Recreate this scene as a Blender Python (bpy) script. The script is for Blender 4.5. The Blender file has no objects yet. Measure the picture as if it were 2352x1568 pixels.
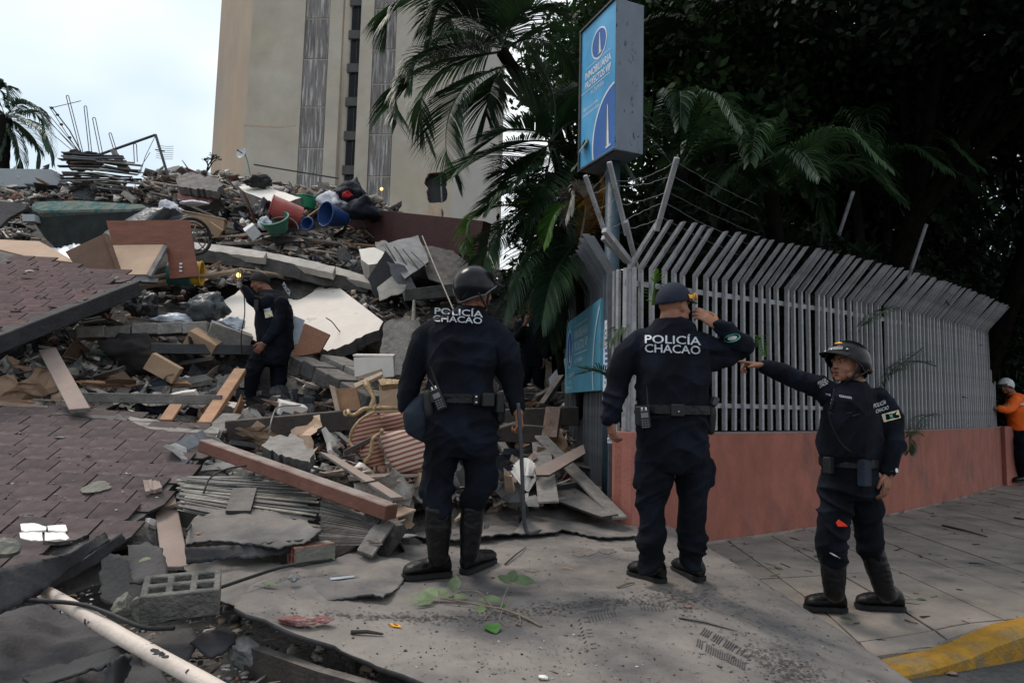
import bpy, bmesh, math, random
import numpy as np
from mathutils import Vector, Matrix, noise, Euler
from mathutils.bvhtree import BVHTree
random.seed(7); RNG = np.random.default_rng(7)
SC = bpy.context.scene
COL = SC.collection
V = Vector
# ------------------------------------------------------------------ camera, sky, sun, exposure
FPX = 1571.0                       # focal length in units of a 2352 px wide frame
PITCH = math.radians(5.13); ROLL = math.radians(1.37)
CAMPOS = V((0, 0, 1.27))
CAMROT = Matrix.Rotation(math.pi/2 + PITCH, 3, 'X') @ Matrix.Rotation(ROLL, 3, 'Z')
cd = bpy.data.cameras.new('camera'); cam = bpy.data.objects.new('camera', cd); COL.objects.link(cam)
cd.sensor_width = 36; cd.lens = FPX/2352*36; cd.clip_end = 1500; cd.clip_start = 0.05
cam.location = CAMPOS; cam.rotation_euler = CAMROT.to_euler(); SC.camera = cam
world = bpy.data.worlds.new('World'); SC.world = world; world.use_nodes = True
SUN_EL, SUN_AZ = math.radians(60), math.radians(300)   # azimuth measured clockwise from +Y
nt = world.node_tree; nt.nodes.clear()
wo = nt.nodes.new('ShaderNodeOutputWorld'); bg = nt.nodes.new('ShaderNodeBackground')
sky = nt.nodes.new('ShaderNodeTexSky'); sky.sky_type = 'NISHITA'; sky.sun_disc = False
sky.sun_elevation = SUN_EL; sky.sun_rotation = SUN_AZ; sky.dust_density = 3; sky.air_density = 1.5
bg.inputs['Strength'].default_value = 0.10
# broken overcast: the clear sky shows faintly between bright cloud banks all round the dome
tc = nt.nodes.new('ShaderNodeTexCoord'); mp = nt.nodes.new('ShaderNodeMapping')
mp.inputs['Scale'].default_value = (1.3, 1.3, 2.2); mp.inputs['Location'].default_value = (3.1, 0.5, 2.1)
nz = nt.nodes.new('ShaderNodeTexNoise'); nz.inputs['Scale'].default_value = 1.1; nz.inputs['Detail'].default_value = 4
rp = nt.nodes.new('ShaderNodeValToRGB'); rp.color_ramp.elements[0].position = 0.42; rp.color_ramp.elements[1].position = 0.60
rp.color_ramp.elements[0].color = (9.6, 11.4, 12.8, 1); rp.color_ramp.elements[1].color = (15.5, 16, 16.4, 1)
mx = nt.nodes.new('ShaderNodeMix'); mx.data_type = 'RGBA'; mx.inputs[0].default_value = 0.88
L = nt.links.new
L(tc.outputs['Generated'], mp.inputs[0]); L(mp.outputs[0], nz.inputs['Vector']); L(nz.outputs['Fac'], rp.inputs[0])
L(sky.outputs[0], mx.inputs[6]); L(rp.outputs[0], mx.inputs[7]); L(mx.outputs[2], bg.inputs['Color']); L(bg.outputs[0], wo.inputs['Surface'])
sd = bpy.data.lights.new('sun', 'SUN'); sd.energy = 2.4; sd.angle = math.radians(20); sd.color = (1, 0.89, 0.77)
sun = bpy.data.objects.new('sun', sd); COL.objects.link(sun); sun.location = (-10, -10, 40)
sdir = V((math.sin(SUN_AZ)*math.cos(SUN_EL), math.cos(SUN_AZ)*math.cos(SUN_EL), math.sin(SUN_EL)))
sun.rotation_euler = sdir.to_track_quat('Z', 'Y').to_euler()
vs = SC.view_settings; vs.view_transform = 'Standard'; vs.look = 'None'; vs.gamma = 1; vs.use_curve_mapping = False
vs.exposure = -0.25
SC.render.engine = 'CYCLES'; SC.cycles.max_bounces = 6; SC.cycles.diffuse_bounces = 3; SC.cycles.transparent_max_bounces = 8

# ------------------------------------------------------------------ positions in the place
def ray(x, y):
    return CAMROT @ V(((x-1176)/FPX, (784-y)/FPX, -1.0))
def at(x, y, Y):
    d = ray(x, y); return CAMPOS + d*(Y/d.y)
def atz(x, y, z):
    d = ray(x, y); return CAMPOS + d*((z-CAMPOS.z)/d.z)
def lerp(a, b, t): return a + (b-a)*t
def interp(x, xs, ys):
    return float(np.interp(x, xs, ys))
def n3(p, s=1.0): return noise.noise(V(p)*s)

# ------------------------------------------------------------------ materials
MATS = {}
def mat(name, col, rough=0.85, var=0.25, scale=6, bump=0.3, bscale=40, metal=0, col2=None, f2=(0.5, 0.62), s2=3, spec=0.4,
        rnd=0.0, stretch=None, dust=0.0, emit=None, coat=0):
    """noise-mottled colour, optional second colour in patches, fine bump, optional per-object variation, dust on upward faces"""
    m = bpy.data.materials.new(name); m.use_nodes = True; t = m.node_tree; t.nodes.clear(); N = t.nodes.new; K = t.links.new
    o = N('ShaderNodeOutputMaterial'); b = N('ShaderNodeBsdfPrincipled'); K(b.outputs[0], o.inputs[0])
    c = N('ShaderNodeTexCoord'); src = c.outputs['Object']
    if stretch:
        mm = N('ShaderNodeMapping'); mm.inputs['Scale'].default_value = stretch; K(src, mm.inputs[0]); src = mm.outputs[0]
    n1 = N('ShaderNodeTexNoise'); n1.inputs['Scale'].default_value = scale; n1.inputs['Detail'].default_value = 8; n1.inputs['Roughness'].default_value = 0.65
    K(src, n1.inputs['Vector'])
    r1 = N('ShaderNodeMapRange'); r1.inputs[1].default_value = 0.3; r1.inputs[2].default_value = 0.7
    r1.inputs[3].default_value = 1-var; r1.inputs[4].default_value = 1+var; K(n1.outputs['Fac'], r1.inputs[0])
    rgb = N('ShaderNodeRGB'); rgb.outputs[0].default_value = (*col, 1); cur = rgb.outputs[0]
    if col2:
        n2 = N('ShaderNodeTexNoise'); n2.inputs['Scale'].default_value = s2; n2.inputs['Detail'].default_value = 6; n2.inputs['Roughness'].default_value = 0.6
        K(src, n2.inputs['Vector'])
        r2 = N('ShaderNodeMapRange'); r2.inputs[1].default_value = f2[0]; r2.inputs[2].default_value = f2[1]; K(n2.outputs['Fac'], r2.inputs[0])
        x = N('ShaderNodeMix'); x.data_type = 'RGBA'; K(r2.outputs[0], x.inputs[0]); K(cur, x.inputs[6]); x.inputs[7].default_value = (*col2, 1); cur = x.outputs[2]
    v = N('ShaderNodeVectorMath'); v.operation = 'SCALE'; K(cur, v.inputs[0]); K(r1.outputs[0], v.inputs['Scale']); cur = v.outputs[0]
    if rnd:
        oi = N('ShaderNodeObjectInfo'); rr = N('ShaderNodeMapRange'); rr.inputs[3].default_value = 1-rnd; rr.inputs[4].default_value = 1+rnd
        K(oi.outputs['Random'], rr.inputs[0]); v2 = N('ShaderNodeVectorMath'); v2.operation = 'SCALE'; K(cur, v2.inputs[0]); K(rr.outputs[0], v2.inputs['Scale']); cur = v2.outputs[0]
    if dust:
        g = N('ShaderNodeNewGeometry'); sx = N('ShaderNodeSeparateXYZ'); K(g.outputs['Normal'], sx.inputs[0])
        ma = N('ShaderNodeMath'); ma.operation = 'MULTIPLY'; K(sx.outputs['Z'], ma.inputs[0]); K(n1.outputs['Fac'], ma.inputs[1])
        rd = N('ShaderNodeMapRange'); rd.inputs[1].default_value = 0.22; rd.inputs[2].default_value = 0.55; rd.inputs[4].default_value = dust; K(ma.outputs[0], rd.inputs[0])
        x = N('ShaderNodeMix'); x.data_type = 'RGBA'; K(rd.outputs[0], x.inputs[0]); K(cur, x.inputs[6]); x.inputs[7].default_value = (0.30, 0.265, 0.24, 1); cur = x.outputs[2]
    K(cur, b.inputs['Base Color'])
    b.inputs['Roughness'].default_value = rough; b.inputs['Metallic'].default_value = metal
    b.inputs['Specular IOR Level'].default_value = spec
    if coat: b.inputs['Coat Weight'].default_value = coat; b.inputs['Coat Roughness'].default_value = 0.08
    if bump:
        n4 = N('ShaderNodeTexNoise'); n4.inputs['Scale'].default_value = bscale; n4.inputs['Detail'].default_value = 6; K(src, n4.inputs['Vector'])
        bp = N('ShaderNodeBump'); bp.inputs['Strength'].default_value = bump; bp.inputs['Distance'].default_value = 0.02
        K(n4.outputs['Fac'], bp.inputs['Height']); K(bp.outputs[0], b.inputs['Normal'])
    if emit:
        b.inputs['Emission Color'].default_value = (*emit[:3], 1); b.inputs['Emission Strength'].default_value = emit[3]
    MATS[name] = m; return m
M = MATS
mat('sidewalk', (.195, .168, .148), .9, .3, 2.2, .35, 60, col2=(.085, .08, .076), f2=(.5, .72), s2=1.6, rnd=.10)
mat('joint', (.04, .038, .036), .95)
mat('asphalt', (.055, .055, .058), .9, .4, 30, .8, 90, col2=(.11, .105, .1), f2=(.55, .75), s2=3)
mat('kerb_yellow', (.29, .15, .012), .85, .3, 9, .5, 60, col2=(.15, .12, .07), f2=(.46, .66), s2=5)
mat('membrane', (.185, .164, .150), .88, .28, 2.2, .5, 22, col2=(.08, .076, .078), f2=(.44, .64), s2=1.5)
mat('felt_dark', (.028, .027, .031), .85, .4, 4, .5, 30, dust=.10)
mat('felt_underside', (.03, .03, .032), .8, .3, 4, .4, 30)
mat('earth', (.07, .064, .058), .95, .5, 9, .9, 30, dust=.3)
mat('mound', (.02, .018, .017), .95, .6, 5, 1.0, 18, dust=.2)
mat('concrete', (.20, .188, .175), .92, .35, 7, .7, 30, col2=(.13, .12, .115), f2=(.5, .7), s2=4, rnd=.2, dust=.3)
mat('concrete_dark', (.07, .066, .064), .92, .4, 7, .7, 30, rnd=.25, dust=.4)
mat('concrete_light', (.38, .35, .32), .9, .25, 6, .5, 30, rnd=.15)
mat('plaster_white', (.68, .63, .585), .85, .10, 3, .15, 30, rnd=.08)
mat('plaster_stained', (.66, .60, .545), .85, .08, 3, .15, 30, col2=(.42, .38, .34), f2=(.60, .70), s2=3)
mat('tile_white', (.72, .70, .66), .5, .15, 8, .2, 30)
mat('brick_red', (.15, .075, .058), .9, .3, 8, .5, 40, rnd=.3, dust=.3)
mat('terracotta', (.24, .11, .08), .9, .35, 10, .6, 40, col2=(.22, .19, .16), f2=(.5, .6), s2=6, rnd=.2)
mat('shingle', (.056, .036, .039), .95, .25, 9, .35, 150, col2=(.12, .105, .10), f2=(.52, .75), s2=3, rnd=.25, dust=.12)
mat('shingle_red', (.062, .030, .034), .95, .25, 9, .35, 150, col2=(.10, .075, .075), f2=(.5, .7), s2=2, rnd=.25, dust=.12)
mat('roof_felt', (.03, .029, .03), .9, .4, 6, .5, 40, dust=.3)
mat('wood_pink', (.25, .19, .165), .8, .15, 4, .25, 60, stretch=(1, 1, 1), rnd=.1)
mat('wood_light', (.36, .275, .205), .8, .25, 5, .3, 50, rnd=.2)
mat('wood_orange', (.30, .165, .095), .75, .3, 6, .3, 50, rnd=.25)
mat('wood_brown', (.15, .085, .06), .8, .35, 6, .4, 50, rnd=.3, dust=.5)
mat('wood_redbrown', (.17, .062, .035), .6, .3, 5, .25, 30, rnd=.1)
mat('beam_redbrown', (.14, .055, .038), .7, .3, 5, .25, 30, dust=.9)
mat('wood_grey', (.17, .155, .145), .9, .4, 7, .6, 50, rnd=.25)
mat('wood_dark', (.045, .036, .032), .8, .4, 6, .4, 50, rnd=.3, dust=.45)
mat('board_tan', (.40, .275, .195), .8, .12, 4, .15, 40, rnd=.08)
mat('cardboard', (.30, .20, .13), .85, .15, 6, .2, 40, rnd=.1)
mat('brown_panel', (.16, .095, .065), .7, .2, 4, .15, 40)
mat('cabinet_red', (.16, .05, .026), .55, .3, 3.5, .2, 30, stretch=(1, 1, 4))
mat('maroon', (.045, .012, .012), .75, .3, 5, .3, 30)
mat('metal_grey', (.15, .155, .165), .6, .3, 5, .2, 30, metal=.3, rnd=.2, dust=.3)
mat('metal_dark', (.045, .047, .052), .6, .3, 6, .3, 40, metal=.3, rnd=.2, dust=.35)
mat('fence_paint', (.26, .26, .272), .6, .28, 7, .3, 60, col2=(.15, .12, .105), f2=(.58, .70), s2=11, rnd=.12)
mat('fence_shade', (.10, .105, .115), .6, .3, 7, .2, 60)  # fence paint darkened, the shade of the palms put into the colour
mat('pole_blue', (.035, .06, .085), .55, .35, 6, .25, 40, metal=.2)
mat('sign_side', (.13, .155, .19), .6, .12, 5, .1, 40, col2=(.03, .035, .045), f2=(.60, .66), s2=17, stretch=(1, 1, .55))
mat('sign_blue', (.04, .28, .54), .45, .2, 1.8, 0, col2=(.10, .37, .60), f2=(.4, .65), s2=1.6)
mat('sign_deep', (.015, .10, .34), .45, .15, 2, 0)
mat('board_blue', (.075, .25, .35), .55, .15, 3, .05, 30, col2=(.03, .22, .42), f2=(.58, .68), s2=3)
mat('sign_white', (.62, .66, .70), .5, .15, 8, 0)
mat('letter_fade', (.36, .50, .56), .6, .15, 20, 0)
mat('sign_grey', (.10, .115, .13), .6, .1)
mat('pink_wall', (.262, .093, .068), .92, .24, 4, .4, 45, col2=(.155, .075, .062), f2=(.50, .72), s2=2.5, stretch=(1, 1, .6))
mat('pink_pier', (.33, .125, .10), .9, .16, 4, .3, 45)
mat('coping', (.20, .15, .14), .9, .2)
mat('uniform', (.0024, .0032, .0062), .92, .4, 5, .35, 130, col2=(.0075, .0105, .020), f2=(.46, .68), s2=4, spec=.15)
mat('trousers', (.0024, .0032, .0062), .92, .4, 5, .35, 130, col2=(.0075, .011, .020), f2=(.46, .68), s2=4, spec=.15)
mat('boot_leather', (.004, .004, .005), .42, .4, 12, .35, 30, spec=.28)
mat('sole', (.009, .009, .01), .8, .3)
mat('nylon_black', (.005, .005, .007), .6, .3, 10, .2, 80)
mat('nylon_navy', (.006, .012, .024), .8, .3, 10, .2, 80)
mat('helmet_black', (.004, .0045, .007), .22, .2, 5, 0, spec=.22)
mat('helmet_red', (.05, .008, .006), .3, .2, 5, 0)
mat('helmet_white', (.45, .46, .48), .35, .1)
mat('chrome', (.55, .55, .58), .25, .1, metal=1)
mat('skin', (.235, .105, .062), .62, .10, 12, .12, 90, col2=(.20, .075, .05), f2=(.5, .65), s2=9)
mat('skin_dark', (.16, .068, .042), .62, .10, 12, .12, 90)
mat('hair', (.012, .010, .010), .9, .4, 60, .6, 200)
mat('lips', (.19, .05, .042), .5, .1)
mat('eye_white', (.30, .26, .24), .3, .05)
mat('eye_dark', (.01, .008, .007), .15, .05)
mat('letter_silver', (.40, .42, .46), .45, .15, 30, 0)
mat('letter_white', (.62, .63, .65), .6, .1, 30, 0)
mat('gold', (.80, .36, .03), .45, .3, 30, .2)
mat('patch_cream', (.60, .52, .36), .8, .15, 40)
mat('patch_green', (.08, .33, .24), .7, .5, 60)
mat('cap_navy', (.005, .009, .022), .85, .2, 10, .2, 90)
mat('orange_vest', (.75, .12, .008), .75, .2, 6, .2, 60)
mat('red_cloth', (.65, .035, .012), .7, .15, 20)
mat('paper', (.6, .6, .62), .7, .12, 10)
mat('plastic_red', (.32, .06, .05), .55, .2, 5, dust=.6)
mat('plastic_green', (.07, .21, .15), .55, .2, 5, dust=.6)
mat('plastic_dgreen', (.012, .16, .08), .45, .15, 5)
mat('plastic_blue', (.012, .045, .16), .5, .2, 5, dust=.5)
mat('plastic_black', (.009, .009, .011), .35, .3, 8, .8, 16)
mat('tarp', (.045, .052, .06), .35, .5, 6, .9, 12)
mat('plastic_clear', (.42, .46, .52), .3, .3, 6, .5, 12)
mat('cloth_white', (.5, .5, .55), .85, .2, 8, .5, 20)
mat('cloth_navy', (.006, .009, .018), .8, .5, 6, .6, 14)
mat('cloth_red', (.35, .01, .015), .8, .2)
mat('mattress', (.10, .115, .10), .9, .4, 8, .4, 40, col2=(.02, .085, .085), f2=(.5, .56), s2=7)
mat('mattress_side', (.017, .022, .022), .9, .5, 6, .4, 40)
mat('teal', (.012, .075, .065), .5, .2); mat('yellow', (.45, .27, .02), .6, .25)
mat('white_pipe', (.58, .49, .43), .6, .15, 8, .3, 30, col2=(.05, .02, .018), f2=(.63, .645), s2=16)
mat('cable', (.012, .012, .013), .6, .2)
mat('glass_bulb', (.75, .5, .2), .2, 0, bump=0, emit=(1, .66, .22, 2.2))
mat('glass_pane', (.12, .16, .17), .15, .3, 3, .2, 8)
mat('gilt', (.30, .205, .11), .42, .5, 18, .5, 50, metal=.25)
mat('wicker', (.16, .062, .03), .7, .5, 60, .6, 90)
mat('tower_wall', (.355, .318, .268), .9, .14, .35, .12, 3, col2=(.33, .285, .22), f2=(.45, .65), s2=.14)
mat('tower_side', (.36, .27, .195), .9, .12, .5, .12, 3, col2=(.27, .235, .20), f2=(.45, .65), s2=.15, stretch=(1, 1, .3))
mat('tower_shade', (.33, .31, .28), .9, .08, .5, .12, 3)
mat('tower_strip', (.135, .122, .118), .9, .45, 3.5, .3, 8, col2=(.30, .285, .275), f2=(.5, .62), s2=2.2, stretch=(2.5, 2.5, .18), rnd=.18)
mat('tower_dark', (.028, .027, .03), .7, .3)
mat('window_glass', (.012, .013, .017), .3, .2, 1, 0, spec=.1)
mat('spandrel', (.07, .068, .07), .85, .2, 1)
mat('brick_hole', (.28, .10, .06), .9, .4, 3)
mat('plaster_orange', (.36, .27, .19), .9, .2, 2)
mat('bark', (.007, .006, .005), 1, .5, 8, .9, 20, spec=.0)
mat('palm_trunk', (.010, .009, .008), 1, .5, 6, .8, 20, spec=.0)
mat('roof_tin', (.12, .115, .11), .8, .3, 5)
mat('house_wall', (.30, .32, .345), .9, .12, 2, .2, 10)
mat('leaf_fallen', (.075, .11, .048), .6, .25, 20, .2, 40, rnd=.3)
mat('leaf_vivid', (.03, .11, .018), .5, .25, 20, .2, 40)
mat('twig', (.14, .115, .09), .9, .3)
mat('stick_dark', (.03, .025, .022), .9, .3)
mat('stone_greenish', (.17, .165, .14), .95, .25, 9, .7, 40)
mat('stone_grey', (.17, .17, .17), .95, .3, 9, .8, 40)
mat('stone_pink', (.20, .085, .08), .9, .4, 14, .7, 40, col2=(.30, .25, .24), f2=(.55, .7), s2=12)
mat('palm_dry', (.20, .185, .16), .7, .5, 8, .3, 50, rnd=.2, stretch=(1, 1, 1))
mat('block_grey', (.135, .128, .118), .95, .4, 9, 1.0, 45, col2=(.075, .072, .07), f2=(.5, .68), s2=7)
mat('stain', (.135, .115, .105), .8, .3, 20, .3, 30)
mat('rebar', (.05, .035, .03), .8, .3)
def leafmat(name, c1, c2, trans=0.25):
    m = bpy.data.materials.new(name); m.use_nodes = True; t = m.node_tree; t.nodes.clear(); N = t.nodes.new; K = t.links.new
    o = N('ShaderNodeOutputMaterial'); b = N('ShaderNodeBsdfPrincipled'); tr = N('ShaderNodeBsdfTranslucent'); mxs = N('ShaderNodeMixShader')
    c = N('ShaderNodeTexCoord'); n = N('ShaderNodeTexNoise'); n.inputs['Scale'].default_value = 2.2; n.inputs['Detail'].default_value = 5
    K(c.outputs['Object'], n.inputs['Vector']); r = N('ShaderNodeValToRGB'); r.color_ramp.elements[0].position = .38; r.color_ramp.elements[1].position = .64
    r.color_ramp.elements[0].color = (*c1, 1); r.color_ramp.elements[1].color = (*c2, 1); K(n.outputs['Fac'], r.inputs[0])
    K(r.outputs[0], b.inputs['Base Color']); K(r.outputs[0], tr.inputs['Color']); b.inputs['Roughness'].default_value = .45
    b.inputs['Specular IOR Level'].default_value = .08 if 'dark' in name or name == 'foliage' else .35
    mxs.inputs[0].default_value = trans; K(b.outputs[0], mxs.inputs[1]); K(tr.outputs[0], mxs.inputs[2]); K(mxs.outputs[0], o.inputs[0]); M[name] = m
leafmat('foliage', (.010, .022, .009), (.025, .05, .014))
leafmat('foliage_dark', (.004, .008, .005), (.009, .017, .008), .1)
leafmat('palm_green', (.012, .03, .013), (.033, .07, .026))
leafmat('palm_bright', (.045, .12, .02), (.10, .20, .03), .4)
leafmat('palm_far', (.02, .045, .028), (.035, .07, .04))
leafmat('palm_orange', (.20, .08, .01), (.33, .16, .02), .4)
def stripe_mat(name, a, b, freq, ax, rot=0.0, dist=1.0):
    m = bpy.data.materials.new(name); m.use_nodes = True; t = m.node_tree; N = t.nodes.new; K = t.links.new; bs = t.nodes['Principled BSDF']
    c = N('ShaderNodeTexCoord'); w = N('ShaderNodeTexWave'); w.wave_type = 'BANDS'; w.bands_direction = ax; w.inputs['Scale'].default_value = freq
    w.inputs['Distortion'].default_value = dist; w.inputs['Detail Scale'].default_value = .6; mp_ = N('ShaderNodeMapping'); mp_.inputs['Rotation'].default_value = (0, rot, 0); K(c.outputs['Object'], mp_.inputs[0]); K(mp_.outputs[0], w.inputs['Vector'])
    r = N('ShaderNodeValToRGB'); r.color_ramp.elements[0].position = .50; r.color_ramp.elements[1].position = .60
    r.color_ramp.elements[0].color = (*a, 1); r.color_ramp.elements[1].color = (*b, 1); K(w.outputs['Fac'], r.inputs[0]); K(r.outputs[0], bs.inputs['Base Color'])
    bs.inputs['Roughness'].default_value = .75; n4 = N('ShaderNodeTexNoise'); n4.inputs['Scale'].default_value = 60
    bp = N('ShaderNodeBump'); bp.inputs['Strength'].default_value = .3; bp.inputs['Distance'].default_value = .01; K(n4.outputs['Fac'], bp.inputs['Height']); K(bp.outputs[0], bs.inputs['Normal']); M[name] = m
stripe_mat('stripes', (.33, .21, .14), (.16, .035, .03), 9.0, 'Z', .25, 2.2)
stripe_mat('stripes_cushion', (.42, .31, .235), (.17, .05, .042), 8.0, 'Z', .32, 1.2)

# ------------------------------------------------------------------ geometry collector and object makers
class G:
    def __init__(s): s.v = []; s.f = []; s.mi = []; s.cur = 0
    def add(s, vs, fs):
        o = len(s.v); s.v += [V(p) for p in vs]; s.f += [tuple(i+o for i in f) for f in fs]; s.mi += [s.cur]*len(fs); return s
    def box(s, c, size, R=None, taper=1.0, jit=0):
        hx, hy, hz = size[0]/2, size[1]/2, size[2]/2
        P = []
        for z in (-1, 1):
            k = taper if z > 0 else 1
            for x, y in ((-1, -1), (1, -1), (1, 1), (-1, 1)):
                p = V((x*hx*k, y*hy*k, z*hz)) + V((random.uniform(-jit, jit), random.uniform(-jit, jit), random.uniform(-jit, jit)))
                P.append((R @ p if R is not None else p) + V(c))
        return s.add(P, [(0, 3, 2, 1), (4, 5, 6, 7), (0, 1, 5, 4), (1, 2, 6, 5), (2, 3, 7, 6), (3, 0, 4, 7)])
    def loft(s, rings, cap=True, closed=True):
        n = len(rings[0]); o = len(s.v)
        for r in rings: s.v += [V(p) for p in r]
        for i in range(len(rings)-1):
            for j in range(n if closed else n-1):
                k = (j+1) % n
                s.f.append((o+i*n+j, o+i*n+k, o+(i+1)*n+k, o+(i+1)*n+j)); s.mi.append(s.cur)
        if cap:
            s.f.append(tuple(o+j for j in reversed(range(n)))); s.mi.append(s.cur)
            s.f.append(tuple(o+(len(rings)-1)*n+j for j in range(n))); s.mi.append(s.cur)
        return s
    def tube(s, pts, r, n=8, cap=True, ref=None, flat=1.0):
        pts = [V(p) for p in pts]; rs = r if isinstance(r, (list, tuple)) else [r]*len(pts); rings = []
        prev = V(ref) if ref is not None else None
        for i, p in enumerate(pts):
            t = (pts[min(i+1, len(pts)-1)] - pts[max(i-1, 0)])
            if t.length < 1e-9: t = V((0, 0, 1))
            t.normalize()
            if prev is None: prev = t.orthogonal()
            a = prev - t*prev.dot(t)
            if a.length < 1e-6: a = t.orthogonal()
            a.normalize(); b = t.cross(a); prev = a
            rings.append([p + a*math.cos(2*math.pi*k/n)*rs[i] + b*math.sin(2*math.pi*k/n)*rs[i]*flat for k in range(n)])
        return s.loft(rings, cap)
    def ell(s, c, rad, R=None, nu=14, nv=9):
        rings = []
        for i in range(1, nv):
            th = math.pi*i/nv
            rings.append([V((rad[0]*math.sin(th)*math.cos(2*math.pi*k/nu), rad[1]*math.sin(th)*math.sin(2*math.pi*k/nu), -rad[2]*math.cos(th))) for k in range(nu)])
        if R is not None: rings = [[R @ p for p in r] for r in rings]
        rings = [[p + V(c) for p in r] for r in rings]
        return s.loft(rings)
    def poly_prism(s, top, nrm, t):
        top = [V(p) for p in top]; n = len(top); bot = [p - nrm*t for p in top]
        return s.add(top + bot, [tuple(range(n)), tuple(reversed(range(n, 2*n)))] + [(i, n+i, n+(i+1) % n, (i+1) % n) for i in range(n)])
    def bar(s, p, q, w, h, up=V((0, 0, 1)), jit=0):
        p, q = V(p), V(q); t = (q-p); ln = t.length; t.normalize(); a = t.cross(up)
        if a.length < 1e-5: a = t.orthogonal()
        a.normalize(); b = a.cross(t); R = Matrix((a, t, b)).transposed()
        return s.box((p+q)/2, (w, ln, h), R, jit=jit)
WORLD = {}     # object -> world position of its origin
def finish(me, smooth):
    if smooth: me.polygons.foreach_set('use_smooth', [True]*len(me.polygons))
def setp(o, label=None, cat=None, group=None, kind=None):
    if label: o['label'] = label
    if cat: o['category'] = cat
    if group: o['group'] = group
    if kind: o['kind'] = kind
    return o
def mk(name, g, mats, parent=None, label=None, cat=None, group=None, kind=None, smooth=False, origin=None, bevel=0, fixn=True):
    mats = mats if isinstance(mats, (list, tuple)) else [mats]
    me = bpy.data.meshes.new(name)
    if parent is not None: org = WORLD[parent]
    elif origin is not None: org = V(origin)
    else:
        xs = [p.x for p in g.v]; ys = [p.y for p in g.v]; zs = [p.z for p in g.v]
        org = V(((min(xs)+max(xs))/2, (min(ys)+max(ys))/2, min(zs)))
    me.from_pydata([p - org for p in g.v], [], g.f)
    for m in mats: me.materials.append(M[m])
    if len(mats) > 1: me.polygons.foreach_set('material_index', g.mi)
    if fixn:
        bm = bmesh.new(); bm.from_mesh(me); bmesh.ops.recalc_face_normals(bm, faces=bm.faces); bm.to_mesh(me); bm.free()
    finish(me, smooth)
    o = bpy.data.objects.new(name, me); COL.objects.link(o)
    if parent is not None: o.parent = parent
    else: o.location = org
    WORLD[o] = org
    if bevel:
        b = o.modifiers.new('bevel', 'BEVEL'); b.width = bevel; b.segments = 1; b.limit_method = 'ANGLE'
    return setp(o, label, cat, group, kind)
def thing(name, loc, label, cat, group=None, kind=None):
    o = bpy.data.objects.new(name, None); COL.objects.link(o); o.location = V(loc); o.empty_display_size = .1; WORLD[o] = V(loc)
    return setp(o, label, cat, group, kind)
def np_obj(name, vs, fs, mat_list, mi=None, parent=None, smooth=False, **kw):
    """fast mesh from numpy; vs (n,3), fs (m,4) or (m,3)"""
    me = bpy.data.meshes.new(name); k = fs.shape[1]
    org = WORLD[parent] if parent is not None else V((0, 0, 0))
    vs = vs - np.array(org)
    me.vertices.add(len(vs)); me.vertices.foreach_set('co', vs.astype(np.float32).ravel())
    me.loops.add(fs.size); me.loops.foreach_set('vertex_index', fs.astype(np.int32).ravel())
    me.polygons.add(len(fs)); me.polygons.foreach_set('loop_start', np.arange(0, fs.size, k, dtype=np.int32))
    try: me.polygons.foreach_set('loop_total', np.full(len(fs), k, dtype=np.int32))
    except Exception: pass
    for m in mat_list: me.materials.append(M[m])
    if mi is not None: me.polygons.foreach_set('material_index', np.asarray(mi, dtype=np.int32))
    me.update(calc_edges=True); me.validate(); finish(me, smooth)
    o = bpy.data.objects.new(name, me); COL.objects.link(o)
    if parent is not None: o.parent = parent
    WORLD[o] = org
    return setp(o, **kw)
def copyobj(o, loc, rot=None, scale=None, parent=None, **kw):
    c = o.copy(); COL.objects.link(c); c.location = loc
    if rot is not None: c.rotation_euler = rot
    if scale is not None: c.scale = scale
    if parent is not None: c.parent = parent
    setp(c, **kw); return c
def ragged(poly, amp, step, seed=0, edges=None):
    """subdivide a 2-D outline and roughen it (edges = indices to roughen, None = all)"""
    out = []; rnd = random.Random(seed)
    n = len(poly)
    for i in range(n):
        a, b = poly[i], poly[(i+1) % n]; ln = math.hypot(b[0]-a[0], b[1]-a[1]); k = max(1, int(ln/step)) if (edges is None or i in edges) else 1
        for j in range(k):
            t = j/k; x, y = lerp(a[0], b[0], t), lerp(a[1], b[1], t)
            if j and (edges is None or i in edges): x += rnd.uniform(-amp, amp); y += rnd.uniform(-amp, amp)
            out.append((x, y))
    return out
def newell(P):
    n = V((0, 0, 0))
    for i in range(len(P)):
        a, b = P[i], P[(i+1) % len(P)]
        n += V(((a.y-b.y)*(a.z+b.z), (a.z-b.z)*(a.x+b.x), (a.x-b.x)*(a.y+b.y)))
    return n.normalized()
def plane_pts(poly, Y0, kx=0.0, ky=0.0):
    """points of an outline lying on one real plane whose depth is Y0 at the outline's centre"""
    cx = sum(p[0] for p in poly)/len(poly); cy = sum(p[1] for p in poly)/len(poly)
    A = at(cx, cy, Y0); B = at(cx+20, cy, Y0+kx*20); C2 = at(cx, cy+20, Y0+ky*20)
    n = (B-A).cross(C2-A).normalized()
    out = []
    for x, y in poly:
        d = ray(x, y); out.append(CAMPOS + d*((A-CAMPOS).dot(n)/d.dot(n)))
    if n.dot(CAMPOS-A) < 0: n = -n
    return out, n
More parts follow.
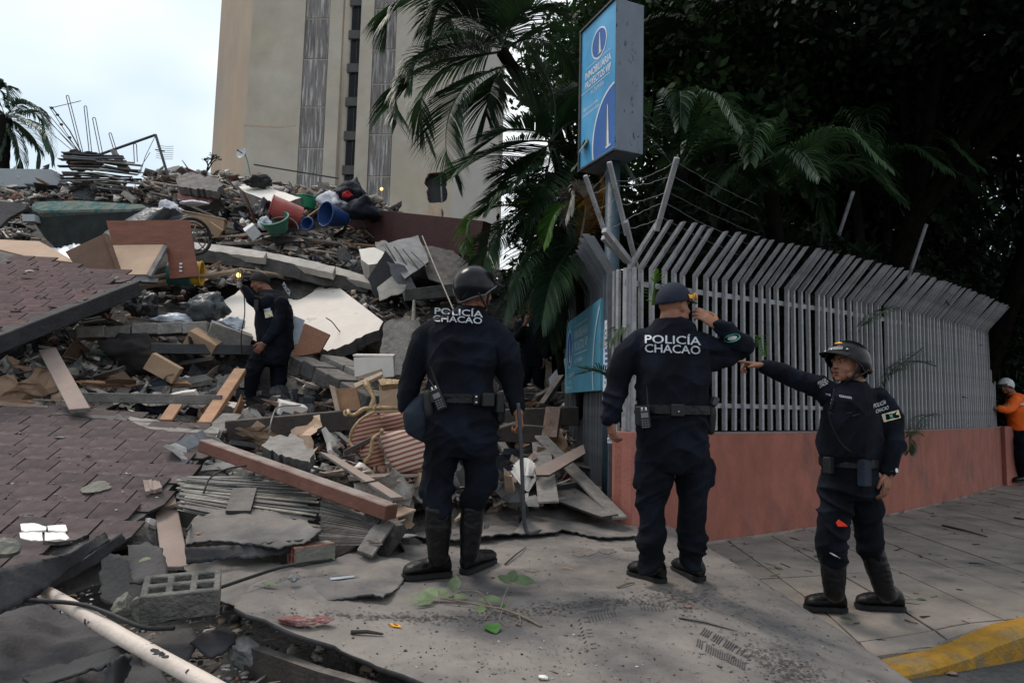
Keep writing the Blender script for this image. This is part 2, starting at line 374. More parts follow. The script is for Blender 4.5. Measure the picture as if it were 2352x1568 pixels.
def panel(name, poly, Y0, kx, ky, t, mats, label=None, cat=None, group=None, rag=0, step=12, edges=None, parent=None, bevel=0, seed=1):
    if rag: poly = ragged(poly, rag, step, seed, edges)
    P, n = plane_pts(poly, Y0, kx, ky); g = G()
    m = mats if isinstance(mats, (list, tuple)) else [mats]
    k = len(P); bot = [p - n*t for p in P]
    g.add(P + bot, [tuple(range(k))]); g.cur = len(m)-1
    o = 0; g.f += [tuple(reversed(range(k, 2*k)))] + [(i, k+i, k+(i+1) % k, (i+1) % k) for i in range(k)]; g.mi += [g.cur]*(k+1)
    return mk(name, g, m, parent, label, cat, group, bevel=bevel)
def beam(name, a, b, w, h, mats, label=None, cat=None, group=None, up=V((0, 0, 1)), parent=None, bevel=.004, jit=0):
    g = G(); g.bar(at(*a), at(*b), w, h, up, jit); return mk(name, g, mats, parent, label, cat, group, bevel=bevel)
def chunk_geo(size, seed, cuts=9, sub=2):
    """broken lump: a sphere cut by random planes and roughened"""
    bm = bmesh.new(); bmesh.ops.create_icosphere(bm, subdivisions=sub, radius=1.0); rnd = random.Random(seed)
    for _ in range(cuts):
        n = V((rnd.uniform(-1, 1), rnd.uniform(-1, 1), rnd.uniform(-1, 1))).normalized(); d = rnd.uniform(.45, .8)
        for v in bm.verts:
            s = v.co.dot(n)
            if s > d: v.co -= n*(s-d)
    for v in bm.verts: v.co += v.co.normalized()*(noise.noise(v.co*2.5+V((seed, 0, 0)))*.16+noise.noise(v.co*6+V((seed, 3, 0)))*.08)
    vs = [V((v.co.x*size[0], v.co.y*size[1], v.co.z*size[2])) for v in bm.verts]; fs = [tuple(x.index for x in f.verts) for f in bm.faces]; bm.free()
    return vs, fs
# ================================================================== THE SETTING
YK_X = [-6, 2.09, 2.53, 3.07, 4.0, 14]; YK_Y = [2.2, 3.72, 3.88, 4.10, 4.55, 9.6]
def yk(x): return interp(x, YK_X, YK_Y)                        # front foot of the kerb
def zk(x): return interp(x, [1.9, 2.35, 2.62, 2.85, 3.3, 6], [-.095, -.06, -.03, .02, .045, .05])
WL = [(1.0, 5.93), (1.95, 6.6), (3.1, 7.38), (4.36, 8.3), (6.6, 10.25), (9.0, 12.6)]
_W = [V((*p, 0)) for p in WL]; _P = [_W[0]*2-_W[1]]+_W+[_W[-1]*2-_W[-2]]; _o = []
for _i in range(len(_W)-1):
    for _k in range(8):
        a_, b_, c_, d_ = _P[_i:_i+4]; t = _k/8; q_ = .5*(2*b_+(c_-a_)*t+(2*a_-5*b_+4*c_-d_)*t*t+(3*b_-a_-3*c_+d_)*t**3); _o.append((q_.x, q_.y))
WL = _o+[WL[-1]]
def yw(x): return interp(x, [p[0] for p in WL], [p[1] for p in WL])
def gz(x, y):
    return min(0, zk(x))*math.exp(-max(0, (y-yk(x)-.15))/.35)
g = G(); g.add([(-300, -60, -.18), (300, -60, -.18), (300, 500, -.18), (-300, 500, -.18)], [(0, 1, 2, 3)])
mk('ground', g, 'earth', kind='structure', origin=(0, 0, 0), fixn=False)
g = G(); top = [(x, yk(x)+.02) for x in np.linspace(-6, 14, 30)]
for i in range(29):
    a, b = top[i], top[i+1]; g.add([(a[0], -8, -.125), (b[0], -8, -.125), (b[0], b[1], -.125), (a[0], a[1], -.125)], [(0, 1, 2, 3)])
mk('road', g, 'asphalt', kind='structure', origin=(0, 0, 0), fixn=False)
# pavement: a bed with the cast panels laid on it, joints open between them
g = G(); xs = np.linspace(.2, 14, 60)
def far(x): return yw(x)+.03 if x < 9 else 22
for i in range(59):
    a, b = xs[i], xs[i+1]; ya, yb = yk(a)+.15, yk(b)+.15
    for j in range(6):
        t0, t1 = (j/6)**1.6, ((j+1)/6)**1.6
        p = [(a, lerp(ya, far(a), t0)), (b, lerp(yb, far(b), t0)), (b, lerp(yb, far(b), t1)), (a, lerp(ya, far(a), t1))]
        g.add([(x, y, gz(x, y)-.012) for x, y in p], [(0, 1, 2, 3)])
walk = mk('sidewalk', g, 'joint', kind='structure', origin=(0, 0, 0), fixn=False)
for i in range(-1, 22):
    for j in range(-2, 14):
        def q(u, v):
            yv = 3.1+1.25*v; x = .98+.535*u+.035*(yv-5); return x, yv+.30*(x-3)
        g = G(); e = .008; pts = []; K4 = 4; zt = random.uniform(-.002, .003)
        for a in range(K4+1):
            for b in range(K4+1):
                x, y = q(i+lerp(e/.53, 1-e/.53, a/K4), j+lerp(e/1.25, 1-e/1.25, b/K4))
                y = max(y, yk(x)+.165)
                if x < 9.05: y = min(y, yw(x)-.01)
                pts.append((x, y, gz(x, y)+zt))
        ys = [p[1] for p in pts]; x0 = pts[0][0]
        if max(ys)-min(ys) < .12 or max(ys) > 17 or x0 > 11.9: continue
        if max(abs(p[0]) for p in pts) > 12.5: continue
        g.add(pts, [(a*5+b, (a+1)*5+b, (a+1)*5+b+1, a*5+b+1) for a in range(4) for b in range(4)])
        o = mk('paving_panel', g, 'sidewalk', walk, fixn=False)
        so = o.modifiers.new('thick', 'SOLIDIFY'); so.thickness = .02; so.offset = -1
# kerb
g = G(); rings = []
for x in np.linspace(1.6, 13, 60):
    y = yk(x); z = zk(x); t = V((1, (yk(x+.1)-yk(x-.1))/.2, 0)).normalized(); nrm = V((-t.y, t.x, 0)); b = V((x, y, 0))
    w = .15+.01*math.sin(x*9)
    rings.append([b+V((0, 0, -.3)), b+V((0, 0, z-.03)), b+nrm*.03+V((0, 0, z-.004)), b+nrm*.06+V((0, 0, z+.006)), b+nrm*w+V((0, 0, z+.004)), b+nrm*w+V((0, 0, -.3))])
g.loft(rings)
mk('kerb', g, 'kerb_yellow', label='yellow painted kerb ramping up between the pavement and the road', cat='kerb', smooth=False)
# asphalt patch of garden soil behind the wall
g = G(); xs = np.linspace(1.0, 9.05, 20)
for i in range(19):
    a, b = xs[i], xs[i+1]; g.add([(a, yw(a)+.05, .02), (b, yw(b)+.05, .02), (b, 40, .02), (a, 40, .02)], [(0, 1, 2, 3)])
g.add([(9.05, 22, .02), (60, 22, .02), (60, 60, .02), (9.05, 60, .02)], [(0, 1, 2, 3)])
mk('garden_soil', g, 'earth', kind='structure', origin=(0, 0, 0), fixn=False)
# pink boundary wall
wl = thing('boundary_wall', (1.95, 6.6, 0), 'low salmon pink rendered wall carrying the grey slat fence', 'wall')
def wl_pt(s):   # s = distance along the wall line
    acc = 0
    for i in range(len(WL)-1):
        a, b = V((*WL[i], 0)), V((*WL[i+1], 0)); d = (b-a).length
        if s <= acc+d or i == len(WL)-2: return a.lerp(b, (s-acc)/d), (b-a).normalized()
        acc += d
WLEN = sum(math.dist(WL[i], WL[i+1]) for i in range(len(WL)-1))
g = G(); rings = []; gc = G(); rc = []
for s in np.linspace(.02, WLEN, 50):
    p, t = wl_pt(s); inn = V((-t.y, t.x, 0)); zt = 1.015+.02*s/WLEN
    z0 = -.15
    rings.append([p+V((0, 0, z0)), p+V((0, 0, zt)), p+inn*.16+V((0, 0, zt)), p+inn*.16+V((0, 0, z0))])
    rc.append([p-inn*.004+V((0, 0, zt+.001)), p-inn*.004+V((0, 0, zt+.018)), p+inn*.165+V((0, 0, zt+.018)), p+inn*.165+V((0, 0, zt+.001))])
g.loft(rings); gc.loft(rc)
mk('wall', g, 'pink_wall', wl); mk('coping', gc, 'coping', wl)
g = G(); g.poly_prism([(.905, 6.10, 1.045), (1.045, 5.90, 1.045), (1.20, 6.03, 1.045), (1.07, 6.22, 1.045)], V((0, 0, 1)), 1.2)
mk('pier', g, 'pink_pier', wl, bevel=.006)
g = G(); p, t = wl_pt(WLEN); g.poly_prism([(8.98, 12.48, 1.06), (9.3, 12.62, 1.06), (9.2, 12.95, 1.06), (8.9, 12.8, 1.06)], V((0, 0, 1)), 1.3)
mk('pier', g, 'pink_pier', wl, bevel=.006)

# slat fence along the street
def slat_mesh(z0, zkink, up, out, name='slat'):
    g = G(); w, d = .032, .044
    def rect(y, z, nx=0): return [V((-w/2, y-d/2, z-nx)), V((w/2, y-d/2, z-nx)), V((w/2, y+d/2, z+nx)), V((-w/2, y+d/2, z+nx))]
    g.loft([rect(0, z0), rect(0, zkink, .012), rect(-out, zkink+up, .0)])
    return g
fn = thing('slat_fence', (1.95, 6.6, 1.03), 'grey painted steel slat fence with outward bent tips along the street', 'fence')
base = None; s = .10; k = 0
while s < WLEN-.12:
    p, t = wl_pt(s); ang = math.atan2(t.y, t.x); inn = V((-t.y, t.x, 0)); p = p+inn*.07
    if base is None:
        base = mk('slat', slat_mesh(0, 1.47, .37, .36), 'fence_paint', fn, origin=None, bevel=.002)
        me = base.data
        for v in me.vertices: v.co += WORLD[fn]
        o = base
    else:
        o = base.copy(); COL.objects.link(o)
    o.location = V((p.x, p.y, 1.05)) - WORLD[fn]; o.rotation_euler = (random.gauss(0, .006), random.gauss(0, .006), ang+random.gauss(0, .02))
    o.scale = (1, random.uniform(.96, 1.04), 1+.16*s/WLEN+random.uniform(-.006, .006))
    s += .146; k += 1
for (z, h) in ((1.29, .045), (2.37, .05)):
    g = G(); rings = []
    for s in np.linspace(.05, WLEN-.1, 40):
        p, t = wl_pt(s); inn = V((-t.y, t.x, 0)); p = p+inn*.085; zz = z+(.20 if z > 2 else .02)*s/WLEN
        rings.append([p+V((0, 0, zz-h/2)), p+V((0, 0, zz+h/2)), p+inn*.012+V((0, 0, zz+h/2)), p+inn*.012+V((0, 0, zz-h/2))])
    g.loft(rings); mk('rail', g, 'fence_paint', fn)
# corner posts
for X, Y, w in ((1.015, 6.06, .05), (1.075, 6.02, .035), (.955, 6.14, .035), (.93, 6.22, .03)):
    g = G(); g.box((X, Y, (1.04+2.50)/2), (w, w, 1.46), Matrix.Rotation(.6, 3, 'Z')); mk('corner_post', g, 'fence_paint', fn, bevel=.003)
for a, b, w in (((1455, 612, 6.1), (1388, 528, 5.75), .05), ((1440, 600, 6.15), (1385, 545, 5.9), .04), ((1462, 612, 6.1), (1437, 508, 5.8), .035)):
    g = G(); g.bar(at(*a), at(*b), w, .05); mk('slat', g, 'fence_paint', fn, bevel=.003)
# bent arms that carried the barbed wire
arms = [((1452, 600, 6.08), (1388, 530, 5.9), (1344, 403, 5.62), .035), ((1462, 608, 6.08), (1440, 540, 5.9), (1399, 372, 5.55), .04), ((1478, 612, 6.05), (1508, 530, 5.8), (1555, 362, 5.4), .042)]
armw = []
for a, b, c, w in arms:
    A, B, Cc = at(*a), at(*b), at(*c); g = G(); g.bar(B, Cc, w, .03); mk('wire_arm', g, 'fence_paint', fn, bevel=.003); armw.append((B, Cc))
    for t in (.15, .3, .45, .6, .75, .9):
        g = G(); g.ell(B.lerp(Cc, t), (.012, .012, .016), nu=6, nv=5); mk('insulator', g, 'nylon_black', fn)
def wire(p, q, sag, n=14, r=.0035, seed=0):
    rnd = random.Random(seed); pts = []
    for i in range(n+1):
        t = i/n; w = p.lerp(q, t); w.z -= sag*4*t*(1-t); w += V((0, 0, rnd.uniform(-.006, .006)*(0 < i < n))); pts.append(w)
    return pts
for i, (t1, t2, sg) in enumerate(((.75, .95, .10), (.68, .77, .06), (.42, .55, .03), (.2, .40, -.02), (.1, .2, .05))):
    g = G(); g.tube(wire(armw[1][0].lerp(armw[1][1], t1), armw[2][0].lerp(armw[2][1], t2), sg*.5, seed=i), .0022, 5)
    mk('wire', g, 'metal_grey', fn)
    g = G(); g.tube(wire(armw[2][0].lerp(armw[2][1], t2), at(1740, 470+i*33, 6.9), .02, seed=i+9), .0018, 5); mk('wire', g, 'metal_grey', fn)
    g = G(); g.tube(wire(armw[0][0].lerp(armw[0][1], t1), armw[1][0].lerp(armw[1][1], t2), .03, seed=i+19), .0022, 5); mk('wire', g, 'metal_grey', fn)
for (x0, y0, x1, y1) in ((2086, 640, 2128, 515), (1925, 545, 1960, 440)):
    g = G(); g.bar(at(x0, y0, 9.4), at(x1, y1, 9.0), .035, .03); mk('wire_arm', g, 'fence_paint', fn)

# return fence going back beside the neighbour's plot
R0, R1 = V((.96, 6.3, 0)), V((.80, 9.8, 0)); rt = (R1-R0).normalized(); out = V((-rt.y, rt.x, 0))  # out = left
rf = thing('return_fence', R0, 'slat fence with palm shade put in its colour running back behind the blue pole', 'fence')
g = G()
def rect2(o, z): return [V((-.012, o-.035, z)), V((.012, o-.035, z)), V((.012, o+.035, z)), V((-.012, o+.035, z))]
g.loft([rect2(0, .42), rect2(0, 2.5), rect2(.24, 2.88)])
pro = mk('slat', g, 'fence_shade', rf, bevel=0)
for v in pro.data.vertices: v.co += WORLD[rf]
k = 0; ln = (R1-R0).length; s = .06
while s < ln:
    o = pro if k == 0 else pro.copy()
    if k: COL.objects.link(o)
    p = R0+rt*s; o.location = p-WORLD[rf]; o.rotation_euler = (random.gauss(0, .008), 0, math.atan2(rt.y, rt.x)); s += .088; k += 1
for z in (.6, 1.35, 2.35):
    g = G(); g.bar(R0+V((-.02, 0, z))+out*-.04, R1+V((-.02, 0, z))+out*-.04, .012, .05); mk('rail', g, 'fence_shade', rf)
g = G(); g.bar(R0+V((.03, 0, .18)), R1+V((.03, 0, .18)), .14, .5); mk('plinth', g, 'concrete_dark', rf)
# padlock hanging on the return fence
pl = thing('padlock', at(1401, 1006, 6.02), 'small silver padlock hanging beside the blue pole', 'padlock')
g = G(); g.box(WORLD[pl]+V((0, 0, -.02)), (.045, .02, .055)); mk('lock_body', g, 'chrome', pl, bevel=.004)
g = G(); g.tube([WORLD[pl]+V((.015*math.cos(a)*1.0, 0, .008+.035*math.sin(a))) for a in np.linspace(0, math.pi, 9)], .005, 6); mk('shackle', g, 'chrome', pl)

# ---- text
def text_geo(s, size=1.0, bold=0.0, spacing=1.0):
    c = bpy.data.curves.new('t', 'FONT'); c.body = s; c.size = size; c.offset = bold; c.space_character = spacing; c.resolution_u = 3; c.fill_mode = 'FRONT'
    o = bpy.data.objects.new('t', c); COL.objects.link(o); dg = bpy.context.evaluated_depsgraph_get(); me = o.evaluated_get(dg).to_mesh()
    vs = [(v.co.x, v.co.y) for v in me.vertices]; fs = [tuple(p.vertices) for p in me.polygons]
    o.evaluated_get(dg).to_mesh_clear(); bpy.data.objects.remove(o); bpy.data.curves.remove(c)
    x0, x1 = min(v[0] for v in vs), max(v[0] for v in vs); y0, y1 = min(v[1] for v in vs), max(v[1] for v in vs)
    return [((x-x0)/(x1-x0), (y-y0)/(y1-y0)) for x, y in vs], fs
def put_text(name, s, O, U, W, nrm, u0, v0, w, h, m, parent, off=.004, skew=0, **kw):
    """lettering lying on a flat face: O corner, U and W full width and height vectors"""
    vs, fs = text_geo(s, **kw); g = G(); g.add([O + U*(u0+x*w) + W*(v0+y*h+x*skew) + nrm*off for x, y in vs], fs)
    return mk(name, g, m, parent, fixn=False)
def flat(name, pts, O, U, W, nrm, m, parent, off=.003):
    g = G(); g.add([O+U*u+W*v+nrm*off for u, v in pts], [tuple(range(len(pts)))]); return mk(name, g, m, parent, fixn=False)
def ring_band(name, cu, cv, ru, rv, tw, O, U, W, nrm, m, parent, asp, a0=0, a1=2*math.pi, off=.005, n=48, umax=.99, vmin=.005):
    g = G(); vs = []; fs = []
    pts = []
    for i in range(n+1):
        a = lerp(a0, a1, i/n); c, s_ = math.cos(a), math.sin(a)
        pts.append((cu+ru*c, cv+rv*s_, cu+(ru-tw)*c, cv+(rv-tw*asp)*s_))
    for (a, b, c, d) in pts: vs += [O+U*min(a, umax)+W*max(b, vmin)+nrm*off, O+U*min(c, umax)+W*max(d, vmin)+nrm*off]
    for i in range(n):
        if (pts[i][0] > umax and pts[i][2] > umax) or (pts[i][1] < vmin and pts[i][3] < vmin): continue
        fs.append((2*i, 2*i+1, 2*i+3, 2*i+2))
    g.add(vs, fs); return mk(name, g, m, parent, fixn=False)
def obelisk(O, U, W, nrm, u, v0, v1, wd, parent, off=.006):
    h = v1-v0
    flat('obelisk_shade', [(u-wd*.55, v0), (u, v0), (u, v1), (u-wd*.16, v1-.06*h)], O, U, W, nrm, 'sign_grey', parent, off)
    flat('obelisk', [(u-wd*.05, v0+.03*h), (u+wd*.5, v0+.05*h), (u+wd*.16, v1-.06*h), (u, v1)], O, U, W, nrm, 'sign_white', parent, off+.001)
    flat('obelisk_base', [(u-wd*.3, v0-.02*h), (u+wd*.95, v0), (u+wd*.95, v0+.045*h), (u-wd*.3, v0+.02*h)], O, U, W, nrm, 'sign_white', parent, off+.002)

# light box sign on its pole
c0 = at(1413, 343, 6.2); fd = V((-.39, .92, 0)).normalized(); sdv = V((fd.y, -fd.x, 0)); ww, dd, hh = .70, .31, 1.49
far_c = c0+fd*ww
sg = thing('light_box_sign', (c0.x-.1, c0.y+.35, c0.z), 'tall blue light box sign with white obelisk logo above the corner', 'sign')
g = G(); g.poly_prism([c0+V((0, 0, hh)), far_c+V((0, 0, hh)), far_c+sdv*dd+V((0, 0, hh)), c0+sdv*dd+V((0, 0, hh))], V((0, 0, 1)), hh)
mk('sign_box', g, 'sign_side', sg, bevel=.006)
O, U, W, nn = far_c.copy(), c0-far_c, V((0, 0, hh)), -sdv
flat('face_panel', [(.03, .015), (.99, .015), (.99, .985), (.03, .985)], O, U, W, nn, 'sign_blue', sg, .003)
for (a, b, w) in (((0, 0), (1, 0), .03), ((0, 1), (1, 1), .03), ((.02, 0), (.02, 1), .03)):
    g = G(); g.bar(O+U*a[0]+W*a[1]+nn*.008, O+U*b[0]+W*b[1]+nn*.008, .03, .02, up=nn if a[0] == b[0] else V((0, 0, 1))); mk('frame_edge', g, 'metal_dark', sg)
asp = ww/hh
flat('logo_disc', [(.55+.20*math.cos(a), .80+.098*math.sin(a)) for a in np.linspace(0, 2*math.pi, 33)[:-1]], O, U, W, nn, 'sign_deep', sg, .005)
ring_band('logo_ring', .55, .80, .215, .105, .022, O, U, W, nn, 'sign_white', sg, asp, off=.006)
obelisk(O, U, W, nn, .56, .725, .875, .09, sg, .007)
flat('sign_line', [(.18, .690), (.86, .690), (.86, .694), (.18, .694)], O, U, W, nn, 'sign_white', sg, .006)
put_text('lettering', 'INMOBILIARIA', O, U, W, nn, .16, .615, .72, .052, 'sign_white', sg, .006, bold=.02)
put_text('lettering', 'PROYECTOS VIP', O, U, W, nn, .16, .548, .72, .050, 'sign_white', sg, .006, bold=.02)
flat('sign_line', [(.03, .530), (.86, .530), (.86, .534), (.03, .534)], O, U, W, nn, 'sign_white', sg, .006)
put_text('lettering', 'ALTAMIRA', O, U, W, nn, .33, .485, .36, .030, 'sign_white', sg, .006, spacing=1.4)
put_text('lettering', '@proyectosvip', O, U, W, nn, .12, .395, .42, .028, 'sign_white', sg, .006)
put_text('lettering', 'proyectosvip.com', O, U, W, nn, .10, .355, .48, .028, 'sign_white', sg, .006)
gd = [(1.02+.60*math.cos(a), .10+.335*math.sin(a)) for a in np.linspace(math.pi/2, math.pi*1.12, 30)]
gd = [(min(.985, u), max(.02, v)) for u, v in gd]
flat('logo_disc', gd+[(.985, .02)], O, U, W, nn, 'sign_deep', sg, .004)
ring_band('logo_ring', 1.02, .10, .63, .35, .032, O, U, W, nn, 'sign_white', sg, asp, a0=math.pi*.48, a1=math.pi*1.2, off=.006, umax=.985, vmin=.018)
obelisk(O, U, W, nn, .80, .045, .335, .10, sg, .007)
g = G(); pc = at(1402, 900, 6.55); px_, py_ = pc.x, pc.y
g.tube([(px_, py_, -.1), (px_, py_, c0.z)], .072, 20); mk('pole', g, 'pole_blue', sg, smooth=True)
g = G(); g.tube([(px_, py_, 1.29), (px_, py_, 2.08)], .074, 20, cap=False); mk('sticker_wrap', g, 'sign_white', sg, smooth=True)
rnd = random.Random(5)
for k in range(15):     # worn blue shapes of the old vertical sticker
    z = 1.32+k*.05; a = math.pi*1.30; g = G()
    vs = [(px_+.0755*math.cos(a+da), py_+.0755*math.sin(a+da), z+dz) for da, dz in ((-.35, 0), (.3*rnd.random(), .004), (.45, .02*rnd.random()), (.4, .04), (-.1*rnd.random(), .03), (-.35, .04*rnd.random()))]
    g.add(vs, [tuple(range(6))]); mk('sticker_mark', g, 'sign_deep' if k < 11 else 'sign_grey', sg, fixn=False)
# lower blue board on the return fence
lb = thing('notice_board', at(1350, 900, 7.4), 'faded light blue advertising board fixed to the slat fence behind the pole', 'sign')
A, B = at(1308, 903, 8.8), at(1392, 899, 6.55); A.z = B.z = 1.41; O = A; U = B-A; W = V((0, 0, .89)); nn = V((-U.y, U.x, 0)).normalized()
if nn.x > 0: nn = -nn
O = O+nn*.06
g = G(); g.add([O, O+U, O+U+W, O+W, O-nn*.03, O+U-nn*.03, O+U+W-nn*.03, O+W-nn*.03], [(0, 1, 2, 3), (7, 6, 5, 4), (0, 4, 5, 1), (1, 5, 6, 2), (2, 6, 7, 3), (3, 7, 4, 0)])
mk('panel', g, 'board_blue', lb)
ring_band('logo_ring', .17, .60, .10, .27, .02, O, U, W, nn, 'letter_fade', lb, 1.6, off=.006)
flat('logo_disc', [(.17+.08*math.cos(a), .60+.235*math.sin(a)) for a in np.linspace(0, 2*math.pi, 25)[:-1]], O, U, W, nn, 'sign_deep', lb, .004)
obelisk(O, U, W, nn, .17, .42, .76, .05, lb, .007)
for (s_, u, v, w, h) in (('INMOBILIARIA', .33, .70, .38, .11), ('PROYECTOS VIP', .33, .54, .38, .12), ('ALTAMIRA', .33, .38, .26, .06), ('ALQUILER', .08, .20, .26, .07), ('VENTA', .14, .12, .12, .045), ('AVALUOS', .08, .05, .20, .04)):
    put_text('lettering', s_, O, U, W, nn, u, v, w, h, 'letter_fade', lb, .006, bold=.015)
for v in (.86, .49): flat('sign_line', [(.33, v), (.71, v), (.71, v+.012), (.33, v+.012)], O, U, W, nn, 'letter_fade', lb, .006)
ring_band('logo_ring', 1.25, .25, .42, .9, .03, O, U, W, nn, 'letter_fade', lb, 1.6, a0=math.pi*.6, a1=math.pi*1.3, off=.006, umax=.99, vmin=.01)

# ------------------------------------------------------------------ tower block behind
TW = thing('tower_block', at(800, 925, 56), 'tall beige concrete tower with two grey panel strips and a hole knocked in its wall', 'building')
def xy(px, Y): p = at(px, 420, Y); return V((p.x, p.y, 0))
P0, P1, P2, P3 = xy(482, 60.5), xy(557, 56), xy(1039, 55), xy(1142, 60)
ZT = 46
def wallprism(name, a, b, thick, m, z0=-1, z1=ZT, back=0.0, parent=TW, **kw):
    t = (b-a).normalized(); inn = V((-t.y, t.x, 0))
    if inn.y < 0: inn = -inn
    g = G(); a2, b2 = a+inn*back, b+inn*back
    g.poly_prism([a2+V((0, 0, z1)), b2+V((0, 0, z1)), b2+inn*thick+V((0, 0, z1)), a2+inn*thick+V((0, 0, z1))], V((0, 0, 1)), z1-z0)
    return mk(name, g, m, parent, **kw)
wallprism('side_wall', P0, P1-(P1-P0).normalized()*.01, .4, 'tower_side')
wallprism('side_wall', P2+(P3-P2).normalized()*.01, P3, .4, 'tower_shade')
P4 = xy(1120, 78); wallprism('side_wall', P3+V((.01, .41, 0)), P4, .4, 'tower_shade')
def fx(px): return P1.lerp(P2, (px-557)/(1039-557))
wallprism('front_wall', fx(557), fx(682), .5, 'tower_wall')
wallprism('front_wall', fx(741), fx(771), .5, 'tower_wall')
wallprism('front_wall', fx(814), fx(844), .5, 'tower_wall')
# front wall with the hole
a, b = fx(898), fx(1039); ft = (b-a).normalized(); inn = V((-ft.y, ft.x, 0))
def face_uv(px, py): 
    d = ray(px, py); n = inn; s_ = (a-CAMPOS).dot(n)/d.dot(n); q_ = CAMPOS+d*s_; return (q_-a).dot(ft), q_.z
hole = [(986, 398), (1000, 396), (1014, 395), (1026, 400), (1027, 416), (1024, 430), (1028, 446), (1025, 460), (1014, 466), (1000, 466), (986, 466), (981, 456), (979, 441), (983, 432), (974, 420), (977, 410)]
hole = ragged(hole, 1.5, 5, 3); hu = [face_uv(*p) for p in hole]; wl_ = (b-a).length
bm = bmesh.new(); outer = [bm.verts.new((u, 0, z)) for u, z in ((0, -1), (wl_, -1), (wl_, ZT), (0, ZT))]; inner = [bm.verts.new((u, 0, z)) for u, z in hu]
es = [bm.edges.new((L_[i], L_[(i+1) % len(L_)])) for L_ in (outer, inner) for i in range(len(L_))]
bmesh.ops.triangle_fill(bm, edges=es, use_beauty=True); g = G()
vsx = [a+ft*v.co.x+V((0, 0, v.co.z)) for v in bm.verts]; bm.verts.index_update(); fsx = [tuple(v.index for v in f.verts) for f in bm.faces]; bm.free()
g.add(vsx, fsx); hp = [a+ft*u+V((0, 0, z)) for u, z in hu]; k = len(hp); g.add(hp+[p+inn*.35 for p in hp], [(i, (i+1) % k, k+(i+1) % k, k+i) for i in range(k)])
g.mi = [0]*len(fsx)+[1]*k; mk('front_wall', g, ['tower_wall', 'brick_hole'], TW)
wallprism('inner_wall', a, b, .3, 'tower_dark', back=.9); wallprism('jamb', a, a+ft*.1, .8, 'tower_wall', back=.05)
u0, z0 = face_uv(1010, 400); u1, z1 = face_uv(1013, 462)
g = G(); g.bar(a+ft*u0+inn*.5+V((0, 0, z0)), a+ft*u1+inn*.5+V((0, 0, z1)), .12, .12); mk('hole_frame', g, 'metal_grey', TW)
for (pp, m) in (([(985, 470), (1012, 469), (1018, 480), (1012, 495), (1016, 520), (990, 522), (980, 500), (975, 492), (984, 482)], 'plaster_orange'), ([(1015, 478), (1019, 490), (1018, 505), (1022, 520), (1019, 516), (1015, 500), (1012, 484)], 'tower_dark'), ([(560, 286), (600, 289), (640, 291), (680, 287), (680, 289), (640, 294), (600, 292), (560, 289)], 'tower_side')):
    pp = ragged(pp, .8, 5, 2); g = G(); vs_ = []
    for px, py in pp: uu, zz = face_uv(px, py); vs_.append(a+ft*uu+V((0, 0, zz))-inn*.012)
    g.poly_prism(vs_, -inn, .03); mk('render_scar', g, m, TW)
# grey striped panel strips, each panel its own piece
for (x0, x1) in ((682, 741), (844, 898)):
    wallprism('strip_back', fx(x0)+ft*.02, fx(x1)-ft*.02, .3, 'tower_wall', back=.16)
    z = 3.0
    while z < ZT-1:
        h = random.choice((2.2, 3.0, 3.6, 4.2)); hw = random.random() < .35
        spans = ((0, .45), (.45, 1)) if hw else ((0, 1),)
        for (s0, s1) in spans:
            A_, B_ = fx(x0).lerp(fx(x1), s0)+ft*.06, fx(x0).lerp(fx(x1), s1)-ft*.05
            wallprism('strip_panel', A_, B_, .05, 'tower_strip', z, z+h-.13, back=.10)
        z += h
# window slot
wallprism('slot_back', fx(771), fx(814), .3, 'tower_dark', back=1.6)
g = G(); cc = fx(776)+inn*1.0; g.tube([cc+V((0, 0, -1)), cc+V((0, 0, ZT))], .38, 24); mk('round_column', g, 'tower_wall', TW, smooth=True)
z = 2.2
while z < ZT:
    wallprism('spandrel', fx(782), fx(814), .2, 'spandrel', z, z+.75, back=.55)
    w_ = wallprism('window', fx(786), fx(812), .05, 'window_glass', z+.78, z+2.95, back=.8)
    wallprism('mullion', fx(801), fx(802), .08, 'spandrel', z+.78, z+2.95, back=.72, parent=TW)
    z += 2.98
# small lit lamp on the strip
g = G(); uu, zz = face_uv(877, 435); g.ell(a+ft*uu+V((0, 0, zz))-inn*.1, (.14, .1, .14)); mk('wall_lamp', g, 'glass_bulb', TW, smooth=True)
# little trees and twigs beside the tower foot
def twig_tree(x, y, Y, h, label, seed, leafy):
    rnd = random.Random(seed); base = at(x, y, Y); t = thing('bare_tree', base, label, 'tree'); g = G(); gl = G()
    def grow(p, d, l, r, dep):
        q_ = p+d*l; g.tube([p, p.lerp(q_, .5)+V((rnd.uniform(-1, 1), 0, rnd.uniform(-1, 1)))*l*.06, q_], [r, r*.8, r*.6], 5, cap=False)
        if dep == 0:
            for _ in range(leafy):
                c = q_+V((rnd.uniform(-1, 1), rnd.uniform(-1, 1), rnd.uniform(-1, 1)))*l*.5; s_ = .10
                gl.add([c, c+V((rnd.uniform(-s_, s_), 0, s_)), c+V((s_, rnd.uniform(-s_, s_), rnd.uniform(-s_, s_)))], [(0, 1, 2)])
            return
        for _ in range(rnd.choice((2, 3))):
            nd = (d+V((rnd.uniform(-.8, .8), rnd.uniform(-.5, .5), rnd.uniform(-.3, .6)))).normalized(); grow(q_, nd, l*rnd.uniform(.6, .85), r*.6, dep-1)
    grow(base, V((.1, 0, 1)), h, .12, 4)
    mk('trunk', g, 'bark', t); 
    if gl.v: mk('crown', gl, 'foliage', t, fixn=False)
twig_tree(472, 412, 48, .62, 'bare twiggy tree peeping beside the tower foot', 3, 2)
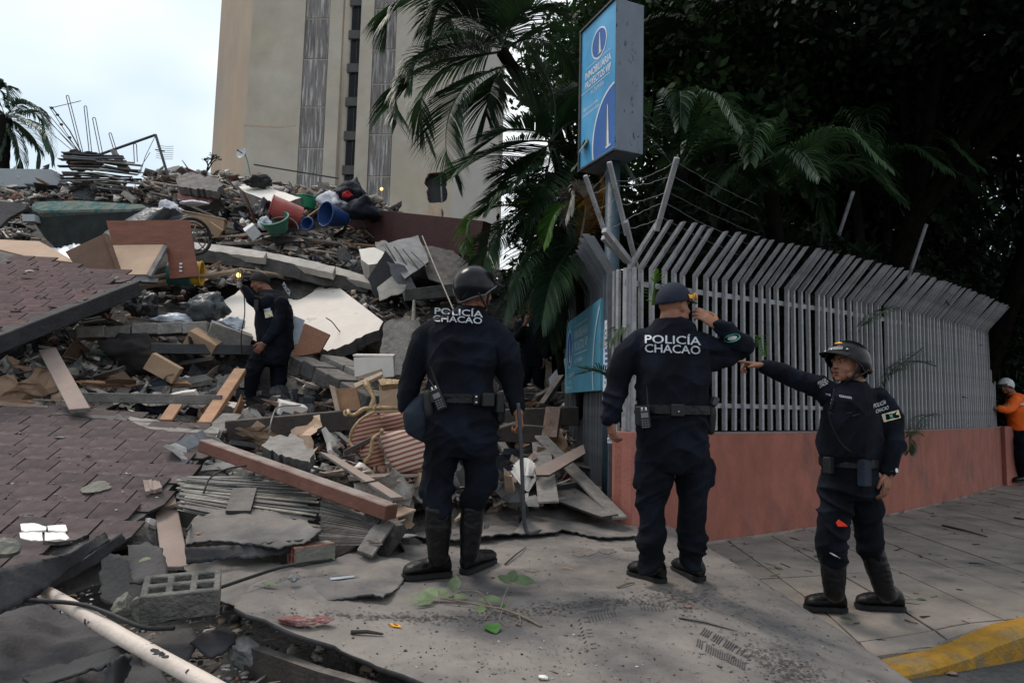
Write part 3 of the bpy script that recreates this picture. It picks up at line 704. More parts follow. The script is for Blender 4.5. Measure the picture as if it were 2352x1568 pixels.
# ================================================================== TREES AND PALMS
def bez(pts, n):
    """smooth curve through points (Catmull-Rom)"""
    P = [V(p) for p in pts]; P = [P[0]*2-P[1]]+P+[P[-1]*2-P[-2]]; out = []
    segs = len(P)-3
    for k in range(n+1):
        u = k/n*segs; i = min(int(u), segs-1); t = u-i; a, b, c, d = P[i:i+4]
        out.append(0.5*((2*b)+(c-a)*t+(2*a-5*b+4*c-d)*t*t+(3*b-a-3*c+d)*t*t*t))
    return out
def frond_geo(pts, leaf, n=60, width=.03, droop=.5, spread=.9, bare=.12, rw=.014, seed=0, side_bias=0):
    """feather palm leaf: tapering midrib with two rows of long drooping leaflets"""
    rnd = random.Random(seed); C_ = bez(pts, n); g = G()
    g.tube(C_[::3]+([C_[-1]] if (len(C_)-1) % 3 else []), [max(.003, rw*(1-.85*i/(n/3+1))) for i in range(len(C_[::3])+(1 if (len(C_)-1) % 3 else 0))], 5, cap=False)
    for i in range(int(n*bare), n+1):
        t = i/n; p = C_[i]; T = (C_[min(i+1, n)]-C_[max(i-1, 0)]).normalized(); S = T.cross(V((0, 0, 1)))
        if S.length < .15: S = T.cross(V((.3, .2, 1)))
        S.normalize(); U_ = S.cross(T).normalized(); ln = leaf*(.35+.65*math.sin(math.pi*min(1, .12+t*.86)))*rnd.uniform(.85, 1.1)
        for sd_ in (-1, 1):
            if rnd.random() < .05: continue
            d = (S*sd_*spread*(1-.45*t)+T*(.45+.6*t)+U_*rnd.uniform(.12, .24)).normalized(); l2 = ln*(1+side_bias*sd_)
            m1 = p+d*l2*.4; m1.z -= l2*.03*droop
            d2 = (d+V((0, 0, -droop*.8))).normalized(); m2 = m1+d2*l2*.33; d3 = (d2+V((0, 0, -droop*1.1))).normalized(); e = m2+d3*l2*.3
            w = d.cross(V((0, 0, 1)));
            if w.length < .1: w = T
            w.normalize(); w = (w+T*.5).normalized()*width/2; w.z += rnd.uniform(-.3, .3)*width/2
            g.add([p-w*.5, p+w*.5, m1+w, m1-w, m2+w*.8, m2-w*.8, e], [(0, 1, 2, 3), (3, 2, 4, 5), (5, 4, 6)])
    return g
def palm(name, label, crown, fronds, trunk=None, tr=.09, m='palm_green', leaf=.5, **kw):
    t = thing('palm_tree', crown if trunk is None else trunk[-1], label, 'palm tree', kw.pop('group', None))
    if trunk:
        C_ = bez(trunk, 24); g = G(); g.tube(C_, [tr*(1+.08*(i % 2))*(1-.2*(1-i/24)) for i in range(25)], 12); mk('trunk', g, 'palm_trunk', t, smooth=True)
    for i, f in enumerate(fronds):
        mm = m; lf = leaf; opt = dict(kw)
        if isinstance(f, dict): mm = f.get('m', m); lf = f.get('leaf', leaf); pts = f['p']; opt.update(f.get('o', {}))
        else: pts = f
        mk('frond', frond_geo(pts, lf, seed=i+len(label), **opt), mm, t, fixn=False)
    return t
def radial_fronds(c, n, length, seed, up=.7, tip=-.5, a0=0, a1=2*math.pi, bend=1.0):
    rnd = random.Random(seed); out = []
    for i in range(n):
        a = lerp(a0, a1, (i+rnd.random()*.8)/n); L_ = length*rnd.uniform(.75, 1.1); u_ = up*rnd.uniform(.3, 1.3); d = V((math.cos(a), math.sin(a), 0))
        out.append([c, c+d*L_*.3+V((0, 0, L_*.38*u_)), c+d*L_*.65+V((0, 0, L_*(.48*u_+tip*.1))), c+d*L_*.95+V((0, 0, L_*(.3*u_+tip*.55)))])
    return out
def pf(*pp): return [at(*p) for p in pp]
# big arching palm in front of the tower
cA = at(1150, 115, 9.0)
fA = [pf((1150, 118, 9), (1104, 125, 8.8), (1010, 140, 8.5), (935, 180, 8.3), (905, 235, 8.2), (911, 283, 8.1)),
      pf((1150, 120, 9), (1100, 130, 9.1), (1020, 158, 9.2), (974, 205, 9.2), (968, 270, 9.2), (985, 330, 9.2)),
      pf((1165, 150, 9), (1110, 172, 8.6), (1062, 205, 8.3), (1030, 270, 8.1), (1025, 345, 8.0), (1043, 402, 8.0)),
      pf((1157, 150, 9), (1134, 187, 8.9), (1122, 225, 8.8), (1117, 266, 8.8)),
      pf((1144, 90, 9), (1105, 55, 8.9), (1060, 35, 8.8), (1035, 45, 8.8), (1050, 90, 8.7)),
      pf((1150, 60, 9), (1080, 8, 8.8), (1000, -12, 8.6), (930, -5, 8.5), (898, 30, 8.4), (884, 75, 8.4)),
      pf((1150, 100, 9), (1120, 30, 9.0), (1095, -40, 9.0), (1060, -130, 9.0)),
      pf((1150, 100, 9), (1180, 10, 9.2), (1230, -60, 9.4), (1300, -80, 9.6)),
      pf((1155, 110, 9), (1220, 90, 9.3), (1290, 110, 9.7), (1330, 170, 9.9)),
      pf((1150, 100, 9), (1105, 60, 10), (1060, -10, 10.5), (1000, -60, 11)),
      pf((1150, 120, 9), (1175, 60, 8.4), (1210, 20, 8.0), (1260, 20, 7.8)),
      pf((1150, 120, 9), (1110, 90, 9.9), (1050, 95, 10.8), (990, 140, 11.3)),
      pf((1150, 100, 9), (1110, 30, 8.7), (1050, -5, 8.5), (1010, 20, 8.4), (990, 70, 8.4)), pf((1150, 110, 9), (1095, 100, 8.6), (1020, 105, 8.3), (960, 140, 8.2), (935, 200, 8.1)), pf((1150, 100, 9), (1140, 20, 8.8), (1100, -60, 8.6))]
palm('p', 'large arching palm with long feathery fronds hanging before the tower', cA, fA,
     trunk=pf((1420, 900, 9.6), (1400, 640, 9.5), (1350, 430, 9.4), (1267, 300, 9.2), (1200, 190, 9.1), (1152, 118, 9)), tr=.085, leaf=.72, n=120, width=.019, droop=.34, spread=.95)
# second palm lower down with spiky fronds
cB = at(1268, 325, 8.2)
fB = [pf((1268, 325, 8.2), (1210, 325, 7.9), (1130, 350, 7.6), (1075, 380, 7.4), (1044, 406, 7.3)),
      pf((1268, 325, 8.2), (1225, 370, 8.0), (1180, 420, 7.8), (1134, 470, 7.7)),
      pf((1268, 320, 8.2), (1240, 270, 8.2), (1205, 235, 8.2), (1160, 210, 8.2)),
      pf((1268, 320, 8.2), (1290, 250, 8.3), (1330, 200, 8.5), (1390, 190, 8.6)),
      pf((1270, 325, 8.2), (1310, 330, 8.3), (1360, 370, 8.4), (1390, 440, 8.4)),
      pf((1268, 330, 8.2), (1255, 400, 8.0), (1225, 470, 7.8), (1190, 540, 7.7)),
      pf((1268, 330, 8.2), (1290, 400, 8.1), (1300, 480, 7.9), (1290, 560, 7.8)),
      pf((1268, 325, 8.2), (1225, 300, 8.0), (1165, 300, 7.8), (1110, 335, 7.7)), pf((1268, 320, 8.2), (1275, 255, 8.3), (1262, 190, 8.4), (1235, 140, 8.5)), pf((1268, 328, 8.2), (1235, 350, 8.3), (1190, 370, 8.5), (1150, 420, 8.6)), pf((1268, 322, 8.2), (1300, 285, 8.2), (1335, 280, 8.2), (1370, 320, 8.2))]
palm('p', 'spiky palm with fronds thrust against the sky gap left of the sign', cB, fB, trunk=pf((1290, 800, 8.8), (1300, 600, 8.7), (1290, 430, 8.4), (1268, 325, 8.2)), tr=.06, leaf=.60, n=90, width=.018, droop=.15, spread=.95)
# lower palms over the neighbour's plot; bright green leaf ends
cC = at(1215, 520, 8.0)
fC = [dict(p=pf((1230, 480, 8), (1180, 470, 7.8), (1110, 482, 7.6), (1075, 520, 7.5), (1072, 575, 7.4)), m='palm_bright', leaf=.34),
      dict(p=pf((1230, 480, 8), (1185, 500, 7.7), (1140, 535, 7.5), (1115, 590, 7.3), (1105, 650, 7.2)), m='palm_green'),
      dict(p=pf((1230, 480, 8), (1225, 430, 8.2), (1180, 395, 8.2), (1140, 400, 8.2)), m='palm_green'),
      pf((1230, 490, 8), (1215, 560, 7.6), (1180, 640, 7.3), (1160, 720, 7.2)), pf((1235, 490, 8), (1260, 560, 7.7), (1265, 640, 7.4), (1245, 720, 7.3)),
      pf((1235, 480, 8), (1290, 500, 7.8), (1335, 560, 7.6), (1350, 640, 7.5)), dict(p=pf((1235, 480, 8), (1262, 420, 8.2), (1300, 400, 8.3), (1350, 430, 8.3)), m='palm_green'),
      pf((1230, 490, 8), (1170, 530, 8.4), (1120, 560, 8.8), (1080, 600, 9)), pf((1235, 500, 8), (1240, 580, 8.4), (1215, 660, 8.6), (1190, 700, 8.7)),
      dict(p=pf((1330, 480, 7.4), (1300, 470, 7.2), (1270, 500, 7.1), (1250, 560, 7.0)), m='palm_bright', leaf=.3), pf((1240, 480, 8), (1200, 440, 7.5), (1150, 450, 7.3), (1120, 480, 7.2))]
palm('p', 'bushy green palm with a bright yellow green frond beside the maroon beam', cC, fC, trunk=pf((1290, 860, 8.6), (1270, 700, 8.5), (1235, 490, 8.0)), tr=.06, leaf=.5, n=76, width=.018, droop=.38)
cD = at(1322, 560, 7.6)
palm('p', 'dark drooping palm filling the gap behind the blue pole', cD,
     [pf((1322, 560, 7.6), (1290, 600, 7.2), (1262, 660, 7.0), (1245, 740, 6.9)), pf((1322, 560, 7.6), (1350, 590, 7.5), (1372, 650, 7.5), (1376, 720, 7.5)),
      pf((1322, 560, 7.6), (1270, 570, 7.6), (1215, 610, 7.6), (1180, 680, 7.6)), pf((1322, 560, 7.6), (1345, 500, 7.7), (1378, 470, 7.7), (1400, 500, 7.7)),
      pf((1322, 560, 7.6), (1300, 520, 8), (1250, 500, 8.3), (1210, 520, 8.5)), pf((1322, 560, 7.6), (1290, 640, 7.9), (1270, 720, 8.1), (1262, 780, 8.2)),
      dict(p=pf((1322, 560, 7.6), (1345, 480, 7.2), (1352, 450, 7.0), (1330, 470, 6.9)), m='palm_orange', leaf=.22), dict(p=pf((1322, 560, 7.6), (1375, 500, 7.0), (1390, 420, 6.9), (1387, 400, 6.9)), m='palm_orange', leaf=.16),
      dict(p=pf((1330, 570, 7.3), (1345, 470, 7.0), (1320, 440, 6.9), (1300, 500, 6.8)), m='palm_dry', leaf=.3)],
     trunk=pf((1330, 960, 8.2), (1335, 760, 8.0), (1322, 560, 7.6)), tr=.05, leaf=.5, n=76, width=.018, droop=.4)
# palms of the dark garden behind the fence
gard = [((1770, 440, 7.6), 11, 1.6, 'palm with a fan of upright pale fronds behind the fence left of the middle', 1, .8, (1790, 900, 8.2)),
        ((1960, 420, 9.8), 12, 2.1, 'palm with one long arching frond high above the middle of the fence', 2, .7, (1975, 900, 10.2)),
        ((1560, 390, 7.2), 9, 1.3, 'low palm whose fronds fall just right of the light box sign', 3, .9, (1570, 900, 7.6)),
        ((2200, 330, 12.8), 11, 2.5, 'palm near the right edge with fronds crossing the sky gaps', 4, .7, (2230, 900, 13.4)),
        ((1640, 120, 9.5), 10, 2.1, 'tall palm rising beside the upper part of the sign', 5, .7, (1650, 900, 9.8)),
        ((2365, 540, 14.5), 9, 2.2, 'palm drooping over the far end of the fence', 6, .4, (2385, 960, 15)),
        ((2010, 130, 10.5), 9, 2.2, 'tall shadowed palm high over the right half of the garden', 7, .8, (2030, 900, 11))]
for (c, n, L_, lab, sd_, up_, foot) in gard:
    C0 = at(*c); palm('p', lab, C0, radial_fronds(C0, n, L_, sd_, up=up_), trunk=[at(*foot), at((c[0]+foot[0])/2+15, (c[1]+foot[1])/2, (c[2]+foot[2])/2), C0], tr=.08, leaf=.42*L_/1.6, n=52, width=.028, droop=.55, m='palm_green' if sd_ in (1, 2, 3) else 'foliage_dark')
C0 = at(1345, 455, 8.8); palm('p', 'thick dark palm hanging behind the corner of the fence', C0, radial_fronds(C0, 12, 1.15, 31, up=.8), trunk=[at(1370, 950, 9.2), at(1355, 700, 9), C0], tr=.06, leaf=.42, n=56, width=.02, droop=.5)
# fronds poking through the slats
palm('p', 'small palm pushing dark fronds out between the fence slats', at(2095, 880, 8.6),
     [pf((2120, 800, 8.9), (2080, 830, 8.4), (2040, 860, 8.1)), pf((2150, 840, 9.2), (2110, 830, 8.9), (2060, 840, 8.5), (2010, 900, 8.2)), pf((2150, 950, 9.3), (2120, 960, 8.9), (2090, 1000, 8.6)),
      pf((2060, 700, 8.4), (2020, 720, 8.0), (1980, 745, 7.8)), pf((2100, 990, 8.9), (2090, 1000, 8.6), (2088, 1035, 8.5)), pf((2180, 700, 9.8), (2140, 640, 9.4), (2100, 620, 9.2))], leaf=.22, n=26, width=.016, droop=.4, m='palm_green')
palm('p', 'thin grey frond sprays hanging beside the blue pole', at(1400, 780, 6.4),
     [pf((1450, 730, 6.2), (1420, 760, 6.1), (1398, 790, 6.0)), pf((1475, 790, 6.25), (1440, 860, 6.1), (1385, 855, 6.0), (1330, 843, 6.0)), pf((1405, 870, 6.0), (1370, 850, 5.9), (1335, 858, 5.9))], leaf=.24, n=24, width=.013, droop=.25, m='palm_green', spread=.7)
palm('p', 'single green frond curling out low beside the cap officer', at(1905, 800, 6.7), [pf((1500, 700, 5.9), (1503, 660, 5.8), (1504, 625, 5.8)), pf((1728, 800, 6.6), (1745, 775, 6.5), (1752, 812, 6.4))], leaf=.12, n=14, width=.02, droop=.3, m='palm_bright')
# royal palm on the far left skyline
cL = at(12, 268, 24)
palm('p', 'distant dark palm against the sky at the left edge', cL,
     [pf((12, 268, 24), (45, 238, 24), (85, 248, 24), (108, 285, 24)), pf((12, 268, 24), (60, 275, 23.5), (105, 305, 23), (120, 372, 23)), pf((12, 268, 24), (50, 290, 24.5), (85, 330, 25), (84, 385, 25)), pf((12, 268, 24), (35, 310, 24), (45, 360, 24), (38, 390, 24)),
      pf((12, 268, 24), (-5, 215, 24), (10, 200, 24), (30, 235, 24)), pf((12, 268, 24), (-30, 240, 24), (-70, 260, 24)), pf((12, 268, 24), (0, 330, 24), (5, 385, 24)), pf((12, 268, 24), (60, 255, 25), (95, 275, 25.5), (112, 340, 26)), pf((12, 268, 24), (-20, 300, 24), (-30, 360, 24))],
     trunk=pf((0, 560, 24), (6, 420, 24), (12, 268, 24)), tr=.2, leaf=.75, n=60, width=.06, droop=.75, m='palm_far')
# broadleaf trees
def tree(label, base, crown_c, rad, nl, leafsize, m='foliage', seed=1, trunk_r=.16, limbs=7, group=None):
    rng = np.random.default_rng(seed); rnd = random.Random(seed); t = thing('broadleaf_tree', base, label, 'tree', group)
    b = V(base); c = V(crown_c); g = G(); fork = b.lerp(c, .55); g.tube([b-V((0, 0, .2)), b.lerp(fork, .5)+V((.12, .05, 0)), fork], [trunk_r*1.25, trunk_r, trunk_r*.8], 10, cap=False)
    tips = []
    for i in range(limbs):
        a = 2*math.pi*i/limbs+rnd.random(); e = c+V((math.cos(a)*rad[0]*rnd.uniform(.3, .8), math.sin(a)*rad[1]*rnd.uniform(.3, .8), rad[2]*rnd.uniform(-.5, .8)))
        mid = fork.lerp(e, .5)+V((rnd.uniform(-.3, .3), rnd.uniform(-.3, .3), rnd.uniform(0, .3))); g.tube([fork, mid, e], [trunk_r*.55, trunk_r*.3, .02], 7, cap=False); tips.append(e)
        for _ in range(3):
            e2 = mid.lerp(e, rnd.random())+V((rnd.uniform(-.8, .8)*rad[0]*.4, rnd.uniform(-.8, .8)*rad[1]*.4, rnd.uniform(-.4, .6)*rad[2]*.5)); g.tube([mid, mid.lerp(e2, .5)+V((0, 0, .1)), e2], [trunk_r*.22, .03, .01], 5, cap=False)
    mk('trunk', g, 'bark', t)
    ncl = max(20, nl//220); u = rng.normal(size=(ncl, 3)); u /= np.linalg.norm(u, axis=1)[:, None]; r = rng.random(ncl)**(1/2.6)
    cc = np.array(c)+u*r[:, None]*np.array(rad); sp = np.array(rad)*.17+.12
    ci = rng.integers(0, ncl, nl); p = cc[ci]+rng.normal(size=(nl, 3))*sp*.62
    d = rng.normal(size=(nl, 3)); d[:, 2] -= .5; d /= np.linalg.norm(d, axis=1)[:, None]; w = np.cross(d, rng.normal(size=(nl, 3))); w /= np.linalg.norm(w, axis=1)[:, None]+1e-9
    s_ = leafsize*rng.uniform(.6, 1.25, nl)[:, None]; vs_ = np.stack([p, p+d*s_*.5+w*s_*.27, p+d*s_, p+d*s_*.5-w*s_*.27], 1).reshape(-1, 3)
    fs_ = np.arange(nl*4).reshape(nl, 4); np_obj('crown', vs_, fs_, [m], parent=t)
    return t
tree('dark spreading tree whose leaves frame the sky gap behind the arching palm', (1.7, 12.5, 0), (1.6, 12, 7.4), (1.5, 1.8, 1.55), 12000, .17, 'foliage', 11)
tree('tall dense tree behind the light box sign', (3.4, 11.5, 0), (3.6, 11.2, 6.2), (2.0, 2.0, 3.1), 30000, .17, 'foliage', 12, .22)
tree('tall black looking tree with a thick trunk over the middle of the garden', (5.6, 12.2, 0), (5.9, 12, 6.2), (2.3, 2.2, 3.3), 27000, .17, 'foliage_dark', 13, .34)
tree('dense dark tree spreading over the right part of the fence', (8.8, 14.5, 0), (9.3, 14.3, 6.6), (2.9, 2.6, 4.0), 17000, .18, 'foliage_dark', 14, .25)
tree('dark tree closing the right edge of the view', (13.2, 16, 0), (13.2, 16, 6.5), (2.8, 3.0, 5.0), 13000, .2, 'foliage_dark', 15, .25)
tree('far leafy tree seen through the gaps of the garden', (4.0, 17, 0), (4.3, 17, 5.4), (3.6, 2, 3.6), 14000, .22, 'foliage', 16, .25)
tree('far dark tree behind the right hand trees', (11, 21, 0), (11.5, 21, 6.5), (5.5, 2.2, 5.0), 8000, .26, 'foliage_dark', 17, .3)
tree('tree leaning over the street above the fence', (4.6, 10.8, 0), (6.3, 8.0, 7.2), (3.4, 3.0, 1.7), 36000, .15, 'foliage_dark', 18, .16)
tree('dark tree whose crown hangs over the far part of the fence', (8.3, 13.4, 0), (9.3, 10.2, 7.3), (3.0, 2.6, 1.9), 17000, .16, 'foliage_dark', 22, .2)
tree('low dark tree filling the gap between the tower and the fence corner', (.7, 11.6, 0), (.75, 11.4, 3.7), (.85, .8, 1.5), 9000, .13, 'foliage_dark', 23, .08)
tree('round tree at the far end of the street behind the worker', (17, 24, 0), (17, 24, 4.2), (4, 3, 4.2), 16000, .3, 'foliage', 21, .25)
# undergrowth behind the slats: one continuous mass nobody could count
rng = np.random.default_rng(5); nl = 60000; s_ = rng.random(nl); xx = 1.3+s_*9.5; yy = np.interp(xx, [p[0] for p in WL], [p[1] for p in WL])+.45+rng.random(nl)**1.3*2.6; zz = .1+rng.random(nl)**.9*3.4
p = np.stack([xx, yy, zz], 1); d = rng.normal(size=(nl, 3)); d[:, 2] += .3; d /= np.linalg.norm(d, axis=1)[:, None]; w = np.cross(d, rng.normal(size=(nl, 3))); w /= np.linalg.norm(w, axis=1)[:, None]
L2 = rng.uniform(.10, .34, nl)[:, None]; vs_ = np.stack([p, p+d*L2*.5+w*.028, p+d*L2, p+d*L2*.5-w*.028], 1).reshape(-1, 3)
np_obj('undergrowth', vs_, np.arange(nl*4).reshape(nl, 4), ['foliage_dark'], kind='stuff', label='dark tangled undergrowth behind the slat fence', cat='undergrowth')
# ================================================================== THE COLLAPSED BUILDING
MX = [0, 350, 700, 1000, 1330]; MY = [380, 480, 560, 650, 750, 850, 935, 1000, 1100, 1200, 1320]
MD = np.array([[15.2, 13, 10.8, 9.6, 8.6, 7.6, 7.0, 6.6, 5.7, 5.0, 4.2],
               [15.2, 13.5, 11.5, 10.2, 9.0, 8.0, 7.3, 6.5, 5.7, 5.0, 4.1],
               [15.7, 13.6, 12.1, 11.0, 9.9, 9.0, 8.35, 6.9, 5.6, 4.8, 4.0],
               [16.0, 14.4, 13.0, 12.0, 11.0, 9.9, 8.7, 7.2, 5.9, 4.9, 4.1],
               [17.0, 16.0, 15.0, 14.0, 13.0, 12.2, 11.0, 8.6, 6.8, 5.4, 4.5]])
def MDEP(x, y):
    cols = [float(np.interp(y, MY, MD[i])) for i in range(5)]; return float(np.interp(x, MX, cols))
TOPX = [-80, 130, 160, 330, 345, 480, 560, 700, 780, 860, 960, 1060, 1112, 1330]; TOPY = [392, 392, 420, 425, 405, 405, 420, 440, 440, 470, 520, 545, 600, 640]
def top_y(x): return interp(x, TOPX, TOPY)
VOIDS = [(400, 702, 200, 55, 1.3), (960, 700, 110, 40, 1.2), (740, 1060, 110, 25, .6), (800, 1120, 90, 30, .5), (330, 822, 90, 30, .4), (1180, 1050, 60, 60, .8), (770, 905, 70, 28, .5), (600, 1000, 120, 18, .5)]
def void(x, y): return sum(d*math.exp(-((x-cx)/rx)**2-((y-cy)/ry)**2) for cx, cy, rx, ry, d in VOIDS)
# body of the heap
g = G(); NX, NY = 150, 90; vs_ = []
for j in range(NY+1):
    for i in range(NX+1):
        x = lerp(-120, 1345, i/NX); ty = top_y(x)+10; y = lerp(ty, 1330, (j/NY)); d = MDEP(x, y)+.45+void(x, y)
        p = at(x, y, d); q_ = p*1.6; p = p + V((0, .25, .12))*noise.noise(q_) + V((0, .1, .10))*noise.noise(p*5)
        vs_.append(p)
# back skirt
for i in range(NX+1):
    p = vs_[i]; vs_.append(p+V((0, 1.5, -.6)))
for i in range(NX+1):
    p = vs_[i]; vs_.append(V((p.x, p.y+4, -.2)))
fs_ = [(j*(NX+1)+i, (j+1)*(NX+1)+i, (j+1)*(NX+1)+i+1, j*(NX+1)+i+1) for j in range(NY) for i in range(NX)]
b0 = (NY+1)*(NX+1); fs_ += [(i, i+1, b0+i+1, b0+i) for i in range(NX)] + [(b0+i, b0+i+1, b0+NX+1+i+1, b0+NX+1+i) for i in range(NX)]
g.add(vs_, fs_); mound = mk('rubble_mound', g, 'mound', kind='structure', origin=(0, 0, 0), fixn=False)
# ---- shared debris shapes
def proto(name, g, mats):
    me = bpy.data.meshes.new(name); me.from_pydata([tuple(p) for p in g.v], [], g.f)
    for m in (mats if isinstance(mats, list) else [mats]): me.materials.append(M[m])
    bm = bmesh.new(); bm.from_mesh(me); bmesh.ops.recalc_face_normals(bm, faces=bm.faces); bm.to_mesh(me); bm.free(); return me
chunkG = [chunk_geo((.5, .42, .32), k) for k in range(6)]; PRO = {'chunk': [], 'board': [], 'sheet': [], 'brick': [], 'slab': []}
for k in range(6):
    for m in ('concrete', 'concrete_dark', 'concrete_light'):
        g = G(); g.add(*chunkG[k]); PRO['chunk'].append((proto('concrete_lump', g, m), g, m))
rr = random.Random(11)
for m in ('wood_light', 'wood_brown', 'wood_grey', 'wood_dark', 'wood_grey', 'concrete_dark', 'metal_dark', 'wood_pink', 'wood_orange'):
    g = G(); L_ = 1.0; w = rr.uniform(.10, .2); h = rr.uniform(.03, .08); e1 = [V((-w/2, -.5, -h/2)), V((w/2, -.5+rr.uniform(-.05, .05), -h/2)), V((w/2, -.5+rr.uniform(-.05, .05), h/2)), V((-w/2, -.5, h/2))]
    e2 = [V((v.x*rr.uniform(.5, 1), .5+rr.uniform(-.09, .09), v.z)) for v in e1]; g.loft([e1, [V((v.x, 0, v.z)) for v in e1], e2]); PRO['board'].append((proto('splintered_board', g, m), g, m))
for m in ('board_tan', 'cardboard', 'metal_grey', 'felt_dark', 'wood_pink', 'brown_panel', 'plaster_white', 'felt_dark', 'concrete_dark'):
    g = G(); po = ragged([(-.5, -.35), (.45, -.4), (.5, .3), (-.4, .4)], .05, .22, rr.randint(0, 99)); g.poly_prism([V((x, y, .05*math.sin(x*4)+.03*rr.random())) for x, y in po], V((0, 0, 1)), .03); PRO['sheet'].append((proto('broken_sheet', g, m), g, m))
for m in ('brick_red', 'terracotta', 'concrete_light'):
    g = G(); g.box((0, 0, 0), (.5, 1.0, .34), jit=.04); PRO['brick'].append((proto('loose_brick', g, m), g, m))
for m in ('concrete', 'plaster_white', 'concrete_dark', 'concrete_light'):
    g = G(); po = ragged([(-.5, -.4), (.5, -.35), (.42, .4), (-.45, .42)], .06, .2, rr.randint(0, 99)); g.poly_prism([V((x, y, 0)) for x, y in po], V((0, 0, 1)), .16); PRO['slab'].append((proto('slab_fragment', g, m), g, m))
NAME = {'chunk': 'concrete_lump', 'board': 'splintered_board', 'sheet': 'broken_sheet', 'brick': 'loose_brick', 'slab': 'slab_fragment'}
LAB = {'chunk': ('rough concrete lump among the many strewn over the rubble heap', 'rubble', 'concrete lumps strewn over the heap'),
       'board': ('broken timber board among the many sticking out of the rubble heap', 'board', 'broken boards sticking out of the heap'),
       'sheet': ('torn piece of sheet material lying loose on the rubble heap', 'sheet', 'torn sheets lying on the heap'),
       'brick': ('loose brick or block lying among the rubble of the heap', 'brick', 'loose bricks on the heap'),
       'slab': ('flat fragment of concrete slab lying tilted on the rubble heap', 'slab fragment', 'slab fragments on the heap')}
def inpoly(x, y, P):
    c = False; j = len(P)-1
    for i in range(len(P)):
        if (P[i][1] > y) != (P[j][1] > y) and x < (P[j][0]-P[i][0])*(y-P[i][1])/(P[j][1]-P[i][1])+P[i][0]: c = not c
        j = i
    return c
LOWROOF = [(-60, 935), (130, 938), (260, 955), (400, 972), (512, 986), (500, 1012), (440, 1072), (395, 1112), (330, 1182), (270, 1228), (150, 1272), (-60, 1370)]
UPROOF = [(-80, 560), (0, 575), (70, 590), (180, 615), (300, 641), (316, 650), (-80, 808)]
def debris_rot(kind, rnd):
    if kind == 'chunk': return Euler((rnd.uniform(0, 6.3), rnd.uniform(0, 6.3), rnd.uniform(0, 6.3)))
    if kind == 'board': return Euler((rnd.gauss(.15, .28), rnd.gauss(0, .5), rnd.choice((rnd.uniform(0, 6.3), math.pi/2+rnd.gauss(0, .35)))))
    return Euler((rnd.gauss(.3, .35), rnd.gauss(0, .35), rnd.uniform(0, 6.3)))
MARKS = [(60, 425, 'beside the pale wall on the left crest'), (230, 430, 'below the crushed stack of sheets'), (360, 440, 'behind the dark patterned mattress'), (470, 440, 'near the pinkish wall piece on the crest'), (620, 410, 'by the white topped slab on the crest'), (690, 540, 'below the red laundry tub'), (540, 530, 'near the red and white carton'), (820, 520, 'by the maroon beam'), (760, 560, 'above the long floor slab edge'), (900, 520, 'behind the dark metal roof sheet'),
  (480, 620, 'by the pale boards under the wheel'), (620, 640, 'over the cream wall slab'), (960, 700, 'in the dark gap behind the helmeted officer'), (330, 680, 'in the dark hollow under the upper roof slope'), (520, 740, 'left of the officer with the lamp'), (160, 780, 'beside the broad pink board'), (40, 830, 'at the left edge above the lower roof slope'), (300, 830, 'around the black netting'), (300, 900, 'above the lower roof slope'), (440, 870, 'before the steel beam'), (560, 900, 'by the orange brown timber'), (640, 930, 'at the feet of the officer with the lamp'),
  (760, 860, 'beside the slanting block wall piece'), (900, 820, 'near the cream drawer box'), (720, 930, 'left of the golden cupboard door'), (600, 970, 'by the long dark beam'), (650, 1030, 'between the long dark beam and the red brown timber'), (860, 1090, 'under the striped armchair'), (560, 1110, 'beside the bundle of thin slats'), (1040, 640, 'at the end of the maroon beam'), (1180, 960, 'behind the crowbar'), (1240, 1080, 'by the crumpled cream blind'), (1150, 1120, 'behind the legs of the helmeted officer'), (1270, 930, 'below the blue notice board'), (1010, 900, 'right of the drawer box')]
HUE = {'concrete': 'grey', 'concrete_dark': 'dark grey', 'concrete_light': 'light grey', 'wood_light': 'pale', 'wood_brown': 'brown', 'wood_grey': 'weathered grey', 'wood_dark': 'black', 'wood_orange': 'orange brown', 'wood_pink': 'dusty pink', 'metal_dark': 'dark metal', 'board_tan': 'tan', 'cardboard': 'brown cardboard', 'metal_grey': 'metal', 'felt_dark': 'black felt', 'brown_panel': 'dark brown', 'plaster_white': 'white', 'brick_red': 'red', 'terracotta': 'orange'}
NOUN = {'chunk': 'broken concrete lump', 'board': 'splintered board', 'sheet': 'torn sheet', 'brick': 'loose brick', 'slab': 'slab fragment'}
rnd = random.Random(21); cnt = {k: 0 for k in NAME}
KEEP = [[(440, 550), (610, 574), (870, 636), (850, 676), (600, 622), (440, 606)], [(495, 660), (708, 610), (885, 738), (755, 812), (600, 780), (530, 740)], [(70, 455), (350, 460), (470, 500), (460, 650), (150, 640), (0, 600), (-60, 545), (70, 548)],
        [(185, 742), (490, 728), (490, 778), (190, 786)], [(660, 720), (760, 765), (880, 890), (870, 930), (700, 870), (650, 815)], [(815, 804), (985, 730), (985, 1090), (880, 1090), (800, 1050), (750, 890)], [(535, 420), (700, 450), (670, 476), (550, 442)], [(585, 465), (820, 470), (810, 525), (600, 545)], [(780, 500), (1120, 545), (1100, 610), (840, 540)], [(820, 550), (1090, 560), (1060, 670), (860, 690)],
        [(80, 795), (135, 795), (212, 938), (150, 945)], [(400, 1085), (750, 1110), (870, 1200), (850, 1260), (400, 1240)], [(340, 1110), (440, 1110), (440, 1300), (350, 1300)], [(470, 1005), (910, 1140), (905, 1190), (470, 1060)], [(720, 1025), (930, 1140), (900, 1150)]]
KEEP.append([(525, 770), (690, 770), (690, 945), (525, 945)])
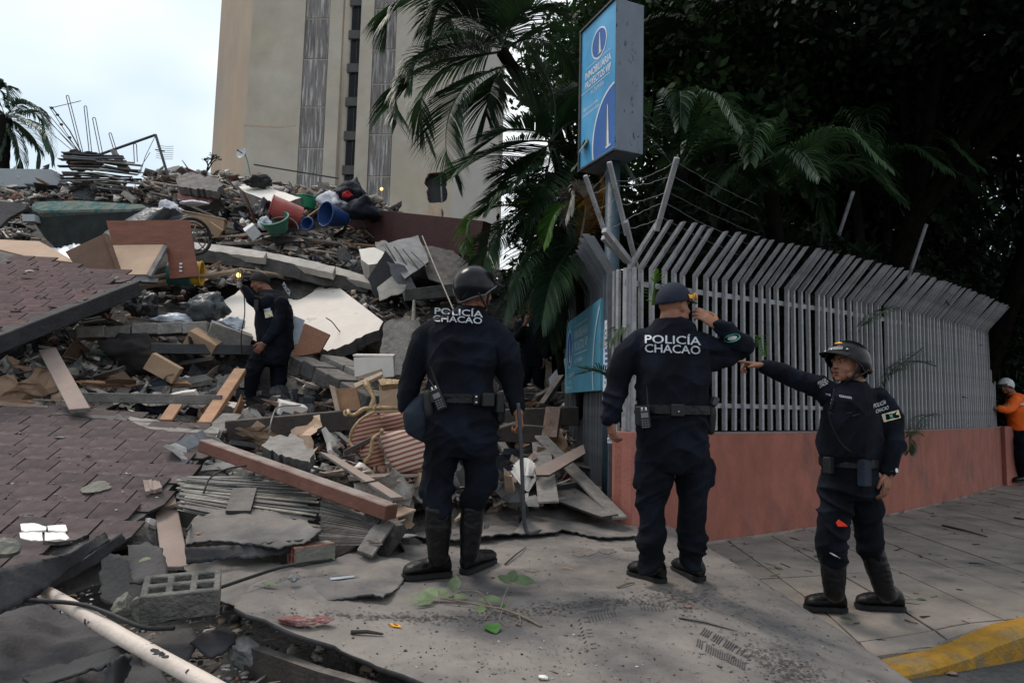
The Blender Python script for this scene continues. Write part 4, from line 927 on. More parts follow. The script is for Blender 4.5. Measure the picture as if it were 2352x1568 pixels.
def place_px(rnd):
    while True:
        x = rnd.uniform(-40, 1300); y = rnd.uniform(400, 1240)
        if y < top_y(x)+4: continue
        if inpoly(x, y, LOWROOF) or inpoly(x, y, UPROOF): continue
        if x > 1120 and y < 900: continue
        if any(((x-cx)/(rx*.9))**2+((y-cy)/(ry*.9))**2 < 1 and rnd.random() < .93 for cx, cy, rx, ry, d in VOIDS): continue
        if any(inpoly(x, y, P_) for P_ in KEEP): continue
        if x > 905 and y > 1150: continue
        if x > 1000 and rnd.random() < .3: continue
        return x, y
for n in range(470):
    x, y = place_px(rnd); d = MDEP(x, y)+rnd.uniform(.05, .3); kind = rnd.choices(['chunk', 'board', 'sheet', 'brick', 'slab'], [3.2, 5, 4, .8, 3])[0]
    me, _, m = rnd.choice(PRO[kind]); c = at(x, y, d); s_ = rnd.uniform(.14, .34)
    if kind == 'board': sc_ = (s_*2.2, rnd.uniform(.5, 1.5), s_*2.2)
    elif kind == 'brick': s_ = rnd.uniform(.18, .3); sc_ = (s_, s_, s_)
    elif kind in ('sheet', 'slab'): s_ = rnd.uniform(.25, .65); sc_ = (s_, s_*rnd.uniform(.5, 1), s_*.6)
    else: s_ = rnd.uniform(.18, .55); sc_ = (s_, s_*rnd.uniform(.6, 1.2), s_*rnd.uniform(.6, 1))
    o = bpy.data.objects.new(NAME[kind], me); COL.objects.link(o); o.location = c; o.rotation_euler = debris_rot(kind, rnd); o.scale = sc_
    l, ca, gr = LAB[kind]; lm = min(MARKS, key=lambda q_: math.hypot(x-q_[0], y-q_[1])); big = max(sc_)
    sz = 'large ' if big > (1.1 if kind == 'board' else .45) else ('small ' if big < (.75 if kind == 'board' else .27) else '')
    setp(o, f"{sz}{HUE[m]} {NOUN[kind]} {lm[2]}", ca, gr)
# crumpled sheets of felt, foil and cloth
CR = []
for k in range(7):
    g = G(); n_c = 9
    for j in range(n_c+1):
        for i in range(n_c+1):
            x, y = i/n_c-.5, j/n_c-.5; p = V((x, y, 0)); q_ = V((x*2.2+k*5, y*2.2, k)); g.v.append(p+V((noise.noise(q_*1.3)*.12, noise.noise(q_*1.3+V((9, 0, 0)))*.12, noise.noise(q_)*.45+abs(noise.noise(q_*2.3))*.3+random.uniform(-.012, .012))))
    for j in range(n_c):
        for i in range(n_c):
            if (i in (0, n_c-1) or j in (0, n_c-1)) and random.random() < .35: continue
            g.f.append((j*(n_c+1)+i, j*(n_c+1)+i+1, (j+1)*(n_c+1)+i+1, (j+1)*(n_c+1)+i)); g.mi.append(0)
    for m in ('felt_dark', 'metal_grey', 'concrete', 'cloth_navy', 'board_tan', 'metal_dark', 'concrete_light'): CR.append((proto('crumpled_sheet', g, m), m))
HUE['cloth_navy'] = 'navy cloth'
for n in range(110):
    x, y = place_px(rnd); d = MDEP(x, y)+rnd.uniform(.0, .25); me, m = rnd.choice(CR); s_ = rnd.uniform(.22, .7)
    o = bpy.data.objects.new('crumpled_sheet', me); COL.objects.link(o); o.location = at(x, y, d); o.rotation_euler = (rnd.gauss(.5, .5), rnd.gauss(0, .5), rnd.uniform(0, 6.3)); o.scale = (s_, s_*rnd.uniform(.5, 1), s_*.7)
    lm = min(MARKS, key=lambda q_: math.hypot(x-q_[0], y-q_[1])); setp(o, f"{'large ' if s_ > .5 else ''}crumpled {HUE[m]} sheet {lm[2]}", 'sheet', 'crumpled sheets on the heap')
for n in range(46):
    x, y = place_px(rnd)
    if y > 900: continue
    a = at(x, y, MDEP(x, y)+.15); d = V((rnd.gauss(0, .7), rnd.gauss(-.2, .5), rnd.uniform(.2, 1))).normalized(); L_ = rnd.uniform(.3, .9); pts = [a]
    for k in range(4): d = (d+V((rnd.gauss(0, .35), rnd.gauss(0, .35), rnd.gauss(-.15, .3)))).normalized(); pts.append(pts[-1]+d*L_/4)
    g = G(); g.tube(bez(pts, 10), .008, 5); lm = min(MARKS, key=lambda q_: math.hypot(x-q_[0], y-q_[1])); mk('bent_bar', g, 'rebar', label='bent steel bar sticking up '+lm[2], cat='steel bar', group='bent bars sticking out of the heap')
# ---- fine debris as one mass (crumbs, splinters, dust clods)
def scatter_stuff(name, n, place, smin, smax, label, cat, seed, kinds=('chunk', 'board', 'sheet', 'slab', 'brick'), wts=(4, 6, 4, 2.5, .5), flatz=False, only=None):
    rnd = random.Random(seed); mats_ = sorted(set(only)) if only else sorted({m for k in kinds for _, _, m in PRO[k]}); mi = {m: i for i, m in enumerate(mats_)}
    cube = np.array([(-1, -1, -1), (1, -1, -1), (1, 1, -1), (-1, 1, -1), (-1, -1, 1), (1, -1, 1), (1, 1, 1), (-1, 1, 1)], float)*.5
    cf = np.array([(0, 3, 2, 1), (4, 5, 6, 7), (0, 1, 5, 4), (1, 2, 6, 5), (2, 3, 7, 6), (3, 0, 4, 7)]); VS = []; FS = []; MI = []
    for k in range(n):
        p = place(rnd); 
        if p is None: continue
        kind = rnd.choices(kinds, wts)[0]; m = rnd.choice(PRO[kind])[2] if not only else rnd.choice(only); s_ = smin*(smax/smin)**(rnd.random()**1.7)
        dim = {'chunk': (s_, s_*rnd.uniform(.6, 1), s_*rnd.uniform(.5, .9)), 'board': (s_*.35, s_*rnd.uniform(2, 5), s_*.15), 'sheet': (s_*1.6, s_*rnd.uniform(.8, 1.6), s_*.08), 'slab': (s_*1.5, s_*1.2, s_*.3), 'brick': (s_, s_*1.8, s_*.6)}[kind]
        R = (debris_rot(kind, rnd) if not flatz else Euler((rnd.gauss(0, .12), rnd.gauss(0, .12), rnd.uniform(0, 6.3)))).to_matrix(); jit = np.array([[rnd.uniform(.62, 1.15) for _ in range(3)] for _ in range(8)])
        v = (cube*jit*np.array(dim)) @ np.array(R).T + np.array(p); VS.append(v); FS.append(cf+8*len(MI)); MI.append(mi[m])
    return np_obj(name, np.concatenate(VS), np.concatenate(FS), mats_, mi=np.repeat(MI, 6), kind='stuff', label=label, cat=cat)
MIXF = ('concrete_light', 'concrete_light', 'concrete_light', 'plaster_white', 'concrete', 'concrete', 'concrete', 'concrete', 'wood_light', 'wood_grey', 'wood_grey', 'concrete_dark', 'concrete_dark', 'wood_dark', 'metal_dark', 'wood_brown', 'brick_red')
def pm(rnd):
    x, y = place_px(rnd); return tuple(at(x, y, MDEP(x, y)+rnd.uniform(.1, .5)))
scatter_stuff('fine_rubble', 22000, pm, .022, .16, 'small broken rubble covering the heap', 'rubble', 31, only=MIXF)
def pcrest(rnd):
    x = rnd.uniform(340, 1080); y = top_y(x)+rnd.uniform(-12, 60); return tuple(at(x, y, MDEP(x, y)+rnd.uniform(-.1, .4)))
scatter_stuff('crest_rubble', 1600, pcrest, .05, .3, 'jumbled rubble along the crest of the heap', 'rubble', 32, only=MIXF)

# ---- shingled roof planes
def hex_proto(w, h, m, name='shingle'):
    g = G(); po = [(-w*.27, -h*.58), (w*.27, -h*.58), (w*.5, -h*.16), (w*.5, h*.62), (-w*.5, h*.62), (-w*.5, -h*.16)]
    g.poly_prism([V((x, y, .012)) for x, y in po], V((0, 0, 1)), .018); g.mi = [0]+[1]*(len(g.f)-1); me = proto(name, g, [m, 'roof_felt']); me.polygons.foreach_set('material_index', g.mi); return me  # black cut edges, also standing in for contact shade between the shingles
def shingle_roof(parent, poly, A, U_, Vv, w, h, m, urange, vrange, seed, skip=()):
    """lay rows of hexagonal shingles over a plane (A origin, U_ along the row, Vv up the slope), keeping those inside the outline"""
    me = hex_proto(w*.965, h, m); rnd = random.Random(seed); n = U_.cross(Vv).normalized(); k = 0
    inv = CAMROT.transposed()
    for j in range(*vrange):
        for i in range(*urange):
            p = A+U_*((i+(.5 if j % 2 else 0))*w)+Vv*(j*h*.98)
            def px(q_):
                c = inv @ (q_-CAMPOS); return 1176+FPX*c.x/-c.z, 784-FPX*c.y/-c.z
            x, y = px(p)
            if not inpoly(x, y, poly) or x < -70: continue
            if any(math.hypot((x-sx)/1.6, y-sy) < sr for sx, sy, sr in skip): continue
            o = bpy.data.objects.new('shingle', me); COL.objects.link(o); o.parent = parent
            wob = n*(.012*noise.noise(p*2.3))
            R = Matrix((U_, Vv, n)).transposed() @ Matrix.Rotation(rnd.gauss(0, .006), 3, 'Z') @ Matrix.Rotation(.065+abs(rnd.gauss(0, .015)), 3, 'X') @ Matrix.Rotation(rnd.gauss(0, .006), 3, 'Y')
            o.location = p+wob+n*.006-WORLD[parent]; o.rotation_euler = R.to_euler(); k += 1
    return k
# lower roof
lr = thing('fallen_roof', at(250, 1150, 5.0), 'lower fallen slope of dusty maroon hexagonal shingles with a stone on it', 'roof')
A = at(250, 1150, 5.0); B = at(250, 970, 6.4); U_ = (at(400, 1156, 5.02)-A).normalized(); n_ = U_.cross(B-A).normalized(); Vv = n_.cross(U_).normalized()
def on_plane(px, py, A=A, n_=n_): d = ray(px, py); return CAMPOS+d*((A-CAMPOS).dot(n_)/d.dot(n_))
LRE = ragged(LOWROOF, 3, 14, 5, edges=[3, 4, 5, 6, 7, 8, 9, 10]); g = G(); P = [on_plane(*p) for p in LRE]; g.poly_prism([p-n_*.012 for p in P], n_, .10); mk('roof_deck', g, 'roof_felt', lr)
ks1 = shingle_roof(lr, LOWROOF, A, U_, Vv, .275, .235, 'shingle', (-8, 14), (-9, 9), 3, skip=((205, 1095, 12),))
for (pp, m) in (([(270, 958), (400, 975), (505, 988), (498, 1008), (430, 1002), (360, 992), (330, 985)], 'concrete'), ([(110, 935), (230, 943), (300, 960), (290, 972), (200, 962), (120, 956)], 'roof_felt')):
    pp = ragged(pp, 2.5, 12, 4); g = G(); g.poly_prism([on_plane(*p)+n_*.022 for p in pp], n_, .012); mk('roof_cement', g, m, lr)
for q_ in (lambda r: None,):
    pass
def on_low(px, py, h=.0): return on_plane(px, py)+n_*(.02+h)
# upper roof
ur = thing('fallen_roof', at(100, 700, 7.2), 'upper fallen slope of dark red shingles with a thick black edge', 'roof')
A2 = at(90, 770, 6.7); B2 = at(90, 600, 8.8); U2 = (at(250, 776, 6.72)-A2).normalized(); n2 = U2.cross(B2-A2).normalized(); V2 = n2.cross(U2).normalized()
def on_up(px, py, h=0.0): d = ray(px, py); return CAMPOS+d*((A2-CAMPOS).dot(n2)/d.dot(n2))+n2*h
g = G(); P = [on_up(*p) for p in UPROOF]; g.poly_prism([p-n2*.012 for p in P], n2, .10); mk('roof_deck', g, 'roof_felt', ur)
ks2 = shingle_roof(ur, [(x, y-(9 if y > 640 else 0)) for x, y in UPROOF], A2, U2, V2, .29, .205, 'shingle_red', (-6, 10), (-4, 15), 4)
g = G(); a_, b_ = on_up(318, 656, -.03), on_up(-90, 818, -.03); g.bar(a_, b_, .05, .17); mk('fascia', g, 'felt_dark', ur, bevel=.01)
g = G(); g.bar(on_up(316, 646, .012), on_up(-90, 800, .012), .11, .015, up=n2); mk('edge_flashing', g, 'felt_dark', ur)
print('shingles', ks1, ks2)

# ---- main torn roof membrane under the officers
SLY = [1140, 1150, 1165, 1190, 1230, 1270, 1290, 1310, 1340, 1395, 1420, 1448, 1480, 1515, 1545, 1575, 1640, 1760]
SLXL = [1120, 1010, 905, 903, 908, 930, 850, 720, 575, 537, 565, 640, 760, 850, 930, 1010, 1180, 1500]
SRY = [1140, 1150, 1180, 1213, 1300, 1400, 1503, 1535, 1600, 1760]; SRX = [1240, 1300, 1462, 1548, 1700, 1855, 2012, 2052, 2135, 2330]
REZ = [(1140, .30), (1213, .20), (1300, .165), (1400, .10), (1500, .03), (1600, .018), (1760, .01)]
def slab_z(x, y):
    xr = interp(y, SRY, SRX); rz = interp(y, [a for a, _ in REZ], [b for _, b in REZ]); t = min(1, max(0, (xr-x)/290))
    t = t*t*(3-2*t); z = lerp(rz, .235, t)
    if y < 1230: z += (1230-y)*.0009*t
    if x < 900: z += .05*min(1, (900-x)/300)*(1-max(0, min(1, (y-1400)/80)))
    return z
def slab_pt(x, y, h=0.0):
    p = atz(x, y, slab_z(x, y)); 
    fold = .016*noise.noise(V((p.x*1.3, p.y*1.3, 3)))+.006*noise.noise(V((p.x*5, p.y*5, 1)))
    w = max(0, min(1, (900-x)/350)); fold += w*(.035*noise.noise(V((p.x*2.2+p.y*1.5, p.y*4.0, 7)))) 
    rd = 1-abs(noise.noise(V((p.x*1.1+p.y*.9, p.y*1.6-p.x*.4, 5))))*3.2; fold += .016*max(0, rd)**3*(.35+.65*w)
    # curled lip along the torn left and front edge
    xl = interp(y, SLY, SLXL); e = max(0, 1-(x-xl)/40.0) if y > 1300 else 0
    fold += .025*e*e*noise.noise(V((p.x*3, p.y*3, 9)))
    p.z += fold+h; return p
g = G(); rowsy = list(np.linspace(1142, 1330, 34))+list(np.linspace(1336, 1760, 56)); NC = 150; rnd = random.Random(8)
for j, y in enumerate(rowsy):
    xl = interp(y, SLY, SLXL)+rnd.uniform(-3, 3)+5*noise.noise(V((y*.05, 0, 0))); xr = interp(y, SRY, SRX)+rnd.uniform(-1, 1)
    for i in range(NC+1): g.v.append(slab_pt(lerp(xl, xr, i/NC), y))
for j in range(len(rowsy)-1):
    for i in range(NC): g.f.append((j*(NC+1)+i, (j+1)*(NC+1)+i, (j+1)*(NC+1)+i+1, j*(NC+1)+i+1)); g.mi.append(0)
slab = mk('fallen_membrane', g, ['membrane', 'felt_underside'], label='wide dusty grey roof membrane torn along its edge beneath the two standing officers', cat='roof membrane', smooth=True, origin=(0, 0, 0), fixn=False)
so = slab.modifiers.new('thick', 'SOLIDIFY'); so.thickness = .022; so.offset = -1; so.material_offset_rim = 1; so.material_offset = 1
# dark timber grillage propping the membrane
gr = thing('roof_frame', at(900, 1560, 3.0), 'dark timber frame under the torn front edge of the roof membrane', 'frame')
for (a, b, w, h) in (((745, 1480, 2.95), (1060, 1600, 2.62), .05, .16), ((575, 1445, 3.25), (760, 1500, 2.95), .05, .14), ((900, 1500, 3.3), (1500, 1480, 3.6), .08, .14), ((820, 1450, 3.4), (1500, 1440, 3.6), .08, .08)):
    A_, B_ = at(*a), at(*b); A_.z = B_.z = .07 if h > .1 else .02; g = G(); g.bar(A_, B_, w, h); mk('joist', g, 'wood_dark', gr)
# overlapping torn membrane pieces
def torn_sheet(label, poly, hfun, mats='membrane', nx=34, ny=16, wr=.02, seed=0, cat='roof membrane', t=.012, base=None, name='membrane_piece', rag=2.0):
    """sheet spread between an upper and a lower outline (lists of px points), draped with folds"""
    up, lo = poly; g = G(); rnd = random.Random(seed)
    def along(L_, t):
        d = [0]
        for i in range(1, len(L_)): d.append(d[-1]+math.hypot(L_[i][0]-L_[i-1][0], L_[i][1]-L_[i-1][1]))
        s_ = t*d[-1]; return np.interp(s_, d, [p[0] for p in L_]), np.interp(s_, d, [p[1] for p in L_])
    for j in range(ny+1):
        for i in range(nx+1):
            x0, y0 = along(up, i/nx); x1, y1 = along(lo, i/nx); x, y = lerp(x0, x1, j/ny), lerp(y0, y1, j/ny)
            if j in (0, ny): y += rnd.uniform(-rag, rag)
            if i in (0, nx): x += rnd.uniform(-rag, rag)
            p = hfun(x, y, i/nx, j/ny); f = wr*noise.noise(V((p.x*3.1+seed, p.y*3.1, p.z*2)))+wr*.4*noise.noise(V((p.x*9, p.y*9, seed)))
            g.v.append(p+V((0, 0, f)))
    for j in range(ny):
        for i in range(nx): g.f.append((j*(nx+1)+i, (j+1)*(nx+1)+i, (j+1)*(nx+1)+i+1, j*(nx+1)+i+1)); g.mi.append(0)
    o = mk(name, g, [mats, 'felt_underside'], label=label, cat=cat, smooth=True, fixn=False); so = o.modifiers.new('t', 'SOLIDIFY'); so.thickness = t; so.offset = -1; so.material_offset_rim = 1; so.material_offset = 1
    return o
def hz(z0, z1, x0=None): return lambda x, y, u, v: atz(x, y, lerp(z0, z1, v))
def hzz(za, zb, zc, zd): return lambda x, y, u, v: atz(x, y, lerp(lerp(za, zb, u), lerp(zc, zd, u), v))
torn_sheet('torn flap of membrane lifted over a crack beside the crowbar', ([(1215, 1175), (1290, 1150), (1330, 1152), (1400, 1178), (1462, 1205)], [(1180, 1222), (1240, 1222), (1300, 1215), (1380, 1232), (1470, 1228)]), hzz(.31, .27, .30, .25), seed=2, wr=.02)
torn_sheet('torn flap of membrane behind the boots of the helmeted officer', ([(905, 1160), (1000, 1150), (1100, 1172), (1190, 1178)], [(935, 1225), (1010, 1240), (1110, 1235), (1200, 1222)]), hzz(.35, .32, .285, .285), seed=4, wr=.015)
torn_sheet('rumpled left part of the membrane running towards the clay brick', ([(418, 1300), (520, 1275), (640, 1292), (760, 1283), (850, 1262), (952, 1284)], [(470, 1352), (560, 1400), (680, 1385), (800, 1375), (880, 1378), (918, 1338)]), hzz(.31, .29, .235, .26), seed=5, wr=.035, nx=60, ny=24)
torn_sheet('dusty membrane flap draped over the debris below the shingled slope', ([(440, 1195), (500, 1165), (590, 1160), (690, 1190), (740, 1215)], [(425, 1250), (480, 1238), (560, 1248), (640, 1248), (712, 1240)]), hzz(.50, .47, .44, .42), seed=6, wr=.04, nx=40)
torn_sheet('long narrow dark strip of membrane edge lying beside the clay brick', ([(425, 1258), (500, 1252), (600, 1246), (700, 1240)], [(430, 1292), (500, 1284), (600, 1278), (712, 1258)]), hzz(.43, .42, .36, .36), 'felt_dark', seed=7, wr=.008, ny=6, nx=30)
torn_sheet('dark rubber strip hanging from the lower shingled slope', ([(0, 1392), (90, 1350), (150, 1310), (280, 1226)], [(-40, 1430), (120, 1352), (210, 1300), (292, 1245)]), hzz(.42, .52, .36, .46), 'felt_dark', seed=8, wr=.008, ny=6)
torn_sheet('dark felt edge of the lower slope running down to the left corner', ([(-60, 1310), (60, 1290), (160, 1272), (240, 1222)], [(-60, 1425), (30, 1392), (110, 1345), (252, 1240)]), hzz(.58, .55, .40, .52), 'felt_dark', seed=9, wr=.015, ny=8)
torn_sheet('jagged black upright scrap of roofing felt behind the hollow block', ([(230, 1262), (262, 1270), (300, 1278), (318, 1300)], [(232, 1372), (270, 1388), (310, 1386), (352, 1392)]), lambda x, y, u, v: at(x, y, 4.15-.1*u-.25*v), 'felt_underside', seed=10, wr=.03, ny=14, nx=14, rag=4)
torn_sheet('large sagging sheet of black felt in the near left corner', ([(0, 1400), (60, 1385), (150, 1400), (260, 1440), (340, 1480)], [(-60, 1640), (80, 1640), (180, 1640), (280, 1640), (420, 1640)]), hzz(.20, .12, .22, .10), 'felt_dark', seed=12, wr=.07, nx=40, ny=30)
torn_sheet('shredded strip of black bark-like felt over the pipe', ([(50, 1545), (120, 1520), (220, 1495), (298, 1482)], [(75, 1568), (150, 1558), (240, 1540), (305, 1500)]), hzz(.27, .30, .25, .28), 'felt_underside', seed=13, wr=.05, nx=30, ny=8, rag=4)
torn_sheet('angular black felt scrap standing in the near left corner', ([(245, 1520), (285, 1500), (300, 1505)], [(235, 1600), (262, 1600), (300, 1545)]), hzz(.30, .32, .2, .2), 'felt_underside', seed=14, wr=.05, nx=14, ny=10, rag=3)
torn_sheet('small black square of felt beside the grey rock', ([(440, 1470), (480, 1440), (535, 1450)], [(480, 1510), (500, 1500), (540, 1480)]), hzz(.16, .20, .10, .14), 'felt_dark', seed=15, wr=.01, nx=10, ny=8)
torn_sheet('flat black felt slates under the white pipe', ([(320, 1500), (380, 1445), (440, 1440)], [(330, 1530), (420, 1530), (460, 1470)]), hzz(.14, .14, .12, .12), 'felt_dark', seed=16, wr=.008, nx=10, ny=8)
torn_sheet('torn felt scrap folded below the vertical plank', ([(290, 1250), (340, 1248), (372, 1262)], [(300, 1330), (350, 1340), (390, 1330)]), hzz(.42, .40, .32, .32), 'felt_dark', seed=17, wr=.03, nx=12, ny=10, rag=4)
torn_sheet('curled grey membrane scrap before the left leg of the lamp officer', ([(520, 955), (560, 940), (590, 938)], [(560, 962), (600, 966), (668, 960)]), lambda x, y, u, v: at(x, y, 7.9-.3*v), 'membrane', seed=18, wr=.03, nx=14, ny=8)
# dark ground floor seen below the membranes
def pg(rnd):
    x, y = rnd.uniform(-30, 900), rnd.uniform(1290, 1620); return tuple(atz(x, y, .02+.03*rnd.random()))
scatter_stuff('ground_crumbs', 1400, pg, .008, .05, 'gravel and crumbs on the ground in the near left', 'gravel', 35, flatz=True)
def ps(rnd):
    y = 1150+470*rnd.random()**.8; xl, xr = interp(y, SLY, SLXL), interp(y, SRY, SRX); x = rnd.uniform(xl+6, xr-4); return tuple(slab_pt(x, y, .002))
scatter_stuff('membrane_grit', 1700, ps, .002, .013, 'grit and splinters strewn on the membrane', 'grit', 36, wts=(7, 2, 1, 1, 1), flatz=True, only=('concrete_dark', 'concrete', 'felt_dark', 'wood_dark', 'wood_brown', 'concrete_light'))
def prf(rnd):
    x, y = rnd.uniform(0, 480), rnd.uniform(960, 1300)
    return tuple(on_low(x, y)) if inpoly(x, y, LOWROOF) else None
scatter_stuff('roof_grit', 900, prf, .003, .016, 'grit lying on the lower shingled slope', 'grit', 37, flatz=True)
def pu(rnd):
    x, y = rnd.uniform(0, 300), rnd.uniform(600, 790)
    return tuple(on_up(x, y, .02)) if inpoly(x, y, UPROOF) else None
scatter_stuff('roof_grit', 160, pu, .01, .06, 'light chips lying on the upper shingled slope', 'grit', 38, flatz=True)
def pw(rnd):
    for _ in range(50):
        X, Y = rnd.uniform(1.8, 11), rnd.uniform(3.6, 15)
        if Y > yk(X)+.2 and (X > 9 or Y < yw(X)): 
            return (X, Y, gz(X, Y)+.004)
scatter_stuff('leaf_litter', 520, pw, .008, .05, 'dry leaf litter and twigs on the pavement', 'leaf litter', 39, kinds=('board', 'sheet'), wts=(3, 2), flatz=True, only=('stick_dark', 'stick_dark', 'wood_brown', 'leaf_fallen'))
# ================================================================== NAMED PIECES OF THE WRECKAGE
T_ = thing
# -- concrete / walls
panel('wall_slab', [(500, 652), (640, 650), (708, 614), (742, 632), (880, 738), (870, 758), (838, 768), (800, 790), (752, 806), (700, 770), (600, 730)], 9.9, -.002, -.013, .16, ['plaster_stained', 'concrete_dark'], 'large cream plastered wall slab tilted behind the officer with the lamp', 'wall slab', rag=2.0, step=10, edges=[4, 5, 6, 7, 8])
panel('wall_slab', [(498, 700), (560, 662), (640, 720), (600, 790), (540, 760)], 9.3, 0, -.012, .08, ['plaster_stained', 'concrete'], 'grey white wall sheet lying left of the officer with the lamp', 'wall slab', rag=1.5)
panel('wall_slab', [(548, 428), (592, 425), (692, 454), (668, 462), (640, 470), (560, 440)], 12.9, 0, -.03, .3, ['plaster_white', 'concrete'], 'thick slab with bright white top face near the crest of the heap', 'wall slab', rag=1)  # white top and grey rim carry the light from above in their colours
# long floor slab edge
fs = T_('floor_slab', at(650, 600, 11.2), 'long broken concrete floor slab edge running across the middle of the heap', 'floor slab')
for i, (p, Y, m) in enumerate([(([(446, 556), (530, 566), (612, 578), (606, 592), (520, 582), (446, 572)]), 11.25, 'concrete_light'), ([(612, 578), (700, 596), (770, 612), (764, 628), (690, 611), (606, 592)], 11.3, 'concrete_light'), ([(772, 612), (830, 630), (868, 640), (856, 652), (800, 640), (766, 628)], 11.35, 'concrete_light')]):
    panel('slab_top', p, Y, 0, -.012, .12, m, parent=fs, rag=1, step=14, seed=i)
panel('slab_face', [(444, 570), (520, 581), (606, 591), (690, 610), (764, 627), (858, 652), (842, 672), (780, 662), (720, 650), (600, 618), (448, 600)], 11.22, .0005, 0, .3, 'concrete_dark', parent=fs, rag=1.5)  # pale tops and dark front put light from above into the concrete colours
for x in (528, 600, 690, 766): panel('slab_joint', [(x, interp(x, [446, 858], [573, 652])), (x+2, interp(x, [446, 858], [574, 653])), (x, interp(x, [446, 858], [598, 672])), (x-3, interp(x, [446, 858], [597, 671]))], 11.18, 0, 0, .02, 'wood_dark', parent=fs)
beam('maroon_beam', (795, 512, 13.6), (1112, 552, 11.4), .22, .62, 'maroon', 'long maroon painted beam slanting down behind the helmeted officer', 'beam')
panel('maroon_panel', [(1000, 535), (1112, 548), (1105, 610), (1060, 640), (1010, 600)], 12.2, -.01, 0, .1, 'maroon', 'maroon wall piece at the right end of the long beam', 'wall piece', rag=2)
panel('red_wall_piece', [(410, 432), (500, 440), (505, 452), (480, 468), (408, 460)], 13.2, 0, -.005, .3, ['stone_pink', 'concrete_dark'], 'pinkish red wall piece standing on the crest left of the white slab', 'wall piece', rag=1.5)
panel('tile_ridge', [(404, 410), (430, 396), (500, 410), (512, 425), (498, 440), (410, 428)], 13.3, 0, -.02, .15, 'concrete_dark', 'ragged grey ridge of broken concrete over the pinkish wall piece', 'rubble', rag=3, step=7)
# left pale wall and building remains
w0 = T_('pale_wall', at(60, 440, 14.2), 'pale blue grey wall with a deep shadow joint at the left edge', 'wall')
panel('upper_band', [(-90, 386), (0, 387), (118, 389), (137, 418), (128, 428), (-90, 430)], 14.2, 0, 0, .4, 'house_wall', parent=w0, rag=1.5, edges=[2, 3])
panel('lower_band', [(-90, 436), (0, 435), (120, 432), (132, 460), (0, 466), (-90, 470)], 14.35, 0, 0, .4, 'house_wall', parent=w0, rag=1.5, edges=[2])
panel('tin_roof', [(322, 414), (386, 386), (412, 380), (424, 398), (418, 414), (330, 420)], 20, 0, -.04, .15, 'roof_tin', 'grey gabled tin roof of a house beyond the heap', 'roof', rag=.8)
panel('tin_wall', [(330, 417), (420, 404), (424, 430), (330, 432)], 19, 0, 0, .2, 'house_wall', 'low grey house wall beyond the crest of the heap', 'wall')
# blocks and beams
def block_run(label, a, b, n, w, h, m, name='block_wall_piece'):
    A_, B_ = at(*a), at(*b); t = T_(name, (A_+B_)/2, label, 'wall piece'); rnd = random.Random(len(label))
    for i in range(n):
        p, q_ = A_.lerp(B_, i/n), A_.lerp(B_, (i+.97)/n); g = G(); off = V((rnd.uniform(-.01, .01), rnd.uniform(-.02, .02), rnd.uniform(-.015, .015))); g.bar(p+off, q_+off, w, h, jit=.008); mk('block', g, m, t, bevel=.008)
    return t
block_run('grey wall piece of laid blocks lying left of the officer with the lamp', (190, 766, 8.2), (486, 752, 8.5), 5, .35, .14, 'concrete')
block_run('slanting wall piece of grey blocks right of the officer with the lamp', (690, 832, 8.6), (868, 925, 7.7), 6, .34, .17, 'concrete_dark')
block_run('second grey wall piece behind the slanting one', (760, 830, 8.9), (872, 882, 8.4), 2, .4, .16, 'concrete')
panel('concrete_block', [(824, 572), (860, 568), (884, 580), (882, 604), (846, 608), (830, 596)], 11.2, 0, -.01, .3, ['plaster_white', 'concrete_light'], 'square block with white top on the slope above the helmeted officer', 'block', rag=1)
panel('broken_beam', [(862, 555), (885, 552), (928, 588), (930, 604), (905, 602), (866, 572)], 11.6, 0, -.008, .25, ['concrete', 'concrete_dark'], 'knobbly broken concrete beam beside the white topped block', 'beam', rag=3, step=6)
beam('broken_beam', (930, 680, 10.2), (1060, 668, 10.4), .3, .17, 'concrete_dark', 'dark concrete beam jutting from behind the helmet', 'beam', jit=.03)
panel('membrane_shell', [(882, 742), (900, 732), (960, 734), (975, 760), (940, 860), (900, 862), (872, 815)], 9.2, 0, -.004, .04, 'concrete', 'grey curved sheet standing left of the helmeted officer', 'sheet', rag=2)
for (p, Y, ky, lab, m) in (([(880, 560), (960, 540), (985, 600), (930, 640)], 11.0, -.01, 'ribbed dark metal roof sheet sliding off the heap above the helmet', 'metal_grey'),
                        ([(845, 640), (885, 575), (905, 600), (890, 680), (862, 685)], 10.7, 0, 'twisted upright grey metal sheet above the curved sheet', 'metal_dark'),
                        ([(888, 600), (930, 610), (960, 668), (950, 690), (905, 640)], 10.6, 0, 'bent metal sheet folded beside the thin white rod', 'metal_grey'),
                        ([(866, 660), (905, 630), (935, 650), (928, 670), (872, 690)], 10.5, -.005, 'pale triangular metal sheet below the twisted ones', 'concrete_light'),
                        ([(960, 560), (1040, 575), (1090, 620), (1040, 660), (985, 640)], 11.2, -.01, 'grey corrugated sheet lying under the maroon wall piece', 'concrete_dark')):
    panel('metal_sheet', p, Y, .002, ky, .02, m, lab, 'metal sheet', rag=2, step=14)
for k in range(4):
    beam('metal_strip', (885+k*20, 560+k*6, 10.95), (930+k*17, 632-k*6, 10.7), .03, .012, 'metal_dark', ('first', 'second', 'third', 'fourth')[k]+' raised rib from the left on the dark metal roof sheet', 'metal strip')
g = G(); g.tube([at(970, 542, 10.5), at(1002, 620, 9.6), at(1042, 712, 8.8)], .009, 8); mk('rod', g, 'concrete_light', label='thin white rod leaning behind the helmeted officer', cat='rod')
